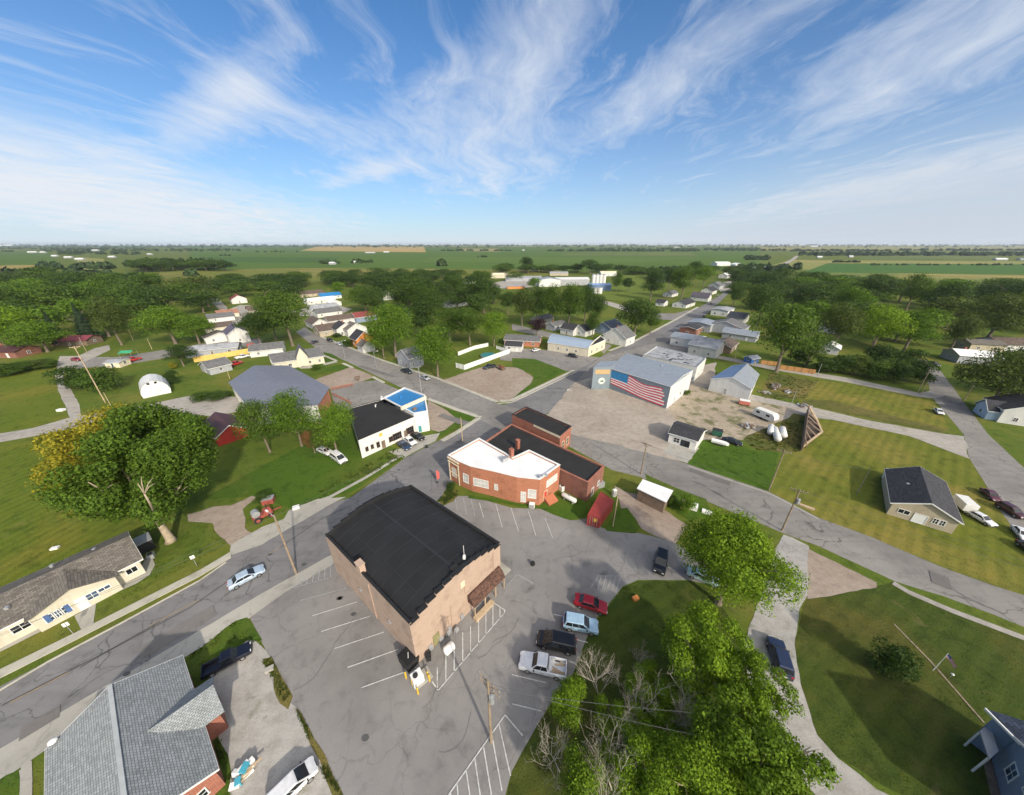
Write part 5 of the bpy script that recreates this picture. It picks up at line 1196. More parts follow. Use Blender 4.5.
# ------------------------------------------------------------------ the houses of the town, one by one
HOUSES = [
 # label, sighting of the foot, bearing, length, depth, eaves, ridge, wall, roof, ridge axis
 ('white house with small red roof at the top of the left street', a1(885, 500), GY, 11, 8, 4, 7, m_white, m_sh_red, 1),
 ('low white house with grey hipped roof left of the purple roof', a1(745, 640), GY, 14, 9, 3, 5, m_white, m_sh_grey, 0),
 ('tall white house with purple grey roof beside the dark round tree', a1(880, 800), GY - 90, 13, 9, 5, 8.2, m_white, shingle('purple_grey_shingle', (.10, .09, .14)), 0),
 ('cream house with orange brown roof above the purple roofed house', a1(800, 610), GY, 12, 8, 3, 5, m_cream, shingle('orange_brown_shingle', (.30, .15, .10)), 0),
 ('cream bungalow below the grey hipped house on the left street', a1(730, 720), GY, 13, 8, 3, 4.8, m_cream, m_sh_brown, 0),
 ('white bungalow with tan porch nearest the left street', a1(740, 800), GY, 13, 8, 3, 5, m_white, m_sh_tan, 1),
 ('pale grey garage with wide front gable above the lawn', b1(712, 322), -32, 9, 7.5, 2.8, 4.8, m_greysiding, m_sh_grey, 1),
 ('long low house with red panels and pale roof beside the street', b1(700, 185), 24, 20, 8, 3, 4.4, m_greysiding, m_flatgrey, 0),
 ('white bungalow with grey roof left of the cream chapel', b2(105, 185), GY - 20, 13, 9, 3, 5, m_white, m_sh_grey, 0),
 ('brown roofed house with cream walls behind the tall bare-stemmed tree', a2(40, 575), GY, 16, 9, 3, 5.5, m_cream, m_sh_brown, 0),
 ('low cream house with tan roof right of the brown roofed one', a2(110, 620), GY, 15, 8, 3, 5, m_cream, m_sh_tan, 0),
 ('brown roofed bungalow with white gable near the end of the street', a2(490, 690), GY - 90, 14, 9, 3.2, 5.8, m_white, m_sh_brown, 0),
 ('tan bungalow with broad brown hip roof by the street end', a2(590, 745), GY, 14, 10, 3.2, 6, m_tansiding, m_sh_brown, 0),
 ('long white house with brown roof behind the tan bungalow', a2(690, 660), GY, 20, 9, 3.2, 5.6, m_white, m_sh_brown, 0),
 ('white house with grey roof behind the long white house', a2(575, 600), GY, 17, 9, 3.2, 5.4, m_white, m_sh_grey, 0),
 ('white and charcoal house beside the orange house', a2(705, 745), GY, 11, 9, 4, 7, m_white, m_sh_dark, 1),
 ('white gabled house right of the charcoal one', a2(790, 750), GY, 11, 8, 4, 7, m_white, m_sh_tan, 1),
 ('house with faded red roof and blue end behind the street trees', a2(860, 640), GY, 14, 9, 3.5, 6, m_bluesiding, m_sh_red, 0),
 ('white house covered with a bright blue tarpaulin roof', a2(590, 465), GY, 18, 10, 3.2, 5.4, m_white, m_blueroof, 0),
 ('long white bungalow below the blue tarpaulin roof', a2(510, 500), GY, 24, 9, 3, 4.8, m_white, m_wroof, 0),
 ('white garage beside the long white bungalow', a2(625, 520), GY, 9, 8, 3, 5, m_white, m_wroof, 1),
 ('low house with pale grey roof in the middle of the upper street', a2(540, 560), GY, 20, 10, 3, 5, m_white, m_flatgrey, 0),
 ('brown roofed house at the top of the upper street', a2(440, 445), GY, 22, 10, 3, 5.4, m_tansiding, m_sh_brown, 0),
 ('orange wooden house with steep gables beside the street', b2(850, 115), GY, 9, 8, 4, 7.5, m_orange, m_sh_dark, 1),
 ('small white house under the orange house', b2(880, 165), GY, 6, 6, 3, 5.2, m_white, m_sh_tan, 1),
 ('white trailer home among the trees right of the middle grove', a3(560, 525), GY, 20, 9, 3, 5, m_white, m_sh_grey, 0),
 ('small shed with shining white roof in the middle grove', a3(680, 345), GY - 20, 16, 9, 3.5, 5.5, m_white, m_wroof, 0),
 ('pale beige warehouse at the edge of the factory yard', a3(960, 300), 2, 44, 14, 5, 7, m_cream, m_cream_c, 0),
 ('orange fronted shop building in the factory yard', a4(30, 385), 5, 20, 8, 3, 3.8, m_orange, m_steel, 0),
 ('white house half hidden in the left of the middle grove', a3(35, 470), GY, 14, 9, 4, 7, m_white, m_sh_grey, 1),
 ('blue house in the deep shade of the middle grove', a3(225, 590), GY, 10, 8, 4, 6.5, m_bluesiding, m_sh_dark, 0),
 ('grey sided gable house behind the bright round tree', b3(215, 275), -40, 9, 7, 4.5, 7.5, m_greysiding, m_sh_grey, 1),
 ('white house with dark roof behind the purple tree', a4(240, 660), GY, 14, 8, 3.2, 5.4, m_white, m_sh_grey, 0),
 ('low grey house right of the purple tree', a4(350, 705), GY, 12, 7, 3, 4.6, m_greysiding, m_sh_grey, 0),
 ('white cottage with arched porch and charcoal roof', a4(465, 745), GY - 90, 9, 8, 3.4, 6, m_white, m_sh_dark, 0),
 ('small white cottage joined by charcoal roof to the arched porch cottage', a4(570, 750), GY, 10, 8, 3.2, 6, m_white, m_sh_dark, 0),
 ('tall white gable house with grey roof at the street corner', a4(845, 815), GY - 90, 13, 10, 4.2, 8.5, m_white, m_sh_grey, 1),
 ('blue grey house with dark roof behind the corner gable house', a4(765, 730), GY, 14, 10, 4, 6.8, m_bluesiding, m_sh_blue, 0),
 ('brick ranch house with grey roof beside the white wall of the pool garden', Q4(170, 320), -12, 18, 10, 3, 4.6, m_brick, m_sh_grey, 0),
 ('small dark shed with white side left of the brick ranch house', Q4(105, 365), -12, 8, 6, 2.8, 4.4, m_white, m_sh_dark, 0),
 ('grey house with dark roof high on the left of the far street', a5(185, 330), GY, 18, 12, 5, 8, m_greysiding, m_sh_grey, 0),
 ('white house low among the trees left of the far street', a5(170, 520), GY, 9, 7, 3, 5, m_white, m_sh_dark, 1),
 ('pale house behind the white garage left of the far street', a5(240, 445), GY, 16, 9, 3, 5, m_white, m_sh_grey, 0),
 ('low charcoal roofed house with white front by the far street', a5(345, 525), GY, 22, 11, 3, 5.6, m_white, m_sh_dark, 0),
 ('purple grey roofed house with white gable on the far street', a5(480, 480), GY - 90, 15, 10, 3.6, 7, m_white, shingle('plum_shingle', (.085, .075, .10)), 0),
 ('charcoal roofed house one further up the far street', a5(545, 425), GY, 16, 11, 3.6, 7, m_white, m_sh_dark, 0),
 ('grey roofed house near the top of the far street', a5(600, 385), GY, 18, 12, 4, 7.4, m_greysiding, m_sh_grey, 0),
 ('white house with pale roof beside the top of the far street', a5(670, 300), GY, 20, 12, 4, 7, m_white, m_wroof, 0),
 ('large white farm building on the field beyond the far street', a5(640, 205), 10, 36, 20, 6, 9, m_white, m_wroof, 0),
 ('smaller white farm building right of the large one', a5(765, 212), 10, 18, 16, 5, 8, m_white, m_wroof, 1),
 ('white bungalow in the trees right of the far street top', a5(840, 340), GY, 18, 10, 4, 7, m_white, m_sh_grey, 1),
 ('long white house in the trees at the right of the far street', a5(930, 350), GY, 24, 10, 3.6, 6, m_white, m_sh_grey, 0),
 ('long white roofed building beyond the right hand trees', a5(960, 240), 5, 48, 14, 4, 6.5, m_white, m_wroof, 0),
 ('white sided house right of the street with grey roof', a5(770, 650), GY, 14, 10, 3.6, 6.4, m_white, m_sh_grey, 1),
 ('flat roofed store with pale roof right of the far street', a5(650, 590), GY, 17, 11, 4, 4.6, m_whitep, m_flatgrey, 0),
 ('blue grey roofed store facing the main road', Q6(440, 285), GY, 13, 13, 4.6, 5.6, m_greysiding, m_metalroof, 0),
 ('big grey roofed house joined behind the blue grey store', Q6(620, 300), GY - 90, 20, 13, 4, 7, m_greysiding, m_sh_grey, 1),
 ('long low grey roofed building by the right hand trees', Q6(720, 350), GY - 90, 16, 9, 3.2, 5, m_greysiding, m_metalroof, 0),
 ('dark roofed shop with reddish front on the main road', Q6(360, 315), GY, 10, 9, 4, 4.8, m_brickd, m_sh_dark, 0),
 ('weathered grey store with ribbed roof behind the patched roof', Q6(335, 395), GY, 11, 13, 4.4, 5.6, m_whitep, m_metalroof, 1),
 ('pale grey gable fronted store beside the patched roof', Q6(470, 455), GY - 90, 12, 13, 4.6, 7.4, siding('weathered_white', (.50, .49, .47), .2), m_flatgrey, 0),
 ('dark roofed outbuilding behind the gable fronted store', Q6(600, 430), GY, 13, 9, 3.2, 4.8, m_wood, m_sh_brown, 0),
 ('small blue tarpaulin covered shed at the end of the lane', Q6(800, 520), 20, 4.5, 3.5, 2.2, 2.9, plain('blue_tarp', (.05, .16, .42), .6), m_steel, 0),
 ('white house glimpsed in the right hand wood', a6(350, 490), GY, 9, 8, 4, 7, m_white, m_sh_grey, 1),
 ('shaded house with grey roof inside the right hand wood', a6(480, 725), GY, 14, 9, 3.4, 6, m_greysiding, m_sh_grey, 0),
 ('pale roofed house behind the right hand lane trees', b6(480, 175), GY, 9, 7, 3, 4.6, m_white, m_wroof, 0),
 ('white roofed house with grey brick front by the right road', b7(575, 250), -20, 14, 10, 3.6, 5.2, m_greysiding, m_wroof, 0),
 ('long mauve roofed house at the upper right edge', b7(930, 150), -10, 24, 12, 3.4, 5.6, m_white, m_sh_brown, 0),
 ('open brown porch house behind the white roofed house', b7(640, 150), -15, 13, 9, 3.4, 4.8, m_tansiding, m_sh_tan, 0),
 ('white house with dark roof at the right edge by the road', N5(960, 400), -30, 12, 9, 4.2, 7.4, m_white, m_sh_dark, 1),
 ('small dark roofed porch wing of pale blue boards by the right road', N5(740, 370), -30, 7, 6, 3, 5.2, siding('pale_blue_boards', (.45, .55, .66), .2), m_sh_dark, 0),
 ('house with maroon roof under the trees by the left track', b0(625, 110), 5, 17, 8, 2.8, 4.4, m_wood, siding('dusky_red_roof', (.20, .045, .06), .5, True, .6), 0),
 ('dark red house in the shade at the left edge', b0(110, 200), 0, 16, 9, 3, 4.6, m_brickd, m_maroon, 0),
]
for i, (lab, px, yaw, L_, W_, he, hr, wall, roof, ax_) in enumerate(HOUSES):
    c_ = G(px); near = dist_cam(c_) < 170
    nm = 'shed' if 'shed' in lab.split(' with')[0] else 'garage' if 'garage' in lab.split(' with')[0] and 'beside' not in lab.split('garage')[0] and lab.startswith(('pale grey garage', 'white garage')) else 'store' if ' store' in lab or 'shop' in lab else 'farm_building' if 'farm' in lab else 'warehouse' if 'warehouse' in lab else 'house'
    h_ = gable(nm, lab, nm.replace('_', ' '), rect(px, yaw, L_, W_), he, hr, wall, roof, ax_, .45, True, 1, None, chimney=(nm == 'house' and i % 3 == 0), near=near, gap=3.2 if near else 5.5)
# cream chapel-like hall with cross gable
he = 3.4; q = [at_h(b2(*p), he) for p in ((140, 262), (535, 205), (490, 150), (100, 205))]
cr = gable('cream_hall', 'long cream hall with grey roof and steep white cross gable', 'building', q, he, he + 2.2, m_cream, m_sh_grey, 0, .4, True, 2, near=True)
d_ = (V2(ccw(q)[1]) - V2(ccw(q)[0])).normalized(); a_ = at_h(b2(325, 235), 3.4); b_ = at_h(b2(412, 222), 3.4)
d_ = (b_ - a_).normalized(); n_ = Vector((d_.y, -d_.x)); n_ = n_ if n_.dot(-a_) > 0 else -n_; a_, b_ = a_ + n_ * .8, b_ + n_ * .8; pk = (a_ + b_) / 2
m = MB(); A_, B_ = a_, b_; back = -n_ * 8
m.quad((*A_, 0), (*B_, 0), (*B_, 4.4), (*pk, 8.4), (*A_, 4.4)); m.quad((*A_, 0), (*A_, 4.4), (*(A_ + back), 4.4), (*(A_ + back), 0)); m.quad((*B_, 0), (*(B_ + back), 0), (*(B_ + back), 4.4), (*B_, 4.4)); m.build('gable_wall', m_cream, cr, world=True)
m = MB()
for e_ in (A_, B_):
    ee = e_ + (e_ - pk).normalized() * .3; q_ = [Vector((*(ee + n_ * .3), 4.1)), Vector((*(pk + n_ * .3), 8.5)), Vector((*(pk + back), 8.5)), Vector((*(ee + back), 4.1))]
    m.add(q_ + [v + Vector((0, 0, .15)) for v in q_], [(3, 2, 1, 0), (4, 5, 6, 7), (0, 1, 5, 4), (1, 2, 6, 5), (2, 3, 7, 6), (3, 0, 4, 7)])
m.build('gable_roof', m_sh_grey, cr, world=True)
# grain works: silos, long white sheds, blue shed
for k in range(4):
    c_ = G(a4(645 + 28 * k, 385)); s_ = thing('grain_silo', 'tall white silo, %s of the four at the grain works' % ('leftmost', 'second from the left', 'second from the right', 'rightmost')[k], 'silo', (c_.x, c_.y + 3, 0), 0, 'silos at the grain works')
    MB().cyl((0, 0, 0), 2.2, 15, 20).build('body', m_whitep, s_, smooth=False); MB().cyl((0, 0, 15), 2.35, 1.0, 20, .3).build('cap', m_steel, s_)
    r_ = MB()
    for z in (3.5, 7, 10.5): r_.cyl((0, 0, z), 2.24, .12, 20)
    r_.build('band', m_steel, s_)
for k, x in enumerate((655, 695)):
    c_ = G(a4(x, 428)); t_ = thing('storage_tank', 'squat pale tank, %s of the pair below the blue shed' % ('left', 'right')[k], 'tank', (c_.x, c_.y, 0), 0, 'tanks at the grain works')
    MB().cyl((0, 0, 0), 2.6, 6, 20).build('body', m_whitep, t_); MB().cyl((0, 0, 6), 2.7, .9, 20, .3).build('cap', m_steel, t_)
gable('blue_shed', 'long blue metal shed below the white silos', 'shed', rect(a4(690, 400), 3, 24, 11), 6, 7.5, siding('dull_blue_metal', (.14, .21, .36), .5, True), siding('light_blue_roof', (.2, .3, .5), .6, True, .5), 0, .3, True, 0, gap=6)
gable('factory_shed', 'long white factory shed left of the silos', 'factory', rect(a4(470, 355), 4, 42, 18), 7, 9, m_greysiding, m_whitemetal, 0, .3, True, 1, gap=6)
gable('factory_shed', 'white factory shed with stepped roof at the left of the grain works', 'factory', rect(a4(290, 365), 4, 26, 18), 8, 10, m_whitemetal, m_metalroof, 1, .3, True, 1, gap=6)
gable('factory_shed', 'low white canopy building at the far left of the grain works', 'factory', rect(a4(90, 325), 2, 50, 14), 5, 6.5, m_greysiding, m_flatgrey, 0, .3, True, 1, gap=6)
gable('factory_shed', 'small white office behind the silos', 'factory', rect(a4(760, 285), 2, 26, 12), 5, 7, m_whitemetal, m_cream_c, 0, .3, True, 1, gap=6)
gable('factory_shed', 'low tan roofed store behind the grain works', 'store', rect(a4(370, 282), 2, 30, 10), 4, 6, m_tansiding, m_flatgrey, 0, .3, True, 1, gap=8)
# far farm buildings on the plain
FARM = [(a0(50, 52), 120, 'white barn on the horizon at the far left'), (a0(262, 103), 62, 'long white barn in the far left field'), (a0(345, 104), 40, 'small white barn right of the long one in the far left field'),
        (a0(440, 132), 36, 'white shed beside the far left farm trees'), (a0(550, 145), 50, 'white barn in the middle of the far left farm'), (a0(640, 160), 54, 'pale barn at the right of the far left farm'), (a0(762, 88), 60, 'white building beyond the far left wood'), (a0(895, 140), 46, 'white roofed barn above the left wood'),
        (a1(215, 200), 26, 'white house at the foot of the far tree belt'), (a1(345, 200), 26, 'white barn under the far tree belt'), (a1(420, 195), 26, 'cream barn at the right of the far tree belt'), (a1(175, 118), 40, 'white farm shed beyond the far tree belt'),
        (a2(610, 195), 30, 'white farmhouse alone in the green field'), (a2(910, 105), 110, 'long white farm sheds below the wheat field'), (a3(20, 100), 60, 'white farm shed at the right end of the long farm sheds'), (a2(805, 185), 22, 'white barn left of the field trees'),
        (a7(825, 160), 90, 'long white glasshouse-like shed in the right hand field'), (a7(1000, 160), 70, 'blue grey barn at the right edge of the field'), (a4(90, 85), 26, 'white shed in the middle of the green field'), (a4(180, 248), 22, 'white shed on the field edge behind the grain works'), (a6(405, 142), 40, 'white farm shed by the right hand tree belt'), (a6(655, 138), 30, 'white farmhouse in the right hand tree belt'), (a5(290, 62), 60, 'white barns on the horizon above the silos'), (a6(365, 55), 60, 'white barn on the horizon above the right wood')]
for px, L_, lab in FARM:
    d_ = dist_cam(G(px)); k_ = d_ / 336
    gable('farm_building', lab, 'farm building', rect(px, rng.uniform(-12, 12), max(14, L_ * k_ / 7.95 * .62), max(10, 1.0 * k_)), max(4, .5 * k_), max(6, .8 * k_), m_greysiding if 'blue' not in lab else m_metalroof, m_flatgrey if 'barns' in lab else m_wroof if 'blue' not in lab else m_metalroof, 0, .3, False)
# ------------------------------------------------------------------ trees
def crown_mesh(name, seed, lobes, nf, leaf, squash=1.0, base=.24, ragged_=.28, spread=.5, core=True, lr=(.17, .27)):
    """unit crown (height 1, width 1): many small leaf faces spread through the shells of uneven lobes"""
    r = np.random.RandomState(seed)
    cs, rs = [], []
    zc, rz_ = (1 + base) / 2, (1 - base) / 2
    for i in range(lobes):
        th = r.uniform(0, 2 * math.pi); t = (i + .5) / lobes * 2 - 1
        rad = spread * math.sqrt(max(.02, 1 - t * t)) * r.uniform(.38, .92)
        if i % 4 == 0: rad *= .4
        cs.append((math.cos(th) * rad, math.sin(th) * rad, zc + t * rz_ * .68)); rs.append(r.uniform(*lr))
    cs = np.array(cs); rs = np.array(rs)
    w_ = rs ** 2; w_ = w_ / w_.sum(); li = r.choice(lobes, nf, p=w_)
    d = r.normal(size=(nf, 3)); d /= np.linalg.norm(d, axis=1)[:, None]
    d[:, 2] = np.where(d[:, 2] < -.35, -d[:, 2] * .5, d[:, 2]); d /= np.linalg.norm(d, axis=1)[:, None]
    rr = rs[li] * (1 + r.normal(size=nf) * ragged_ * .4 - (r.rand(nf) < .25) * r.rand(nf) * .5)
    c = cs[li] + d * rr[:, None] * np.array([1, 1, .9])
    nrm = d + r.normal(size=(nf, 3)) * .45; nrm /= np.linalg.norm(nrm, axis=1)[:, None]
    t1 = np.cross(nrm, r.normal(size=(nf, 3))); t1 /= np.linalg.norm(t1, axis=1)[:, None]; t2 = np.cross(nrm, t1)
    s = leaf * (r.uniform(.45, 1.2, nf) + (r.rand(nf) < .12) * .6)[:, None]; s2 = s * r.uniform(.45, .85, nf)[:, None]
    fold = nrm * s * r.uniform(-.25, .25, nf)[:, None]
    v = np.stack([c - t1 * s, c - t2 * s2 + fold, c + t1 * s, c + t2 * s2 - fold * .4], 1).reshape(-1, 3)
    if core:
        o = v[:, :2]; rd = np.linalg.norm(o, axis=1); k = np.where(rd > .5, .5 / np.maximum(rd, 1e-6), 1); v[:, :2] *= (k * .6 + .4)[:, None]
    rad = np.linalg.norm(v[:, :2], axis=1); v[:, :2] *= .5 / np.percentile(rad, 97.5)
    v[:, 2] = np.clip(v[:, 2], base * .55, 1.05)
    me = bpy.data.meshes.new(name); me.vertices.add(len(v)); me.vertices.foreach_set('co', v.ravel())
    me.loops.add(nf * 4); me.loops.foreach_set('vertex_index', np.arange(nf * 4, dtype=np.int32))
    me.polygons.add(nf); me.polygons.foreach_set('loop_start', np.arange(0, nf * 4, 4, dtype=np.int32)); me.polygons.foreach_set('loop_total', np.full(nf, 4, dtype=np.int32))
    me.update(calc_edges=True)
    me.materials.append(LEAF['mid'])
    return me
def trunk_mesh(name, seed, h=.55, r0=.022, limbs=5, spread=.3, top=.8):
    r = random.Random(seed); m = MB()
    lean = Vector((r.uniform(-.04, .04), r.uniform(-.04, .04), 0))
    m.tube([(0, 0, -.01), Vector((0, 0, .04)), Vector((0, 0, h * .5)) + lean * .5, Vector((0, 0, h)) + lean], [r0 * 1.7, r0 * 1.1, r0 * .9, r0 * .55], 8)
    for i in range(limbs):
        a = i * 2.4 + r.uniform(-.4, .4); z = h * r.uniform(.45, .98); L_ = spread * r.uniform(.6, 1.1)
        p0 = Vector((0, 0, z)) + lean * z / h; p2 = Vector((math.cos(a) * L_, math.sin(a) * L_, min(top, z + L_ * r.uniform(.6, 1.2))))
        p1 = p0.lerp(p2, .5) + Vector((0, 0, .03)); m.tube([p0, p1, p2], [r0 * .5, r0 * .33, r0 * .12], 6)
        for k in range(2):
            q = p1.lerp(p2, .3 + .3 * k); b = a + r.uniform(-1, 1); m.tube([q, q + Vector((math.cos(b) * .12, math.sin(b) * .12, .09))], [r0 * .2, r0 * .06], 5)
    me_o = m.build(name, m_bark); me = me_o.data; bpy.data.objects.remove(me_o); return me
CR = {'far': [crown_mesh('crown', 10 + i, 16, 2800, .026, ragged_=.45, lr=(.11, .27)) for i in range(6)],
      'mid': [crown_mesh('crown', 30 + i, 26, 9500, .0145, ragged_=.42, lr=(.10, .26)) for i in range(6)],
      'tall': [crown_mesh('crown', 50 + i, 22, 8000, .0145, spread=.4, base=.2, ragged_=.4, lr=(.12, .25)) for i in range(3)],
      'near': [crown_mesh('crown', 70 + i, 80, 52000, .0092, ragged_=.45, lr=(.075, .15)) for i in range(2)],
      'airy': [crown_mesh('crown', 171 + i, 46, 30000, .0105, base=.22, ragged_=.5, lr=(.06, .125)) for i in range(2)],
      'near2': [crown_mesh('crown', 77, 46, 15000, .0135, base=.2, ragged_=.7, lr=(.07, .15))],
      'bush': [crown_mesh('foliage', 90 + i, 16, 4200, .026, base=.02, ragged_=.3) for i in range(3)],
      'cone': []}
def cone_mesh(seed, nf=2600):
    r = np.random.RandomState(seed); tiers = 11
    t = r.rand(nf) ** .7; z = 1 - t * .93; tier = np.floor(z * tiers) / tiers
    rad = (1 - z) * .5 * (1 - .45 * (z * tiers - np.floor(z * tiers))) * r.uniform(.55, 1.05, nf); a = r.rand(nf) * 2 * math.pi
    c = np.stack([np.cos(a) * rad, np.sin(a) * rad, z], 1); d = np.stack([np.cos(a), np.sin(a), np.full(nf, .55)], 1)
    nrm = d + r.normal(size=(nf, 3)) * .4; nrm /= np.linalg.norm(nrm, axis=1)[:, None]
    t1 = np.cross(nrm, r.normal(size=(nf, 3))); t1 /= np.linalg.norm(t1, axis=1)[:, None]; t2 = np.cross(nrm, t1); s = .028 * r.uniform(.6, 1.4, nf)[:, None]
    v = np.stack([c - t1 * s, c - t2 * s * .6, c + t1 * s, c + t2 * s * .6], 1).reshape(-1, 3)
    me = bpy.data.meshes.new('crown'); me.vertices.add(len(v)); me.vertices.foreach_set('co', v.ravel()); me.loops.add(nf * 4); me.loops.foreach_set('vertex_index', np.arange(nf * 4, dtype=np.int32))
    me.polygons.add(nf); me.polygons.foreach_set('loop_start', np.arange(0, nf * 4, 4, dtype=np.int32)); me.polygons.foreach_set('loop_total', np.full(nf, 4, dtype=np.int32)); me.update(calc_edges=True); me.materials.append(LEAF['blue'])
    return me
CR['cone'] = [cone_mesh(5 + i) for i in range(2)]
TR = [trunk_mesh('trunk', 3 + i) for i in range(4)]
TRN = [trunk_mesh('trunk', 21 + i, .5, .026, 9, .36, .85) for i in range(2)]
PROTO = {}
def part_of(me, name, parent, mat):
    o = bpy.data.objects.new(name, me); COL.objects.link(o); o.parent = parent
    o.material_slots[0].link = 'OBJECT'; o.material_slots[0].material = mat
    return o
def tree(name, label, xy, h, w, kind='mid', leaf='mid', group=None, trunk=True, cat='tree', bark=None, z=0):
    t = thing(name, label, cat, (xy[0], xy[1], z), rng.uniform(0, 6.28), group)
    t.scale = (w, w * rng.uniform(.9, 1.1), h)
    part_of(rng.choice(CR[kind]), 'foliage' if kind == 'bush' else 'crown', t, LEAF[leaf])
    if trunk and kind != 'bush': part_of(rng.choice(TRN if kind.startswith(('near', 'airy')) else TR), 'trunk', t, bark or m_bark)
    return t
def tpx(px, ytop, wpx):
    """place a tree by the sighting of its foot, its top row and its width"""
    g = G(px); d = g.y * CP + CAM_H * SP
    return g, HT(g, ytop), wpx * d / FOC
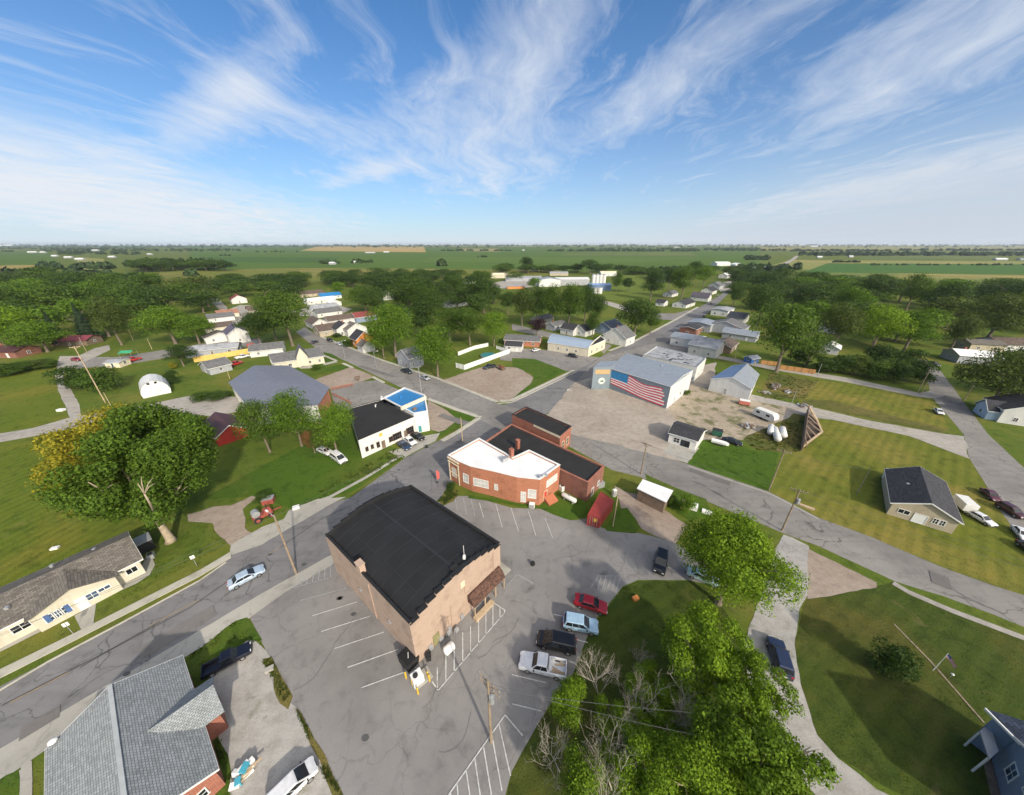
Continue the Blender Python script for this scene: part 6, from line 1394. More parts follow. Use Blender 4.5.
TREES = [  # label, foot sighting, top row, width px, mesh kind, leaf kind
 ('tall dark tree with bare lower branches in front of the cream hall', (293, 346), 289, 44, 'mid', 'mid'),
 ('dark round tree right of the tall white house', (262, 348), 313, 30, 'mid', 'dark'),
 ('pale dusty tree leaning against the tall dark tree', (276, 340), 305, 26, 'mid', 'olive'),
 ('dense bright tree beside the cross street behind the gable house', (396, 357), 304, 42, 'mid', 'bright'),
 ('narrow bright tree at the left of the dense bright one', (384, 358), 322, 26, 'tall', 'bright'),
 ('big bright rounded tree on the corner of the pool garden', (438, 377), 329, 42, 'mid', 'bright'),
 ('bright upright tree at the right end of the pool garden', (494, 346), 312, 28, 'tall', 'bright'),
 ('mid green tree behind the white pool fence', (470, 345), 308, 34, 'mid', 'mid'),
 ('mid green tree left of the one behind the pool fence', (450, 342), 308, 34, 'mid', 'mid'),
 ('darker tree behind the pool garden, furthest left', (425, 340), 298, 36, 'mid', 'dark'),
 ('large soft green tree in the heart of the middle grove', (432, 318), 287, 36, 'mid', 'mid'),
 ('large dark tree in the middle grove behind the soft green one', (410, 314), 277, 40, 'mid', 'dark'),
 ('broad dark tree right of the faded red roof', (378, 320), 288, 30, 'mid', 'dark'),
 ('broad soft tree over the upper street', (366, 312), 287, 30, 'mid', 'mid'),
 ('small round light tree beside the blue tarpaulin roof', (340, 297), 282, 14, 'far', 'bright'),
 ('very dark spreading tree left of the shining shed', (455, 306), 276, 24, 'mid', 'dark'),
 ('very dark tall tree below the shining shed', (484, 313), 279, 36, 'mid', 'dark'),
 ('dark tree at the edge of the factory yard', (508, 314), 292, 18, 'mid', 'dark'),
 ('dark brownish tree at the left of the factory grove', (522, 326), 290, 24, 'mid', 'olive'),
 ('tall dark tree in the left half of the factory grove', (537, 326), 286, 26, 'tall', 'dark'),
 ('tall tree in the middle of the factory grove', (552, 327), 285, 26, 'tall', 'mid'),
 ('tall tree in the right half of the factory grove', (568, 328), 284, 28, 'tall', 'mid'),
 ('dark tree right of the middle of the factory grove', (584, 326), 286, 26, 'mid', 'dark'),
 ('dark tree at the right end of the factory grove', (596, 324), 295, 18, 'mid', 'dark'),
 ('slim bright tree at the corner of the factory grove', (592, 337), 312, 14, 'tall', 'mid'),
 ('light green tree hanging over the left factory shed', (533, 290), 278, 14, 'far', 'bright'),
 ('round dark purple tree beside the grey street', (537, 336), 319, 19, 'mid', 'purple'),
 ('large dark tree behind the tall corner gable house', (634, 338), 299, 34, 'mid', 'dark'),
 ('dark tree right of the one behind the corner gable house', (650, 334), 309, 20, 'mid', 'mid'),
 ('tall dark tree left of the far street houses', (650, 300), 271, 20, 'tall', 'dark'),
 ('leafy tree behind the low charcoal roofed house', (681, 299), 267, 22, 'mid', 'mid'),
 ('dark tree at the back of the far street houses', (668, 290), 268, 16, 'mid', 'dark'),
 ('dark tall tree near the top of the far street', (692, 284), 262, 16, 'mid', 'dark'),
 ('bright full tree near the top of the far street', (703, 287), 267, 18, 'mid', 'bright'),
 ('yellowish tree below the large white farm building', (728, 276), 266, 14, 'far', 'olive'),
 ('dark tree over the top end of the far street', (733, 284), 270, 14, 'mid', 'dark'),
 ('very dark tree overhanging the right side of the far street', (732, 307), 286, 16, 'mid', 'dark'),
 ('tall tree right of the factory yard', (616, 292), 272, 12, 'tall', 'mid'),
 ('dark hedge tree right of the silos', (628, 292), 277, 14, 'far', 'dark'),
 ('dark tree behind the grain works, on the left', (527, 271), 257, 14, 'far', 'dark'),
 ('dark tree behind the grain works, in the middle', (575, 273), 263, 14, 'far', 'dark'),
 ('dark tree behind the grain works, on the right', (590, 274), 260, 18, 'far', 'dark'),
 ('big bright tree at the head of the right hand wood', (776, 372), 303, 54, 'mid', 'mid'),
 ('mid green tree beside the orange fence', (806, 366), 333, 30, 'mid', 'mid'),
 ('big round tree right of the far street stores', (757, 326), 286, 34, 'mid', 'dark'),
 ('brownish topped tree in the front of the right hand wood', (832, 350), 305, 34, 'mid', 'olive'),
 ('bright golden green tree in the front of the right hand wood', (870, 352), 307, 36, 'mid', 'lime'),
 ('broad light green tree right of the golden green one', (903, 352), 310, 44, 'mid', 'bright'),
 ('grey green tree left of the white roofed house', (950, 350), 316, 26, 'mid', 'olive'),
 ('large open crowned tree behind the white roofed house', (983, 344), 295, 54, 'mid', 'olive'),
 ('tall flat topped pine above the right hand wood', (906, 310), 273, 26, 'tall', 'mid'),
 ('wide dark tree at the back of the right hand wood', (862, 310), 276, 42, 'mid', 'dark'),
 ('light rounded tree in the middle of the right hand wood', (846, 320), 287, 32, 'mid', 'bright'),
 ('wide dark tree at the back right of the wood', (1000, 312), 280, 60, 'mid', 'dark'),
 ('dark spreading tree at the back right of the wood', (935, 322), 284, 36, 'mid', 'dark'),
 ('spreading dark yew-like tree by the right road', (990, 408), 355, 60, 'mid', 'olive'),
 ('broad dark tree at the right edge above the white house', (1020, 398), 345, 56, 'mid', 'dark'),
 ('bright bushy tree at the left edge of the meadow', (8, 350), 308, 56, 'mid', 'lime'),
 ('bright tree by the left track', (48, 352), 322, 40, 'mid', 'bright'),
 ('full bright tree beside the left street', (176, 344), 306, 46, 'mid', 'bright'),
 ('lower bright tree at the right of the left street trees', (200, 344), 318, 34, 'mid', 'bright'),
 ('tall pale tree with bare stem in front of the left wood', (122, 345), 297, 30, 'tall', 'olive'),
 ('round dark tree beside the pale grey garage', (184, 366), 346, 25, 'mid', 'dark'),
 ('bright dome of a tree in front of the slate grey hall, on the left', (270, 452), 402, 38, 'mid', 'mid'),
 ('bright dome of a tree in front of the slate grey hall, on the right', (302, 446), 395, 40, 'mid', 'bright'),
 ('bright tree beside the white shop', (337, 452), 406, 42, 'mid', 'bright'),
 ('dark small tree beside the maroon shed', (192, 448), 412, 36, 'mid', 'dark'),
 ('copper brown small tree beside the two parked white vans', (315, 453), 431, 18, 'mid', 'brown'),
 ('olive green tree over the two parked white vans', (328, 455), 428, 24, 'mid', 'olive'),
]
TAKEN = []
for lab, px, yt, wpx, kind, lf in TREES:
    g, h, w_ = tpx(px, yt, wpx)
    tree('pine_tree' if 'pine' in lab else 'tree', lab, g, max(4, h), w_ * 1.12, kind, lf); TAKEN.append((g.x, g.y, w_ * .5))
# the two woods and the groves: one tree after another, ordered as they are seen
ORD = ['first', 'second', 'third', 'fourth', 'fifth', 'sixth', 'seventh', 'eighth', 'ninth', 'tenth', 'eleventh', 'twelfth', 'thirteenth', 'fourteenth', 'fifteenth', 'sixteenth', 'seventeenth', 'eighteenth', 'nineteenth', 'twentieth']
def inside(p, poly):
    c = False; n = len(poly)
    for i in range(n):
        a, b = poly[i], poly[i - 1]
        if (a[1] > p[1]) != (b[1] > p[1]) and p[0] < (b[0] - a[0]) * (p[1] - a[1]) / (b[1] - a[1]) + a[0]: c = not c
    return c
def wood(where, px, n, sp0, hrange, leaves, seed, per_row=12):
    poly = [V2(G(p)) for p in px]; r = random.Random(seed); pts = []
    xs, ys = [p.x for p in poly], [p.y for p in poly]; tries = 0
    while len(pts) < n and tries < 20000:
        tries += 1
        p = (r.uniform(min(xs), max(xs)), r.uniform(min(ys), max(ys)))
        if not inside(p, poly): continue
        s = sp0 + dist_cam(p) / 42
        if any((p[0] - q[0]) ** 2 + (p[1] - q[1]) ** 2 < s * s for q in pts): continue
        if any((p[0] - q[0]) ** 2 + (p[1] - q[1]) ** 2 < (s * .35 + q[2]) ** 2 for q in TAKEN): continue
        pts.append(p)
    pts.sort(key=dist_cam); k = 0
    for row in range(0, len(pts), per_row):
        rw = sorted(pts[row:row + per_row], key=lambda p: p[0] / p[1])
        for j, p in enumerate(rw):
            lf = r.choice(leaves); h = r.uniform(*hrange); w_ = (sp0 + dist_cam(p) / 42) * r.uniform(1.45, 1.9)
            tone = {'dark': 'dark green', 'mid': 'mid green', 'bright': 'bright green', 'olive': 'olive green', 'lime': 'yellow green'}[lf]
            rn = ORD[row // per_row]
            lab = '%s tree, %s from left in %s row of %s' % (tone, ORD[j], rn, where)
            tree('tree', lab, p, h, w_, 'mid' if dist_cam(p) < 200 else 'far', lf, 'trees of ' + where)
            TAKEN.append((p[0], p[1], w_ * .45))
wood('the left wood', [(-70, 352), (20, 345), (108, 338), (150, 338), (205, 322), (222, 306), (200, 294), (150, 290), (100, 283), (40, 281), (-60, 287)], 64, 7.5, (14, 21), ['dark', 'dark', 'mid', 'mid', 'olive', 'bright'], 3)
wood('the right wood', [(770, 330), (800, 345), (860, 352), (930, 345), (1000, 338), (1100, 360), (1160, 330), (1100, 296), (1010, 296), (900, 292), (840, 288), (790, 278), (760, 290)], 56, 8, (13, 19), ['dark', 'dark', 'dark', 'mid', 'olive', 'bright'], 5)
wood('the middle grove', [(395, 335), (440, 330), (500, 322), (500, 296), (440, 290), (380, 288), (375, 310)], 18, 7, (12, 17), ['dark', 'mid', 'mid', 'dark'], 8)
wood('the upper grove', [(215, 300), (300, 300), (318, 290), (310, 282), (215, 285)], 16, 8, (12, 17), ['dark', 'mid', 'dark'], 9)
wood('the upper street belt', [(322, 290), (400, 292), (512, 288), (520, 280), (440, 277), (322, 280)], 28, 7, (11, 16), ['dark', 'dark', 'mid'], 12, 14)
wood('the far street trees', [(738, 296), (770, 300), (772, 278), (738, 272)], 10, 8, (10, 15), ['dark', 'mid', 'dark'], 14)
wood('the far street gardens', [(640, 286), (665, 283), (700, 278), (720, 272), (690, 272), (650, 275)], 8, 8, (10, 14), ['dark', 'mid'], 15)
wood('the belt left of the field', [(140, 272), (200, 271), (225, 271), (222, 268), (140, 267)], 18, 9, (14, 20), ['dark', 'mid'], 16, 18)
wood('the grain works belt', [(500, 274), (600, 272.5), (640, 276), (640, 272), (500, 270)], 16, 8, (10, 15), ['dark', 'mid'], 17, 16)
# bushes and hedges
for lab, px, yt, wpx, lf in (
    ('dark round bush alone on the near right lawn', L(455, 310), 648, 35, 'dark'), ('wide dark bush beside the left track', (79, 388), 367, 32, 'dark'), ('dark bush right of the wide one by the left track', (106, 391), 369, 34, 'mid'),
    ('dark bush beside the round-roofed barn', (174, 384), 371, 14, 'dark'), ('low bush on the grass island of the side street', b1(580, 560), 393, 20, 'mid'), ('low dark hedge on the grass island of the side street', b1(720, 540), 392, 26, 'dark'),
    ('clipped bush at the corner of the white-roofed brick building', M7(112, 530), 483, 11, 'dark'), ('bush by the white end wall of the metal building', M6(805, 350), 390, 8, 'mid'),
    ('small bush on the lawn of the cream hall', b2(480, 320), 365, 10, 'mid'), ('dark bush behind the rusty farm machine', N2(430, 150), 493, 16, 'dark'), ('bush under the copper brown tree', (333, 450), 440, 12, 'mid'),
    ('left bush of the hedge along the right hand lane', b6(420, 330), 356, 22, 'dark'), ('second bush of the hedge along the right hand lane', b6(560, 340), 355, 24, 'dark'), ('third bush of the hedge along the right hand lane', b6(690, 360), 356, 24, 'olive'), ('fourth bush of the hedge along the right hand lane', b6(820, 385), 360, 26, 'mid'),
    ('fifth bush of the hedge along the right hand lane', b6(960, 400), 360, 28, 'dark'), ('last bush of the hedge by the right road', b7(180, 420), 362, 26, 'dark'), ('tall bush behind the right hand lane hedge', b6(880, 310), 346, 30, 'dark'), ('tall dark bush left of the right road', b7(80, 330), 350, 30, 'dark'), ('tall dark bush at the left end of the lane hedge', b6(250, 270), 348, 24, 'dark'),
    ('left clump of hedge below the bright tree at the left edge', b0(20, 370), 366, 30, 'mid'), ('middle clump of hedge along the upper edge of the meadow', b0(180, 330), 362, 24, 'mid'), ('right clump of hedge along the upper edge of the meadow', b0(300, 310), 360, 22, 'olive'), ('clump of hedge nearest the left track', b0(400, 295), 359, 18, 'mid'),
    ('shrub at the front of the orange wooden house', b2(740, 130), 340, 14, 'dark'), ('shrub between the tan bungalow and the charcoal house', b2(650, 55), 333, 10, 'dark'), ('round shrub under the tall corner gable house', a4(925, 810), 335, 8, 'mid'),
    ('yellow flowered shrub on the lawn by the left street', b1(370, 310), 362, 7, 'yellow'), ('dark bush behind the garage', M3(310, 262), 429, 9, 'dark'),
    ('overgrown bush behind the open shed', (684, 512), 495, 18, 'bright'), ('low bush beside the open shed', N7(720, 235), 497, 12, 'mid')):
    g, h, w_ = tpx(px, yt, wpx)
    tree('bush', lab, g, max(1.2, h), w_ * 1.05, 'bush', lf, cat='bush')
for lab, px, yt, wpx in (('dark fir at the left of the left wood front', (62, 345), 310, 18), ('dark fir behind the maroon roofed house', (92, 342), 303, 24), ('dark fir beside the white roofed house', (1012, 392), 352, 30)):
    g, h, w_ = tpx(px, yt, wpx); tree('fir_tree', lab, g, h, w_, 'cone', 'blue')
# the great tree on the left: green crown, yellow-tipped limbs up and to the left, bare forked limb
gb_ = G((171, 541)); hb2 = 19.5
bt = thing('great_tree', 'great spreading tree with a pale trunk and yellow upper left branches beside the drive', 'tree', (gb_.x, gb_.y, 0))
def lobecloud(name, lobes, nf, leaf, mat, seed, parent):
    r = np.random.RandomState(seed); cs = np.array([l[:3] for l in lobes]); rs = np.array([l[3] for l in lobes]); w_ = rs ** 2; li = r.choice(len(lobes), nf, p=w_ / w_.sum())
    d = r.normal(size=(nf, 3)); d[:, 2] += .25; d /= np.linalg.norm(d, axis=1)[:, None]
    c = cs[li] + d * (rs[li] * (1 + r.normal(size=nf) * .15 - (r.rand(nf) < .3) * r.rand(nf) * .6))[:, None]
    nrm = d + r.normal(size=(nf, 3)) * .5; nrm /= np.linalg.norm(nrm, axis=1)[:, None]
    t1 = np.cross(nrm, r.normal(size=(nf, 3))); t1 /= np.linalg.norm(t1, axis=1)[:, None]; t2 = np.cross(nrm, t1); s = leaf * r.uniform(.6, 1.45, nf)[:, None]; s2 = s * r.uniform(.5, .85, nf)[:, None]
    v = np.stack([c - t1 * s, c - t2 * s2, c + t1 * s, c + t2 * s2], 1).reshape(-1, 3)
    me = bpy.data.meshes.new(name); me.vertices.add(len(v)); me.vertices.foreach_set('co', v.ravel()); me.loops.add(nf * 4); me.loops.foreach_set('vertex_index', np.arange(nf * 4, dtype=np.int32))
    me.polygons.add(nf); me.polygons.foreach_set('loop_start', np.arange(0, nf * 4, 4, dtype=np.int32)); me.polygons.foreach_set('loop_total', np.full(nf, 4, dtype=np.int32)); me.update(calc_edges=True); me.materials.append(mat)
    o = bpy.data.objects.new(name, me); COL.objects.link(o); o.parent = parent; return o
rr = random.Random(4); cl, yl = [], []
CC_ = Vector(G((137, 461), 13.8)) - Vector((gb_.x, gb_.y, 0))      # heart of the crown, well left of the foot
cdir = Vector((-gb_.x, -gb_.y, 0)).normalized(); cleft = Vector((cdir.y, -cdir.x, 0)); cleft = cleft if cleft.x < 0 else -cleft
for i in range(120):
    while True:
        q = Vector((rr.uniform(-1, 1), rr.uniform(-1, 1), rr.uniform(-1, 1)))
        if .35 < q.length < 1: break
    if q.length < .7 and rr.random() < .6: q = q.normalized() * rr.uniform(.7, .95)
    p_ = CC_ + Vector((q.x * 9.6, q.y * 9.6, q.z * 8.6)); u = (q.x * cleft.x + q.y * cleft.y)
    yel = (u * .62 - (q.x * cdir.x + q.y * cdir.y) * .5 + q.z * .4 > .5)
    (yl if yel and rr.random() < .7 else cl).append((p_.x, p_.y, p_.z, rr.uniform(1.3, 2.3)))
for i in range(18): cl.append((rr.uniform(-5.5, 4.5), rr.uniform(-3, 6), rr.uniform(6.8, 10.5), rr.uniform(1.1, 1.8)))
lobecloud('crown', cl, 62000, .19, LEAF['great'], 5, bt); lobecloud('yellow_foliage', yl, 13000, .17, LEAF['yellow'], 6, bt)['label'] = 'golden yellow foliage on the upper left limbs'
m = MB(); m.tube([(0, 0, -.1), (.05, .02, .6), (-.25, .1, 3.2), (-.5, .3, 5.4)], [.95, .62, .48, .42], 10)
for a in range(9):
    th = a * .7; p2 = CC_ + Vector((math.cos(th) * 8, math.sin(th) * 8, rr.uniform(-3, 4))); p0 = Vector((-.5, .3, 5.2)); r_ = .34
    p1 = p0.lerp(p2, .5) + Vector((0, 0, -.6)); m.tube([p0, p1, p2], [r_, r_ * .6, .06], 7)
    for k in range(3): b = rr.uniform(0, 6.28); q = p1.lerp(p2, k * .3); m.tube([q, q + Vector((math.cos(b) * 2.4, math.sin(b) * 2.4, 1.6))], [.1, .02], 5)
m.build('trunk', m_barklt, bt, smooth=True)
m = MB(); b_ = Vector(G(E(575, 295), 16.0)) - Vector((gb_.x, gb_.y, 0))
m.tube([Vector((-.5, .3, 5.4)), b_ + Vector((0, 0, -1.5)), b_], [.16, .12, .11], 7)
for d_ in ((-.8, .5, 1.6), (.1, .6, 2.6), (1.0, 1.1, 2.0), (1.6, .5, 1.5)): m.tube([b_, b_ + Vector(d_) * .55 + Vector((0, 0, .3)), b_ + Vector(d_)], [.085, .06, .02], 6)
m.build('bare_limb', m_barklt, bt, smooth=True)
# big bright tree on the right, and the tangle at the bottom of the view
def near_tree(lab, px, zc, h, w_, kind, lf, bark=None):
    g = G(px, zc); return tree('tree', lab, (g.x, g.y), h, w_, kind, lf, bark=bark)
near_tree('big bright yellow green tree in the middle of the near lawn', (731, 570), 7.0, 15, 13.0, 'near', 'lime')
near_tree('second bright tree below the big yellow green tree', (705, 665), 6.0, 11.5, 10.5, 'airy', 'lime', m_barklt)
near_tree('leafy tree at the bottom right of the near tangle', (764, 770), 6.5, 12, 10.5, 'airy', 'lime', m_barklt)
near_tree('leafy tree at the bottom middle of the near tangle', (698, 775), 5.5, 10, 9.5, 'airy', 'lime', m_barklt)
near_tree('leafy tree between the two bare trees of the near tangle', (655, 795), 4.0, 8, 8.5, 'airy', 'lime')
near_tree('leafy tree above the leafy tree at the bottom right', (750, 705), 5.0, 10, 8.0, 'airy', 'lime', m_barklt)
near_tree('leafy sapling behind the white pickup', (566, 704), 3.0, 6.0, 5.2, 'near2', 'lime')
near_tree('low leafy tree at the bottom left of the near tangle', (585, 790), 4.0, 7.0, 6.0, 'near2', 'lime')
near_tree('low leafy tree in the middle of the near tangle', (622, 735), 2.5, 5.5, 7.2, 'airy', 'lime')
near_tree('low dark tree in the near tangle under the second bright tree', (660, 705), 2.5, 6.0, 7.0, 'airy', 'lime')
def bare_tree(lab, px, h, seed, lean=(0, 0)):
    g = G(px); t = thing('bare_tree', lab, 'tree', (g.x, g.y, 0)); r = random.Random(seed); m = MB(); tips = MB()
    def grow(p, d, L_, rad, lv):
        n = 3; pts = [p]; dd = d.copy()
        for i in range(n):
            dd = (dd + Vector((r.uniform(-.22, .22), r.uniform(-.22, .22), r.uniform(-.02, .16)))).normalized(); pts.append(pts[-1] + dd * L_ / n)
        (m if lv < 2 else tips).tube(pts, [rad * (1 - .55 * i / n) for i in range(n + 1)], 6 if lv < 2 else 4, False)
        if lv >= 4: return
        for k in range(4 if lv else 7):
            q = pts[1 + k % n].lerp(pts[min(n, 2 + k % n)], r.random()); a = r.uniform(0, 6.28); o = Vector((math.cos(a), math.sin(a), r.uniform(.1, .7))).normalized()
            grow(q, (dd * .7 + o * .8).normalized(), L_ * r.uniform(.5, .75), rad * .5, lv + 1)
    grow(Vector((0, 0, -.05)), Vector((lean[0], lean[1], 1)).normalized(), h * .5, h * .011, 0)
    m.build('trunk', m_twig, t); tips.build('twigs', m_twig, t)
    return t
bare_tree('pale bare tree behind the white pickup', (600, 706), 8.0, 3, (-.1, .1)); bare_tree('pale bare tree in front of the second bright tree', (688, 765), 9.0, 5, (-.15, .1)); bare_tree('pale bare tree at the bottom middle of the picture', (612, 790), 8.0, 8, (-.2, .1))
bare_tree('pale bare tree leaning over the corner of the parking lot', (560, 772), 6.5, 11, (-.35, .1)); bare_tree('pale bare tree at the very bottom left of the tangle', (600, 840), 8.0, 15, (-.2, 0))
bare_tree('pale bare tree in the middle of the near tangle', (640, 745), 8.0, 23, (-.2, .15)); bare_tree('thin bare sapling on the near lawn', K(500, 300), 4.5, 19)
# far woods on the plain: masses no one could count
r = np.random.RandomState(11); blobs = []
def belt(x0, x1, y, h, dens, depth=1.0):
    n = int(dens)
    for i in range(n):
        x = r.uniform(x0, x1); yy = y + r.uniform(-.35, .35) * depth; g = G((x, yy)); d = g.y; hh_ = h * r.uniform(.6, 1.25)
        blobs.append((g.x, g.y, 0, hh_, hh_ * r.uniform(.9, 1.8) + d / 900))
for a in ((-60, 1090, 245.6, 30, 520, .8), (-60, 1090, 247.2, 18, 160, 1.2), (-60, 330, 246.6, 15, 170, .8), (330, 720, 246.2, 14, 150), (585, 760, 249.5, 13, 150, .8), (548, 700, 251.2, 12, 170, .6), (-40, 150, 248.6, 12, 110, 1.5), (40, 240, 250.5, 12, 150, 3.0), (60, 140, 254, 12, 50, 3), (700, 800, 250.5, 12, 60, 1.5),
          (800, 1090, 255.2, 14, 260, 2.2), (790, 900, 251, 12, 80, 1.5), (900, 1090, 250.5, 13, 150, 1.6), (130, 215, 266, 14, 70, 4), (440, 512, 250.8, 11, 50, .6), (255, 300, 252, 8, 14, .8), (320, 345, 263.5, 9, 10, 1), (355, 376, 263, 9, 10, 1), (3, 16, 251.6, 10, 10, .5), (832, 860, 262.5, 6, 16, .4), (868, 1060, 265.3, 4, 50, .3), (220, 232, 255.8, 7, 8, .4), (438, 446, 266, 14, 3, .5), (190, 194, 275.5, 9, 3, .6), (478, 488, 257.3, 8, 4, .3), (744, 768, 259, 10, 30, 3), (736, 800, 270, 11, 40, 6), (640, 700, 273, 10, 24, 4), (44, 110, 268, 12, 40, 4), (0, 110, 279, 12, 60, 5), (105, 160, 284, 12, 40, 6)):
    belt(*a)
V, nb = [], len(blobs)
for (x, y, z, h, w_) in blobs:
    nfb = 46; d = r.normal(size=(nfb, 3)); d[:, 2] = np.abs(d[:, 2]) * 1.0 + .05; d /= np.linalg.norm(d, axis=1)[:, None]
    c = np.array([x, y, 0]) + d * np.array([w_ / 2, w_ / 2, h]) * r.uniform(.65, 1.0, nfb)[:, None]
    nrm = d + r.normal(size=(nfb, 3)) * .4; nrm /= np.linalg.norm(nrm, axis=1)[:, None]
    t1 = np.cross(nrm, r.normal(size=(nfb, 3))); t1 /= np.linalg.norm(t1, axis=1)[:, None]; t2 = np.cross(nrm, t1); s = max(w_, h) * .17 * r.uniform(.7, 1.4, nfb)[:, None]
    V.append(np.stack([c - t1 * s, c - t2 * s * .8, c + t1 * s, c + t2 * s * .8], 1).reshape(-1, 3))
V = np.concatenate(V); V[:, 2] = np.maximum(V[:, 2], .02); nf = len(V) // 4
me = bpy.data.meshes.new('distant_woods'); me.vertices.add(len(V)); me.vertices.foreach_set('co', V.ravel()); me.loops.add(nf * 4); me.loops.foreach_set('vertex_index', np.arange(nf * 4, dtype=np.int32))
me.polygons.add(nf); me.polygons.foreach_set('loop_start', np.arange(0, nf * 4, 4, dtype=np.int32)); me.polygons.foreach_set('loop_total', np.full(nf, 4, dtype=np.int32)); me.update(calc_edges=True); me.materials.append(LEAF['far'])
o = bpy.data.objects.new('distant_woods', me); COL.objects.link(o); struct(o, 'stuff'); o['label'] = 'dark tree belts and woods far off on the plain'; o['category'] = 'woods'
# weeds: tufts in the gravel and along the edges
def tufts(name, polys, n, size, mat, seed):
    r = np.random.RandomState(seed); out = []
    per = n // len(polys)
    for px in polys:
        poly = [V2(G(p)) for p in px]; xs, ys = [p.x for p in poly], [p.y for p in poly]; k = 0; t = 0
        while k < per and t < per * 30:
            t += 1; p = (r.uniform(min(xs), max(xs)), r.uniform(min(ys), max(ys)))
            if not inside(p, poly) or noise.noise(Vector((p[0] * .6, p[1] * .6, 2.2))) < -.05: continue
            k += 1
            for j in range(5):
                a = r.uniform(0, 6.28); s = size * r.uniform(.5, 1.3); b = np.array([p[0] + r.normal() * size * .5, p[1] + r.normal() * size * .5, .01]); d = np.array([math.cos(a), math.sin(a), 0]) * s * .4; up = np.array([r.normal() * .3, r.normal() * .3, 1]) * s
                out.append(np.stack([b - d, b + d, b + d * .6 + up, b - d * .4 + up]))
    V = np.concatenate(out); nf = len(V) // 4
    me = bpy.data.meshes.new(name); me.vertices.add(len(V)); me.vertices.foreach_set('co', V.ravel()); me.loops.add(nf * 4); me.loops.foreach_set('vertex_index', np.arange(nf * 4, dtype=np.int32))
    me.polygons.add(nf); me.polygons.foreach_set('loop_start', np.arange(0, nf * 4, 4, dtype=np.int32)); me.polygons.foreach_set('loop_total', np.full(nf, 4, dtype=np.int32)); me.update(calc_edges=True); me.materials.append(mat)
    o = bpy.data.objects.new(name, me); COL.objects.link(o); struct(o, 'stuff'); o['label'] = 'tufts of weeds and rough grass'; o['category'] = 'weeds'
tufts('weed_tufts', [[J(20, 260), J(60, 250), J(140, 400), J(120, 460), J(60, 330)], [J(155, 450), J(180, 480), J(340, 790), J(280, 740), J(200, 560)], [N4(20, 520), N4(70, 510), N4(150, 690), N4(140, 900), N4(55, 700)], [(181, 661), (236, 621), (262, 640), (214, 668)]], 900, .13, LEAF['olive'], 4)
tufts('rough_grass_tufts', [[(742, 440), (772, 425), (806, 419), (801, 452), (757, 450)], [(760, 398), (770, 372), (818, 381), (800, 404)], [F(240, 320), F(590, 150), F(560, 110), F(240, 290)], [M7(45, 590), M7(100, 520), M7(160, 545), M7(70, 612)]], 1500, .22, LEAF['olive'], 6)
LAWNS = [[(808, 594), (872, 588), (893, 583), (949, 609), (1026, 640), (1026, 720), (985, 715), (960, 795), (900, 795), (838, 757), (800, 683), (794, 645)],
         [(808, 500), (873, 536), (944, 564), (1000, 586), (1020, 560), (989, 500), (969, 470), (909, 440), (872, 428), (820, 424), (800, 460)],
         [(596, 622), (622, 587), (690, 581), (720, 600), (700, 640), (620, 700), (572, 676)], [(5, 448), (48, 440), (85, 500), (60, 565), (0, 585)], [(210, 490), (256, 470), (310, 445), (350, 455), (400, 455), (352, 490), (260, 495)], [(100, 612), (150, 560), (200, 520), (215, 530), (225, 545), (180, 570)], [(695, 462), (703, 443), (757, 452), (775, 470), (768, 489)]]
for k, (lf, n) in enumerate((('olive', 6000), ('bright', 6000))): tufts('lawn_tufts', LAWNS, n, .055, LEAF[lf], 40 + k)
# ------------------------------------------------------------------ vehicles
def loft(m, secs):
    n = len(secs[0]); o = len(m.v)
    for s in secs: m.v += [Vector(p) for p in s]
    for i in range(len(secs) - 1):
        for k in range(n - 1):
            m.f.append((o + i * n + k, o + (i + 1) * n + k, o + (i + 1) * n + k + 1, o + i * n + k + 1))
    m.f.append(tuple(o + k for k in range(n))); m.f.append(tuple(o + (len(secs) - 1) * n + k for k in range(n))[::-1])
SPEC = {  # length, width, belt stations (x, z), cabin base x0,x1, roof x0,x1, roof height, roof half width factor
 'sedan': (4.7, 1.82, [(-2.35, .72), (-2.2, .92), (-1.5, .98), (.85, .95), (1.9, .80), (2.25, .68), (2.35, .58)], (-1.75, 1.15), (-1.05, .30), 1.45, .74),
 'suv': (4.75, 1.9, [(-2.37, .85), (-2.3, 1.08), (1.0, 1.06), (2.0, .98), (2.3, .86), (2.37, .7)], (-2.25, 1.2), (-1.95, .35), 1.74, .78),
 'van': (5.1, 1.98, [(-2.55, .9), (-2.5, 1.1), (1.35, 1.08), (2.2, .92), (2.5, .78), (2.55, .62)], (-2.48, 1.75), (-2.3, .55), 1.82, .80),
 'pickup': (5.8, 2.0, [(-2.9, 1.02), (-2.86, 1.08), (1.25, 1.10), (2.4, 1.04), (2.8, .95), (2.9, .8)], (-.75, 1.35), (-.55, .65), 1.86, .78)}
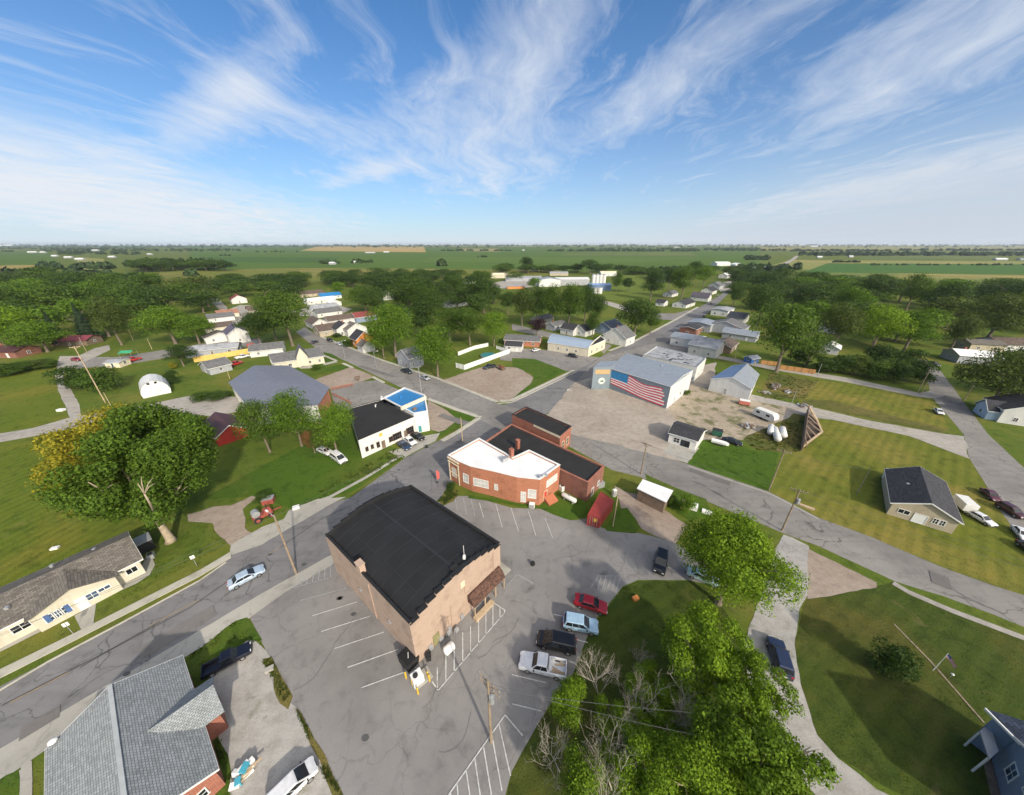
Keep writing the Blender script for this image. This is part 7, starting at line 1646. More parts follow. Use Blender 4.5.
def make_car(kind):
    L_, W_, st, cb, cr_, H_, rf_ = SPEC[kind]; hw = W_ / 2
    root = thing('car_pattern', 'x', 'car')
    m = MB(); secs = []
    for i, (x, z) in enumerate(st):
        e = .86 if i in (0, len(st) - 1) else (.95 if i in (1, len(st) - 2) else 1.0); w_ = hw * e
        secs.append([(x, -w_ * .9, .28), (x, -w_, .45), (x, -w_, z * .72 + .1), (x, -w_ * .93, z), (x, 0, z + .03), (x, w_ * .93, z), (x, w_, z * .72 + .1), (x, w_, .45), (x, w_ * .9, .28)])
    loft(m, secs)
    zb = .93 if kind == 'sedan' else 1.05
    if kind == 'pickup':                                  # open cargo bed: cut by building walls above a lowered floor
        m = MB(); secs = []
        for x, z in [(-.9, 1.08), (-.8, 1.1)] + st[2:]:
            e = .86 if x == st[-1][0] else (.95 if x == st[-2][0] else 1.0); w_ = hw * e
            secs.append([(x, -w_ * .9, .32), (x, -w_, .5), (x, -w_, z * .72 + .1), (x, -w_ * .93, z), (x, 0, z + .03), (x, w_ * .93, z), (x, w_, z * .72 + .1), (x, w_, .5), (x, w_ * .9, .32)])
        loft(m, secs)
        for sy in (-1, 1): m.box((-1.88, sy * (hw - .09), .76), (2.04, .16, .68))
        m.box((-2.84, 0, .76), (.12, W_ - .04, .68)); m.box((-1.88, 0, .45), (2.0, W_ - .2, .1))
    # cabin frustum
    zb_ = zb - .03; bw, tw = hw * .90, hw * rf_
    Bq = [Vector((cb[0], -bw, zb_)), Vector((cb[1], -bw, zb_)), Vector((cb[1], bw, zb_)), Vector((cb[0], bw, zb_))]
    T = [Vector((cr_[0], -tw, H_ - .03)), Vector((cr_[1], -tw, H_ - .03)), Vector((cr_[1], tw, H_ - .03)), Vector((cr_[0], tw, H_ - .03))]
    T2 = [Vector((cr_[0] + .12, -tw * .86, H_)), Vector((cr_[1] - .12, -tw * .86, H_)), Vector((cr_[1] - .12, tw * .86, H_)), Vector((cr_[0] + .12, tw * .86, H_))]
    o = len(m.v); m.v += Bq + T + T2
    for i in range(4):
        j = (i + 1) % 4; m.f += [(o + i, o + j, o + 4 + j, o + 4 + i), (o + 4 + i, o + 4 + j, o + 8 + j, o + 8 + i)]
    m.f.append((o + 8, o + 9, o + 10, o + 11))
    m.build('body', paint('car_white', (.7, .7, .7)), root, bevel=.035, smooth=False)
    def pane(name, i, u0, u1, v0, v1):
        a, b, c, d = Bq[i], Bq[(i + 1) % 4], T[(i + 1) % 4], T[i]
        nn = (b - a).cross(d - a).normalized()
        def P_(u, v): return a.lerp(b, u).lerp(d.lerp(c, u), v) + nn * .018
        g = MB(); q = [P_(u0, v0), P_(u1, v0), P_(u1, v1), P_(u0, v1)]; g.add(q + [p - nn * .012 for p in q], [(0, 1, 2, 3), (7, 6, 5, 4), (0, 4, 5, 1), (1, 5, 6, 2), (2, 6, 7, 3), (3, 7, 4, 0)])
        return g.build(name, m_glass, root)
    pane('windscreen', 1, .06, .94, .06, .93); pane('rear_window', 3, .08, .92, .12, .90)
    n_side = 2 if kind in ('sedan', 'pickup') else 3
    for i in (0, 2):
        for k in range(n_side):
            u0, u1 = .05 + .9 * k / n_side + .012, .05 + .9 * (k + 1) / n_side - .012
            pane('side_window', i, u0, u1, .14, .90)
    for sx in (-1, 1):
        for sy in (-1, 1):
            x = sx * L_ * .305; t = MB(); r_ = .34 if kind == 'sedan' else .38
            t.tube([(x, sy * (hw - .22), r_), (x, sy * (hw + .015), r_)], r_, 18); wh = t.build('wheel', m_tyre, root)
            t = MB(); t.tube([(x, sy * (hw - .01), r_), (x, sy * (hw + .03), r_)], [r_ * .62, r_ * .58], 14); t.build('rim', m_rim, wh)
    fx = st[-1][0]; fz = st[-2][1] - .12
    for sy in (-1, 1):
        MB().box((fx - .06, sy * hw * .62, fz), (.14, .36, .16)).build('headlight', m_lamp, root, bevel=.02)
        MB().box((st[0][0] + .03, sy * hw * .68, st[1][1] - .16), (.1, .28, .22)).build('tail_light', m_tail, root)
        MB().box((cb[1] - .35, sy * (hw + .08), zb + .05), (.14, .2, .14)).build('mirror', m_under, root, bevel=.02)
    b = MB(); b.box((fx - .03, 0, .42), (.12, W_ * .8, .2)).box((fx - .02, 0, fz - .02), (.08, W_ * .4, .13)); b.build('grille', m_under, root)
    q = MB()                                              # door gaps and handles
    for sy in (-1, 1):
        for x in ((.75, -.25, -1.15) if kind != 'pickup' else (.85, -.15)): q.box((x, sy * (hw + .002), .68), (.02, .012, .5))
        for x in ((.0, -.95) if kind != 'pickup' else (.05,)): q.box((x, sy * (hw + .012), .8), (.16, .03, .035))
    q.build('door_gap_pattern', m_under, root)
    MB().box((st[0][0] - .02, 0, .66), (.03, .34, .16)).build('number_plate', m_trim, root)
    MB().box((st[0][0] + .02, 0, .45), (.12, W_ * .84, .2)).build('bumper', m_under, root)
    return root
CARS = {k: make_car(k) for k in SPEC}
USED = set()
CN = {'sedan': 'sedan_car', 'suv': 'sport_utility_car', 'van': 'passenger_van', 'pickup': 'pickup_truck'}
CC = {'sedan': 'car', 'suv': 'car', 'van': 'van', 'pickup': 'pickup'}
def car(kind, label, rear, front, col, k=1.0):
    a, b = V2(G(rear, .6)), V2(G(front, .6)); c = (a + b) / 2; d = b - a
    r = CARS[kind] if kind not in USED else dup(CARS[kind])
    USED.add(kind)
    r.scale = (k, k, k)
    if k == 1.0 and c.x > 75: r.scale = (.86, .86, .9)
    r.name = CN[kind]; r.location = (c.x, c.y, nextz(0) + .004); r.rotation_euler = (0, 0, math.atan2(d.y, d.x)); tag(r, label, CC[kind])
    bm_ = [x for x in r.children if x.name.startswith('body')][0]
    bm_.material_slots[0].link = 'OBJECT'; bm_.material_slots[0].material = paint('car_%02d_%02d_%02d' % tuple(int(v * 99) for v in col), col, .28, .15)
    return r
WH, SIL, BLK, NAVY, RED, MAR, LBL = (.72, .72, .73), (.40, .42, .45), (.012, .012, .014), (.02, .03, .07), (.30, .012, .02), (.10, .016, .028), (.33, .48, .62)
car('sedan', 'pale blue and silver sedan driving alone on the main road', (229, 586), (263, 568), (.42, .52, .64))
car('sedan', 'dark red sedan parked beside the lawn at the end of the row', (575, 599), (607, 609), RED)
car('suv', 'light blue estate car parked between the red sedan and the black minivan', (562, 621), (599, 628), LBL)
car('van', 'black minivan parked between the light blue car and the white pickup', (576, 647), (537, 638), BLK)
pk = car('pickup', 'white pickup with an open loaded bed parked nearest in the row', (567, 671), (519, 660), WH)
ld = thing('load', 'brown planks and scrap lying in the bed of the white pickup', 'load', pk.location, pk.rotation_euler.z)
m = MB(); rq = random.Random(2)
for i in range(12): m.box((-1.9 + rq.uniform(-.5, .5), rq.uniform(-.65, .65), .53 + rq.uniform(0, .12)), (rq.uniform(.5, 1.3), .16, .06), rq.uniform(-.3, .3))
m.build('planks', m_woodlt, ld)
car('suv', 'black car standing alone in the lot near the big bright tree', (663, 549), (658, 576), BLK)
car('suv', 'dark navy car on the gravel drive below the big bright tree', (784, 674), (775, 642), NAVY)
car('pickup', 'dark navy pickup parked on the grass beside the grey roofed bungalow', (212, 668), (242, 652), (.008, .01, .022), .84)
car('van', 'white van at the bottom edge on the grey gravel', (278, 800), (305, 773), WH, .85)
car('van', 'white van on the lawn, right of the pair under the olive tree', (331, 453), (347, 464), WH)
car('sedan', 'white car on the lawn, left of the pair and half under the olive tree', (318, 448), (332, 454), WH)
car('sedan', 'white sedan parked nose out in front of the white shop', (404, 437), (416, 445), WH)
car('sedan', 'black sedan parked right of the white sedan at the shop', (411, 433), (425, 440), BLK)
car('sedan', 'dark blue sedan parked left of the white sedan at the shop', (399, 442), (409, 449), (.03, .05, .10))
car('pickup', 'dark pickup parked on the cross street by the grey gable house', (400, 369), (414, 374), (.02, .03, .035))
car('sedan', 'silver car parked behind the dark pickup on the cross street', (420, 376), (430, 380), SIL)
car('suv', 'black car parked at the kerb far up the cross street', (326, 339), (334, 342), BLK)
car('sedan', 'white car parked behind the black one far up the cross street', (335, 342), (344, 346), WH)
car('sedan', 'dark car turning at the far end of the cross street', (312, 343), (317, 341), (.05, .05, .06))
car('sedan', 'maroon sedan, furthest of the row beside the right road', (984, 489), (998, 501), MAR)
car('suv', 'dark maroon car, second of the row beside the right road', (1001, 505), (1022, 517), (.07, .014, .018))
car('sedan', 'white sedan, third of the row beside the right road', (1013, 523), (1032, 545), WH)
car('sedan', 'black car cut off by the right edge of the picture', (1020, 541), (1044, 560), BLK)
car('sedan', 'white car with dark glass parked on the grass by the right road', (934, 407), (944, 416), WH)
car('sedan', 'white car parked behind the white trailer at the tan house', (972, 513), (990, 523), WH)
car('sedan', 'red car at the bend of the left track', (72, 359), (80, 360), (.35, .02, .03))
car('pickup', 'red pickup on the left street beside the green tarpaulin', (128, 361), (137, 359), (.5, .03, .02))
car('pickup', 'bright red pickup parked at the right of the pale grey garage', (230, 366), (241, 362), (.5, .03, .02))
car('pickup', 'white pickup on the lawn behind the pale grey garage', (238, 358), (247, 356), WH)
car('pickup', 'dark pickup hitched to a low trailer in the gravel corner lot', (494, 366), (485, 368), (.03, .035, .045))
car('sedan', 'dark car parked behind the garage on the gravel yard', (726, 440), (738, 443), BLK)
car('suv', 'black car parked at the top of the right road', (930, 363), (939, 366), BLK)
car('suv', 'dark car parked in front of the long pale workshop', (568, 355), (578, 357), (.03, .035, .05))
car('sedan', 'white car parked left of the long pale workshop', (532, 351), (540, 349), WH)
car('sedan', 'red car in the factory yard', (508, 287), (516, 286), (.45, .03, .02))
for k, (a, b, c) in enumerate((((716, 297), (719, 294), SIL), ((709, 305), (713, 302), BLK), ((702, 318), (706, 314), (.05, .06, .1)))):
    car('sedan', ('silver car furthest up the far street', 'black car midway up the far street', 'dark blue car parked at the near end of the far street')[k], a, b, c)
car('sedan', 'pale teal car hidden at the left edge of the big bright tree', (697, 574), (709, 579), (.35, .48, .5))
# trailers, boats, tanks, yard things
def local(px, yaw=0.0): c = G(px); return (c.x, c.y, 0), R(yaw)
def yaw_of(a, b): p, q = G(a), G(b); return math.atan2(q.y - p.y, q.x - p.x)
t = thing('box_trailer', 'white flat-topped trailer beside the tan house', 'trailer', (*V2(G((961, 509))), 0), yaw_of((955, 503), (968, 515)))
MB().box((0, 0, 1.5), (3.3, 1.9, 1.6)).build('body', m_whitep, t, bevel=.05); MB().beam((1.6, 0, .5), (2.6, 0, .5), .12, .12).build('drawbar', m_under, t)
for sx in (-.4, .5):
    for sy in (-1, 1): MB().tube([(sx, sy * .95, .35), (sx, sy * 1.15, .35)], .35, 14).build('wheel', m_tyre, t)
t = thing('flat_trailer', 'low brown trailer behind the dark pickup in the gravel corner lot', 'trailer', (*V2(G((501, 369))), 0), yaw_of((505, 371), (495, 366)))
MB().box((0, 0, .7), (5, 2.2, .22)).build('deck', m_wood, t); MB().beam((2.5, 0, .55), (3.8, 0, .55), .1, .1).build('drawbar', m_under, t)
for sy in (-1, 1): MB().tube([(-.3, sy * 1.0, .35), (-.3, sy * 1.2, .35)], .35, 14).build('wheel', m_tyre, t)
rq = random.Random(8); m = MB()
l_ = thing('scrap_load', 'dark reddish machine part lying on the low brown trailer', 'scrap', t.location, t.rotation_euler.z)
for i in range(7): m.box((rq.uniform(-1.8, 1.5), rq.uniform(-.6, .6), 1.0 + rq.uniform(0, .3)), (rq.uniform(.5, 1.4), rq.uniform(.3, .9), rq.uniform(.3, .7)), rq.uniform(0, 1.5))
m.build('parts', plain('rust_red', (.17, .06, .04), .85, 0, .4, 2), l_)
t = thing('camper', 'white camper trailer with rounded nose in the gravel yard', 'camper', (*V2(G((764, 419))), 0), yaw_of((756, 416), (775, 424)))
m = MB(); pr = [(-3, .6), (2.5, .6), (3.2, 1.2), (3.0, 2.2), (2.3, 2.8), (-2.6, 2.8), (-3, 2.4)]
m.add([(x, -1.15, z) for x, z in pr] + [(x, 1.15, z) for x, z in pr], [tuple(range(7)), tuple(range(13, 6, -1))] + [(i + 7, (i + 1) % 7 + 7, (i + 1) % 7, i) for i in range(7)]); m.build('body', m_whitep, t, bevel=.06)
for x in (-1.6, 1.2): MB().box((x, -1.17, 1.9), (1.0, .04, .6)).build('window', m_glass, t)
for sy in (-1, 1): MB().tube([(-.3, sy * .95, .36), (-.3, sy * 1.17, .36)], .36, 14).build('wheel', m_tyre, t)
for k, px in enumerate((M3(650, 248), M3(676, 270), M3(710, 262))):
    c = G(px, 1); L_ = (4.2, 6.2, 4.6)[k]
    t = thing('fuel_tank', ('short white tank, left of the three in the yard', 'longest white tank, in the middle of the three in the yard', 'white tank, right of the three in the yard')[k], 'tank', (c.x, c.y, 0), R((52, 62, 58)[k]), 'white tanks in the yard')
    m = MB(); m.tube([(-L_ / 2 - .35, 0, 1.2), (-L_ / 2 - .15, 0, 1.2), (-L_ / 2, 0, 1.2), (L_ / 2, 0, 1.2), (L_ / 2 + .15, 0, 1.2), (L_ / 2 + .35, 0, 1.2)], [.2, .6, .8, .8, .6, .2], 16); m.build('body', m_whitep, t, smooth=True)
    for x in (-1, 1): MB().box((x * L_ * .3, 0, .25), (.25, 1.1, .5)).build('saddle', m_conc, t)
c = G(M7(735, 590)); t = thing('propane_tank', 'white propane tank on the grass behind the brick corner building', 'tank', (c.x, c.y, 0), yaw_of(M7(710, 575), M7(765, 605)))
m = MB(); m.tube([(-1.75, 0, .95), (-1.6, 0, .95), (-1.4, 0, .95), (1.4, 0, .95), (1.6, 0, .95), (1.75, 0, .95)], [.1, .38, .5, .5, .38, .1], 16); m.build('body', m_whitep, t, smooth=True); MB().cyl((0, 0, 1.42), .16, .2, 12).build('valve_cap', m_steel, t)
for x in (-1, 1): MB().box((x, 0, .25), (.15, .7, .5)).build('saddle', m_conc, t)
c = G(M7(640, 590)); t = thing('cellar_hatch', 'orange brown sloping cellar hatch against the brick corner building', 'hatch', (c.x, c.y, 0), R(35)); m = MB(); m.add([(-1.2, -.9, 0), (1.2, -.9, 0), (1.2, .9, 0), (-1.2, .9, 0), (-1.2, .9, 1.1), (1.2, .9, 1.1), (1.2, -.9, .35), (-1.2, -.9, .35)], [(0, 3, 2, 1), (0, 1, 6, 7), (7, 6, 5, 4), (3, 4, 5, 2), (0, 7, 4, 3), (1, 2, 5, 6)]); m.build('box', plain('orange_brown_paint', (.36, .12, .06), .8), t)
c = G(M7(700, 530)); t = thing('air_conditioner', 'white air conditioner box between the brick corner building and the brick store', 'air conditioner', (c.x, c.y, 0), .6); MB().box((0, 0, .6), (1.1, 1.0, 1.2)).build('casing', m_trim, t, bevel=.04); MB().cyl((0, 0, 1.2), .36, .04).build('fan_grille', m_under, t)
c = G(M7(540, 622)); t = thing('service_cabinet', 'white cabinet against the foot of the brick corner wall', 'cabinet', (c.x, c.y, 0), -.2); MB().box((0, 0, .55), (1.1, .7, 1.1)).build('casing', m_trim, t, bevel=.04); MB().box((0, -.36, .5), (.9, .03, .8)).build('door', m_steel, t)
# corner of the hall: white unit, bollards, bins
c = G(N3(130, 590)); t = thing('transformer_box', 'white service unit ringed by yellow posts at the near corner of the tan hall', 'service unit', (c.x, c.y, 0), R(40)); MB().box((0, 0, .75), (1.3, 1.1, 1.5)).build('casing', m_trim, t, bevel=.05); MB().cyl((-.15, 0, 1.5), .3, .12).build('fan_grille', m_under, t); MB().box((.5, 0, .12), (2.2, 1.5, .24)).build('base', m_conc, t)
for k, px in enumerate((N3(45, 565), N3(92, 610), N3(132, 678), N3(215, 585), N3(205, 560))):
    c = G(px); t = thing('bollard', ('yellow post left of the white service unit', 'yellow post at the left front of the white service unit', 'nearest yellow post in front of the white service unit', 'yellow post at the right of the white service unit', 'yellow post against the wall behind the white service unit')[k], 'bollard', (c.x, c.y, 0), 0, 'yellow posts at the corner of the hall')
    MB().cyl((0, 0, 0), .11, 1.15, 14).build('post', m_ytrim, t); MB().ball((0, 0, 1.15), .11, 12, 6).build('cap', m_ytrim, t)
c = G(N3(65, 455)); t = thing('dumpster', 'black dumpster against the left wall of the tan hall', 'dumpster', (c.x, c.y, 0), rzh); m = MB(); m.add([(-1, -.75, .15), (1, -.75, .15), (1, .75, .15), (-1, .75, .15), (-1.1, -.95, 1.35), (1.1, -.95, 1.35), (1.1, .75, 1.5), (-1.1, .75, 1.5)], [(3, 2, 1, 0), (4, 5, 6, 7), (0, 1, 5, 4), (1, 2, 6, 5), (2, 3, 7, 6), (3, 0, 4, 7)]); m.build('body', m_under, t)
for x in (-.5, .5): MB().box((x, -.1, 1.47), (.98, 1.7, .06), 0, .08).build('lid', m_black, t)
MB().beam((-.3, .1, 1.56), (.3, -.3, 1.53), .08, .04).build('lid_bar', m_trim, t)
c = G(N3(210, 430)); t = thing('waste_bin', 'small black bin beside the olive door of the tan hall', 'bin', (c.x, c.y, 0), .3); m = MB(); m.add([(-.26, -.26, 0), (.26, -.26, 0), (.26, .26, 0), (-.26, .26, 0), (-.32, -.36, 1), (.32, -.36, 1), (.32, .36, 1), (-.32, .36, 1)], [(3, 2, 1, 0), (4, 5, 6, 7), (0, 1, 5, 4), (1, 2, 6, 5), (2, 3, 7, 6), (3, 0, 4, 7)]); m.build('body', m_under, t); MB().box((0, 0, 1.04), (.68, .78, .08)).build('lid', m_black, t)
c = G(N3(358, 375)); t = thing('white_tank', 'white rounded tank standing in the hatched strip beside the tan hall', 'tank', (c.x, c.y, 0), R(42)); m = MB(); m.tube([(-.75, 0, .8), (-.6, 0, .8), (.6, 0, .8), (.75, 0, .8)], [.25, .55, .55, .25], 16); m.build('body', m_trim, t, smooth=True)
for x in (-.4, .4): MB().box((x, 0, .2), (.15, .8, .4)).build('saddle', m_steel, t)
for k, px in enumerate((N3(300, 300), N3(355, 255), N3(410, 235))):
    c = G(px); t = thing('gas_meter', ('grey pipework box left of the awning of the tan hall', 'grey pipework box in the middle of the wall of the tan hall', 'grey pipework box nearest the awning of the tan hall')[k], 'meter', (c.x, c.y, 0), rzr); MB().box((0, 0, .55), (.55, .4, .6)).build('case', m_steel, t, bevel=.04); MB().tube([(-.4, 0, 0), (-.4, 0, .6), (.4, 0, .6), (.4, 0, 0)], .04, 6).build('pipe', m_steel, t)
c = G(M2(607, 338)); t = thing('drum', 'small dark drum alone in the middle of the parking lot', 'drum', (c.x, c.y, 0)); MB().cyl((0, 0, 0), .3, .6, 16).build('body', m_under, t); MB().cyl((0, 0, .6), .31, .05, 16).build('lid', m_black, t)
# rusty farm machine by the roadside
c = G(N2(420, 250)); t = thing('farm_machine', 'rusty red farm machine with a round pale drum beside the roadside pole', 'machine', (c.x, c.y, 0), R(50)); mr2 = plain('faded_machine_red', (.27, .06, .045), .8, 0, .4, 2)
MB().box((0, 0, .8), (3.2, 1.5, .5)).box((.9, 0, 1.3), (1.2, 1.2, .7)).build('frame', mr2, t, bevel=.04); m = MB(); m.tube([(-.9, -.6, 1.7), (-.9, .6, 1.7)], .65, 18); m.build('drum', m_steel, t); MB().beam((1.6, 0, .7), (3.2, .2, .4), .18, .18).build('drawbar', mr2, t); m = MB(); m.tube([(.9, 0, 1.6), (1.0, .1, 2.6)], .08, 8); m.build('exhaust', m_under, t)
for sx, sy, r_ in ((-1.0, -1, .6), (-1.0, 1, .6), (1.1, -1, .42), (1.1, 1, .42)): wv_ = MB().tube([(sx, sy * .85, r_), (sx, sy * 1.15, r_)], r_, 16).build('wheel', m_tyre, t); MB().tube([(sx, sy * .84, r_), (sx, sy * 1.17, r_)], r_ * .55, 12).build('rim', mr2, wv_)
c = G(N2(490, 150)); t = thing('red_bin', 'rusty red bin behind the farm machine', 'bin', (c.x - 1, c.y, 0), R(20)); m = MB(); m.prism([(-1, -.7), (1, -.7), (1, .7), (-1, .7)], .1, 1.2, True); m.build('body', mr2, t); MB().box((0, 0, 1.22), (2.1, 1.5, .06)).build('lid', m_steel, t)
c = G(N4(205, 700)); t = thing('rubbish_heap', 'heap of white, blue and wooden rubbish on the grey gravel', 'rubbish', (c.x, c.y, 0), R(60)); rq = random.Random(5)
m = MB()
for i in range(6): m.box((rq.uniform(-.9, .9), rq.uniform(-.5, .5), .3 + rq.uniform(0, .3)), (rq.uniform(.4, .9), rq.uniform(.3, .6), rq.uniform(.3, .6)), rq.uniform(0, 3), rq.uniform(-.3, .3))
m.build('bags', m_trim, t); m = MB(); m.box((.2, .1, .5), (.8, .6, .7), .5).box((-.6, -.3, .4), (.6, .5, .6), 1.1); m.build('tub', plain('teal_plastic', (.06, .32, .42), .5), t); m = MB()
for i in range(5): m.box((rq.uniform(-.2, 1.1), -.5 + rq.uniform(-.2, .2), .3 + .08 * i), (1.4, .18, .06), rq.uniform(-.3, .3))
m.build('planks', m_woodlt, t)
# yard clutter
for k, (lab, px, d, mat) in enumerate((('dark green dumpster beside the garage', M3(380, 275), (2.4, 1.7, 1.5), plain('green_steel', (.02, .10, .06), .6)), ('white boat hull on the grass behind the garage', M3(395, 322), (4.0, 1.5, .8), m_trim), ('small red and white truck box in the gravel yard', M3(516, 122), (3.0, 1.8, 1.3), plain('faded_red', (.45, .14, .10), .7)))):
    c = G(px); t = thing(('dumpster', 'boat', 'truck_box')[k], lab, ('dumpster', 'boat', 'truck')[k], (c.x, c.y, 0), R((-30, -32, -30)[k])); a_, b_, h_ = d
    if k == 1:
        m = MB(); n_ = 7; S = []
        for i in range(n_):
            u = i / (n_ - 1); w_ = b_ / 2 * (1 if u < .55 else math.sqrt(max(.02, 1 - ((u - .55) / .45) ** 2))); x = -a_ / 2 + a_ * u
            S.append([(x, -w_, .25 + h_), (x, -w_ * .8, .25 + h_ * .3), (x, 0, .25), (x, w_ * .8, .25 + h_ * .3), (x, w_, .25 + h_), (x, 0, .25 + h_ * .8)])
        loft(m, [s + [s[0]] for s in S]); m.build('hull', mat, t); MB().box((-.4, 0, h_ * .9 + .1), (a_ * .5, b_ * .7, .12)).build('seat', m_steel, t); MB().box((-.3, 0, .12), (2.2, 1.2, .24)).build('cradle', m_under, t)
    else:
        MB().box((0, 0, h_ / 2 + .2), (a_, b_, h_)).build('body', mat, t, bevel=.05); MB().box((0, 0, h_ + .24), (a_ * .98, b_ * .98, .08)).build('lid', m_trim if k else m_under, t)
        for sx in (-1, 1):
            for sy in (-1, 1): MB().tube([(sx * a_ * .32, sy * b_ * .46, .22), (sx * a_ * .32, sy * b_ * .52, .22)], .22, 10).build('wheel', m_tyre, t)
rq = random.Random(31)
for k, (lab, px) in enumerate((('pile of scrap metal nearest the lane end', D(30, 610)), ('pile of pale scrap in the brown grass', D(80, 625)), ('heap of scrap timber behind the white barn', M3(620, 65)), ('heap of dark scrap right of the white barn', M3(680, 30)), ('low heap of scrap beside the gravel lane', D(140, 680)), ('small heap of junk behind the dark car in the yard', M3(540, 235)))):
    c = G(px); t = thing('scrap_heap', lab, 'scrap', (c.x, c.y, 0)); m, m2 = MB(), MB()
    for i in range(14): (m if i % 2 else m2).box((rq.uniform(-1.6, 1.6), rq.uniform(-1.2, 1.2), rq.uniform(.1, .6)), (rq.uniform(.3, 1.5), rq.uniform(.2, .8), rq.uniform(.15, .7)), rq.uniform(0, 3), rq.uniform(-.4, .4))
    m.build('metal', m_steel, t); m2.build('timber', m_wood, t)
# slatted timber stand on the dry grass
w0, w1 = G(M3(800, 350)), G(M3(826, 168)); u_ = V2(w1) - V2(w0); Ls_ = u_.length; u_.normalize(); v_ = Vector((u_.y, -u_.x))
t = thing('timber_stand', 'weathered timber stand of slats fanning out behind a tall plank wall', 'stand', (w0.x, w0.y, 0)); ed = V2(G(M3(905, 258), .8)) - V2(w0)
hs_ = 3.0
MB().prism([V2(w0), V2(w1), V2(w1) - v_ * .15, V2(w0) - v_ * .15], 0, hs_).build('plank_wall', m_wood, t, world=True)
m = MB(); m2 = MB(); tip = V2(w0) + ed; ns = 7
for i in range(ns):
    s_ = (i + .6) / ns; p = V2(w0).lerp(V2(w1), s_); dpt = (1 - abs(s_ - .55) / .62) * ed.dot(v_) * .98; q = p + v_ * dpt
    m.beam((*p, hs_ - .15), (*q, .75), .8, .12); m2.beam((*q, .0), (*q, .8), .14, .14)
m.build('slats', m_wood, t, world=True); m2.build('leg', m_wood, t, world=True)
m = MB(); pr_ = [V2(w0), tip, V2(G(M3(878, 195), .8)), V2(w1)]
for i in range(3): m.beam((*pr_[i], .85 if i else 1.2), (*pr_[i + 1], .85 if i < 2 else 2.6), .5, .16)
m.build('edge_board', m_woodlt, t, world=True)
fl_ = ccw([tuple(V2(w0)), tuple(tip), tuple(V2(G(M3(878, 195), .8))), tuple(V2(w1))]); MB().add([(x, y, .6) for x, y in fl_], tess(fl_)).build('floor', plain('dark_planks', (.06, .045, .035), .9, 0, .4), t, world=True)
m = MB()
for i in range(5): p = V2(w0).lerp(V2(w1), i / 4) + v_ * .1; m.beam((*p, 0), (*p, hs_ + .1), .14, .14)
m.build('post', m_wood, t, world=True)
# bench-like plank things, stone blocks and small marks on the grass
for lab, px, d, yaw, mat in (('pale plank lying at the edge of the dry lawn by the pole', M3(828, 634), (2.4, .6, .3), -40, m_woodlt), ('white slab lying on the meadow behind the cream ranch house', M5(245, 303), (1.0, .6, .3), 20, m_trim), ('white block on the meadow near the left track', b0(490, 642), (1.8, 1.1, .6), 5, m_trim), ('grey stone on the verge beside the near parking lot', J(55, 298), (.9, .6, .35), 30, m_conc), ('white block on the grass by the road opposite the hall', N2(638, 188), (1.2, .8, .5), 30, m_trim), ('grey concrete block on the lawn of the cream hall', b2(410, 300), (5.0, 2.0, .6), 10, m_conc), ('orange stump on the near lawn', Gt(490, 712), (.9, .6, .4), 20, m_orange), ('small yellow box at the foot of the big bright tree', N8(75, 290), (.6, .6, .6), 20, m_ytrim), ('white box on the verge by the open shed', N7(845, 245), (1.8, 1.4, 1.0), -30, m_trim), ('brown crate beside the white box by the open shed', N7(800, 240), (1.6, 1.6, 1.2), -30, m_woodlt), ('pale slab on the verge under the big bright tree', N7(940, 275), (1.8, 1.0, .4), -30, m_trim), ('pale box at the wall end of the brick store', M7(900, 510), (1.6, 1.2, 1.2), 20, m_steel)):
    c = G(px); nm = lab.split()[1] if lab.split()[1] in ('plank', 'slab', 'block', 'stone', 'stump', 'crate', 'cabinet', 'box') else lab.split()[2]
    o = MB(); o.prism(ragged([(-d[0] / 2, -d[1] / 2), (d[0] / 2, -d[1] / 2), (d[0] / 2, d[1] / 2), (-d[0] / 2, d[1] / 2)], .04, .35), -.02, d[2]); o = o.build({'box': 'storage_box'}.get(nm, nm), mat, None, bevel=.03); o.location = (c.x, c.y, .02); o.rotation_euler = (0, 0, R(yaw)); tag(o, lab, nm)
# green tarpaulin shelter and shed beside the left street
c = G(b1(15, 215)); t = thing('canopy', 'green tarpaulin canopy beside the red pickup on the left street', 'canopy', (c.x, c.y, 0), R(10)); m = MB(); m.add([(-2.5, -2, 2.4), (2.5, -2, 2.4), (2.5, 0, 3.2), (-2.5, 0, 3.2), (-2.5, 2, 2.4), (2.5, 2, 2.4)], [(0, 1, 2, 3), (3, 2, 5, 4)]); m.build('cover', plain('green_tarp', (.04, .28, .14), .6), t)
for x in (-2.3, 2.3):
    for y in (-1.8, 1.8): MB().cyl((x, y, 0), .05, 2.45, 8).build('post', m_steel, t)
gable('shed', 'pale flat shed beside the green tarpaulin canopy', 'shed', rect(b0(950, 285), 5, 5.5, 5), 2.2, 2.8, m_cream_c, m_flatgrey, 0, .3, True, 1, near=True)
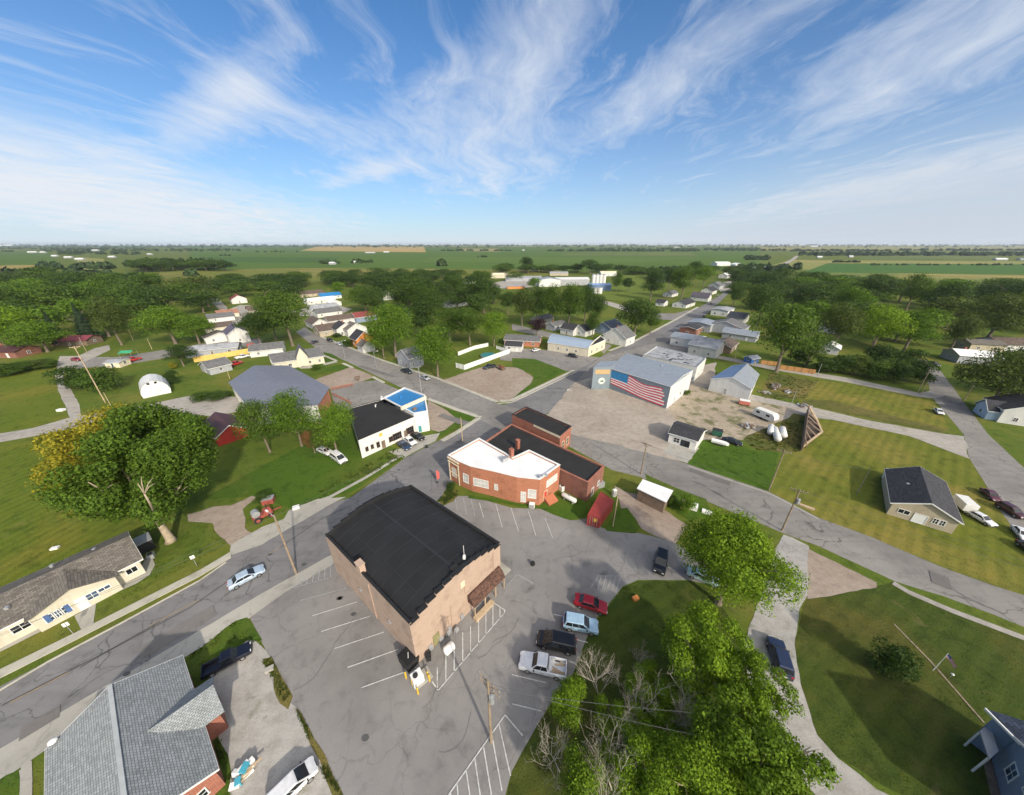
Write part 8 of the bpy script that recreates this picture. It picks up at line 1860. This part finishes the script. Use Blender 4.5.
# bright straw-yellow hoarding and other fences
def fence(lab, px, h, mat, cap=None, name='fence', cat='fence', postgap=2.4):
    pts = [V2(G(p)) for p in px]; t = thing(name, lab, cat, (*pts[0], 0)); m = MB(); pm = MB()
    for i in range(len(pts) - 1):
        a, b = pts[i], pts[i + 1]; d = (b - a).normalized(); n_ = Vector((-d.y, d.x)) * .06; m.prism([a, b, b + n_, a + n_], .06, h); L_ = (b - a).length
        for k in range(int(L_ / postgap) + 1): p = a + d * min(L_, k * postgap) - n_ * .6; pm.box((*p, h / 2 + .04), (.14, .14, h + .08), math.atan2(d.y, d.x))
    m.build('panel', mat, t, world=True); pm.build('post', cap or mat, t, world=True); return t
fence('white board fence along the near side of the pool garden', [b3(575, 300), b3(640, 318), b3(1000, 185)], 2.2, m_trim); fence('white board fence along the far side of the pool garden', [b3(590, 205), b3(720, 155), b3(830, 130)], 1.9, m_trim); fence('short white fence at the street end of the pool garden', [b3(895, 150), b3(1000, 180)], 1.6, m_trim)
fence('orange board fence beside the lane', [b6(90, 312), b6(370, 352)], 1.9, m_woodor, m_wood); fence('dark orange board fence at the left of the lane', [b6(-60, 270), b6(75, 285)], 1.7, m_woodor, m_wood)
fence('long straw yellow board fence behind the pale grey garage', [b1(530, 258), b1(760, 222), b1(1010, 178)], 2.4, plain('straw_board', (.62, .43, .12), .75, 0, .15)); fence('red end panel of the straw yellow fence', [b1(960, 160), b1(1010, 150)], 3.0, m_redp)
c = G(b3(830, 215)); t = thing('pool', 'round above ground pool with teal cover inside the white fences', 'pool', (c.x, c.y, 0)); MB().cyl((0, 0, 0), 3.6, 1.1, 28).build('wall', m_steel, t); MB().cyl((0, 0, 1.1), 3.5, .05, 28).build('cover', plain('teal_cover', (.03, .17, .18), .5), t)
# red pipe frames beside the slate grey hall
t = thing('pipe_rail', 'long rusty red pipe railing running from the slate grey hall', 'railing', (*V2(G(b2(590, 485))), 0)); m = MB(); a_, b_ = V2(G(b2(600, 480))), V2(G(b2(770, 445)))
for z in (.5, 1.0): m.beam((*a_, z), (*b_, z), .14, .14)
for k in range(9): p = a_.lerp(b_, k / 8); m.beam((*p, 0), (*p, 1.05), .12, .12)
m.build('rail', plain('rust_orange', (.36, .12, .06), .85), t, world=True)
t = thing('pipe_rail', 'rusty red pipe railing slanting towards the black roofed shop', 'railing', (*V2(G(b2(620, 510))), 0)); m = MB(); a_, b_ = V2(G(b2(610, 520))), V2(G(b2(755, 590)))
for z in (.5, 1.0): m.beam((*a_, z), (*b_, z), .14, .14)
for k in range(8): p = a_.lerp(b_, k / 7); m.beam((*p, 0), (*p, 1.05), .12, .12)
m.build('rail', MATS['rust_orange'], t, world=True)
t = thing('post_box', 'dark box on a post in the brown lot', 'post box', (*V2(G(b2(812, 408))), 0)); MB().box((0, 0, 1.6), (1.6, .8, .9)).build('box', m_wood, t); MB().box((0, 0, .6), (.2, .2, 1.2)).build('post', m_wood, t)
# ------------------------------------------------------------------ poles, lamps, signs and wires
HEADS = {}
def pole(name, lab, foot, top, r=.15, mat=None, arms=1, arm_yaw=0.0, arm_w=2.4, tr=False, cat='utility pole', lamp=None):
    g = G(foot); h = HT(g, top[1]); t = thing(name, lab, cat, (g.x, g.y, 0), R(arm_yaw))
    MB().tube([(0, 0, -.1), (0, 0, h)], [r, r * .65], 10).build('shaft', mat or m_pole, t)
    for k in range(arms):
        z = h - .35 - .9 * k; a = MB(); a.box((0, .14, z), (arm_w, .1, .13)); a.beam((-arm_w * .3, .14, z - .05), (0, .1, z - .7), .05, .05).beam((arm_w * .3, .14, z - .05), (0, .1, z - .7), .05, .05); ca = a.build('crossarm', mat or m_pole, t)
        ins = MB()
        for x in (-.46, -.2, .2, .46): ins.cyl((x * arm_w, .14, z + .06), .05, .16, 8)
        ins.build('insulators', m_steel, ca)
    if tr: m = MB(); m.cyl((.38, 0, h - 2.9), .27, 1.0, 14).cyl((.38, 0, h - 1.9), .1, .15, 8); m.build('transformer', m_steel, t)
    if lamp:
        m = MB(); m.tube([(0, 0, h - .6), (lamp * .5, 0, h - .1), (lamp, 0, h - .1)], .04, 6); m.build('lamp_arm', m_steel, t); MB().box((lamp + .15, 0, h - .14), (.6, .26, .14)).build('lamp', m_trim, t, bevel=.03)
    HEADS[lab] = Vector((g.x, g.y, h - .25)); return t
pole('utility_pole', 'tall pale pole rising above the yellow branches of the great tree', A(420, 668), A(292, 442), .16, m_woodlt, 1, 30); pole('utility_pole', 'shorter pole by the red car on the left track', b0(695, 185), b0(640, 60), .14, m_pole, 0); pole('utility_pole', 'thin pale post on the grass right of the tall pale pole', b0(880, 600), b0(830, 495), .1, m_woodlt, 0)
pole('utility_pole', 'wooden pole under the trees on the left street, left of two', A(530, 420), A(508, 372), .14, m_woodlt, 0); pole('utility_pole', 'wooden pole under the trees on the left street, right of two', A(605, 455), A(590, 412), .12, m_woodlt, 0)
pole('utility_pole', 'thin post at the corner of the slate grey hall', b1(812, 390), b1(782, 312), .1, m_woodlt, 0)
pole('utility_pole', 'tall pale pole with crossarm beside the blue roofed store', b3(298, 495), b3(290, 288), .15, m_steel, 1, 46); pole('lamp_post', 'street lamp on the cross street, nearer of two', b2(958, 305), b2(945, 170), .08, m_steel, 0, 40, lamp=1.4, cat='street lamp'); pole('lamp_post', 'street lamp on the cross street, farther of two', b2(708, 222), b2(690, 85), .08, m_steel, 0, 40, lamp=1.4, cat='street lamp')
pole('sign_post', 'yellowish timber post at the corner of the gravel lot by the white shop', M8(912, 455), M8(897, 305), .13, m_woodlt, 0, cat='post'); pole('lamp_post', 'thin street lamp beside the gravel lot of the metal building', C(232, 662), C(215, 612), .07, m_steel, 0, 200, lamp=1.2, cat='street lamp')
pole('utility_pole', 'dark pole with crossarm at the edge of the road by the open shed', Gt(512, 215), Gt(535, 92), .15, m_pole, 1, -40); pole('utility_pole', 'pole with crossarm standing in the bright green lawn edge', M3(640, 548), M3(692, 350), .15, m_pole, 1, -35); pole('utility_pole', 'pole with transformer leaning over the cross street by the big bright tree', M3(705, 748), M3(795, 545), .16, m_pole, 1, -35, tr=True)
pole('utility_pole', 'thin dark pole on the dry lawn left of the tan house', Ht(350, 298), Ht(412, 190), .07, m_wire, 0); pole('utility_pole', 'left pole of the pair at the right road', D(596, 625), D(635, 532), .14, m_woodlt, 0); pole('utility_pole', 'right pole of the pair at the right road', D(610, 632), D(630, 582), .13, m_woodlt, 0)
pole('utility_pole', 'pale pole in front of the dark spreading tree by the right road', D(780, 657), D(835, 558), .15, m_woodlt, 1, -40); pole('utility_pole', 'pale pole inside the dark spreading tree', D(900, 618), D(930, 555), .13, m_woodlt, 0); pole('utility_pole', 'thin pole at the end of the orange fence', b6(392, 360), b6(412, 265), .1, m_steel, 0)
pole('utility_pole', 'pole with three crossarms and transformer at the hatched edge of the parking lot', J(935, 585), J(930, 345), .16, m_pole, 2, -38, 2.6, tr=True); pole('utility_pole', 'tall pole with a lamp beside the main road in front of the hall', N2(638, 620), N2(480, 232), .17, m_pole, 0, 150, lamp=1.8); pole('utility_pole', 'pale pole beside the red shipping container', N7(338, 362), N7(348, 170), .12, m_woodlt, 0)
pole('utility_pole', 'yellowish pole beside the dark outbuilding near the lane', Q6(680, 510), Q6(690, 392), .15, m_woodlt, 0); pole('utility_pole', 'thin pole in the brown grass by the scrap', D(90, 680), D(108, 615), .08, m_steel, 0)
c = G(N7(345, 165)); t = thing('meter_cabinet', 'white cabinet beside the red shipping container', 'cabinet', (c.x, c.y, 0), .4); MB().box((0, 0, .8), (.8, .6, 1.6)).build('case', m_trim, t, bevel=.03); MB().box((0, -.31, .8), (.65, .03, 1.3)).build('door', m_steel, t)
def wire(lab, a, b, sag=.9):
    m = MB(); m.tube([a.lerp(b, k / 14) - Vector((0, 0, sag * 4 * (k / 14) * (1 - k / 14))) for k in range(15)], .016, 4); o = m.build('power_line', m_wire); tag(o, lab, 'power line')
K1, K2, K3, K4, K5 = [HEADS[k] for k in ('dark pole with crossarm at the edge of the road by the open shed', 'pole with transformer leaning over the cross street by the big bright tree', 'pole with crossarm standing in the bright green lawn edge', 'pole with three crossarms and transformer at the hatched edge of the parking lot', 'tall pole with a lamp beside the main road in front of the hall')]
wire('power line from the open shed pole to the transformer pole', K1, K2); wire('lower of two power lines from the lot pole to the near trees', K4, G((730, 742), 8.5), .5); wire('upper of two power lines from the lot pole to the near trees', K4 + Vector((.8, -.5, 0)), G((742, 716), 8.5), .5); wire('power line from the dark pole to the pole by the blue roofed store', K1, HEADS['tall pale pole with crossarm beside the blue roofed store'], 1.2)
wire('power line from the roadside lamp pole along the main road to the left', K5, Vector((-78, 2, 10.5)), .8); wire('lower power line along the main road past the ranch house', K5 - Vector((0, 0, 1.2)), Vector((-80, 6, 9.2)), .8); wire('power line from the roadside lamp pole to the post by the white shop', K5, HEADS['yellowish timber post at the corner of the gravel lot by the white shop'], .9)
HD = HEADS
for lab, a, b in (('power line from the transformer pole along the cross street to the right edge', K2, Vector((150, -22, 9.0))), ('lower cable from the transformer pole along the cross street to the right', K2 - Vector((0, 0, 1.4)), Vector((150, -20, 7.8))), ('power line crossing the street from the lawn edge pole to the transformer pole', K3, K2), ('power line from the lawn edge pole to the thin dark pole on the dry lawn', K3, HD['thin dark pole on the dry lawn left of the tan house']),
    ('service cable from the dark pole to the brick store', K1, Vector((17, 60, 5.0))), ('power line from the pole by the blue roofed store to the nearer street lamp', HD['tall pale pole with crossarm beside the blue roofed store'], HD['street lamp on the cross street, nearer of two']), ('power line from the tall pale pole to the shorter pole by the left track', HD['tall pale pole rising above the yellow branches of the great tree'], HD['shorter pole by the red car on the left track']), ('service cable from the roadside lamp pole to the tan hall', K5, Vector((-29.5, 38.5, 7.6))), ('power line from the pair of poles at the right road to the pale pole', HD['left pole of the pair at the right road'], HD['pale pole in front of the dark spreading tree by the right road'])): wire(lab, a, b, .7)
# small posts on the kerb verge, mailbox, flagpole, red sign
for lab, px in (('thin white sign post on the verge in front of the ranch house', M5(325, 680)), ('thin white sign post on the verge right of the ranch house', M5(870, 380))):
    c = G(px); t = thing('sign_post', lab, 'sign', (c.x, c.y, 0), R(40)); MB().cyl((0, 0, 0), .035, 2.3, 8).build('post', m_steel, t); MB().box((0, .03, 2.0), (.55, .03, .65)).build('sign_plate', m_trim, t)
c = G(M7(38, 490)); t = thing('banner', 'red feather banner by the kerb at the left of the brick corner building', 'banner', (c.x, c.y, 0), R(30)); MB().cyl((0, 0, 0), .03, 3.2, 8).build('pole', m_steel, t); m = MB(); m.add([(.04, -.01, .8), (.62, -.01, .9), (.7, -.01, 2.4), (.35, -.01, 3.1), (.04, -.01, 3.15), (.04, .01, .8), (.62, .01, .9), (.7, .01, 2.4), (.35, .01, 3.1), (.04, .01, 3.15)], [(0, 1, 2, 3, 4), (9, 8, 7, 6, 5)] + [(i, i + 5, (i + 1) % 5 + 5, (i + 1) % 5) for i in range(5)]); m.build('cloth', plain('coral_cloth', (.6, .10, .09), .7), t); MB().cyl((0, 0, 0), .3, .1, 12).build('base', m_under, t)
c = G(M8(685, 505)); t = thing('mail_box', 'small dark box on the pavement in front of the black sedan', 'box', (c.x, c.y, 0), .3); MB().box((0, 0, .75), (.6, .5, .8)).build('body', m_under, t, bevel=.05); MB().box((0, 0, .18), (.2, .2, .36)).build('leg', m_steel, t)
# flagpole with flag on the near right lawn
fpx = L(655, 300); g = G(fpx); hfp = 3.6
t = thing('flag_pole', 'white flag pole with a small striped flag beside the brick path', 'flag pole', (g.x, g.y, 0), R(-60)); MB().tube([(0, 0, 0), (0, 0, hfp)], [.04, .025], 8).build('pole', m_trim, t)
m1, m2_, m3 = MB(), MB(), MB(); W7 = .95; H7 = .6
def fy_(x): return .1 * math.sin(x * 4)
for k in range(13):
    z1, z0 = hfp - .1 - H7 * k / 13, hfp - .1 - H7 * (k + 1) / 13
    for i in range(8):
        xa, xb = .04 + W7 * i / 8, .04 + W7 * (i + 1) / 8
        if k < 7 and i < 3: mm = m3
        else: mm = m1 if k % 2 == 0 else m2_
        mm.quad((xa, fy_(xa), z0 - xa * .8), (xb, fy_(xb), z0 - xb * .8), (xb, fy_(xb), z1 - xb * .8), (xa, fy_(xa), z1 - xa * .8))
f_ = m1.build('flag', plain('flag_red', (.5, .05, .06), .7), t); m2_.build('stripes', m_trim, f_); m3.build('canton', plain('flag_blue', (.04, .06, .22), .7), f_)
c = G(L(722, 328)); t = thing('garden_lamp', 'small white garden lamp beside the flag pole', 'lamp', (c.x, c.y, 0)); MB().cyl((0, 0, 0), .03, .7, 8).build('stem', m_steel, t); MB().cyl((0, 0, .7), .16, .12, 12, .05).build('cap', m_trim, t)
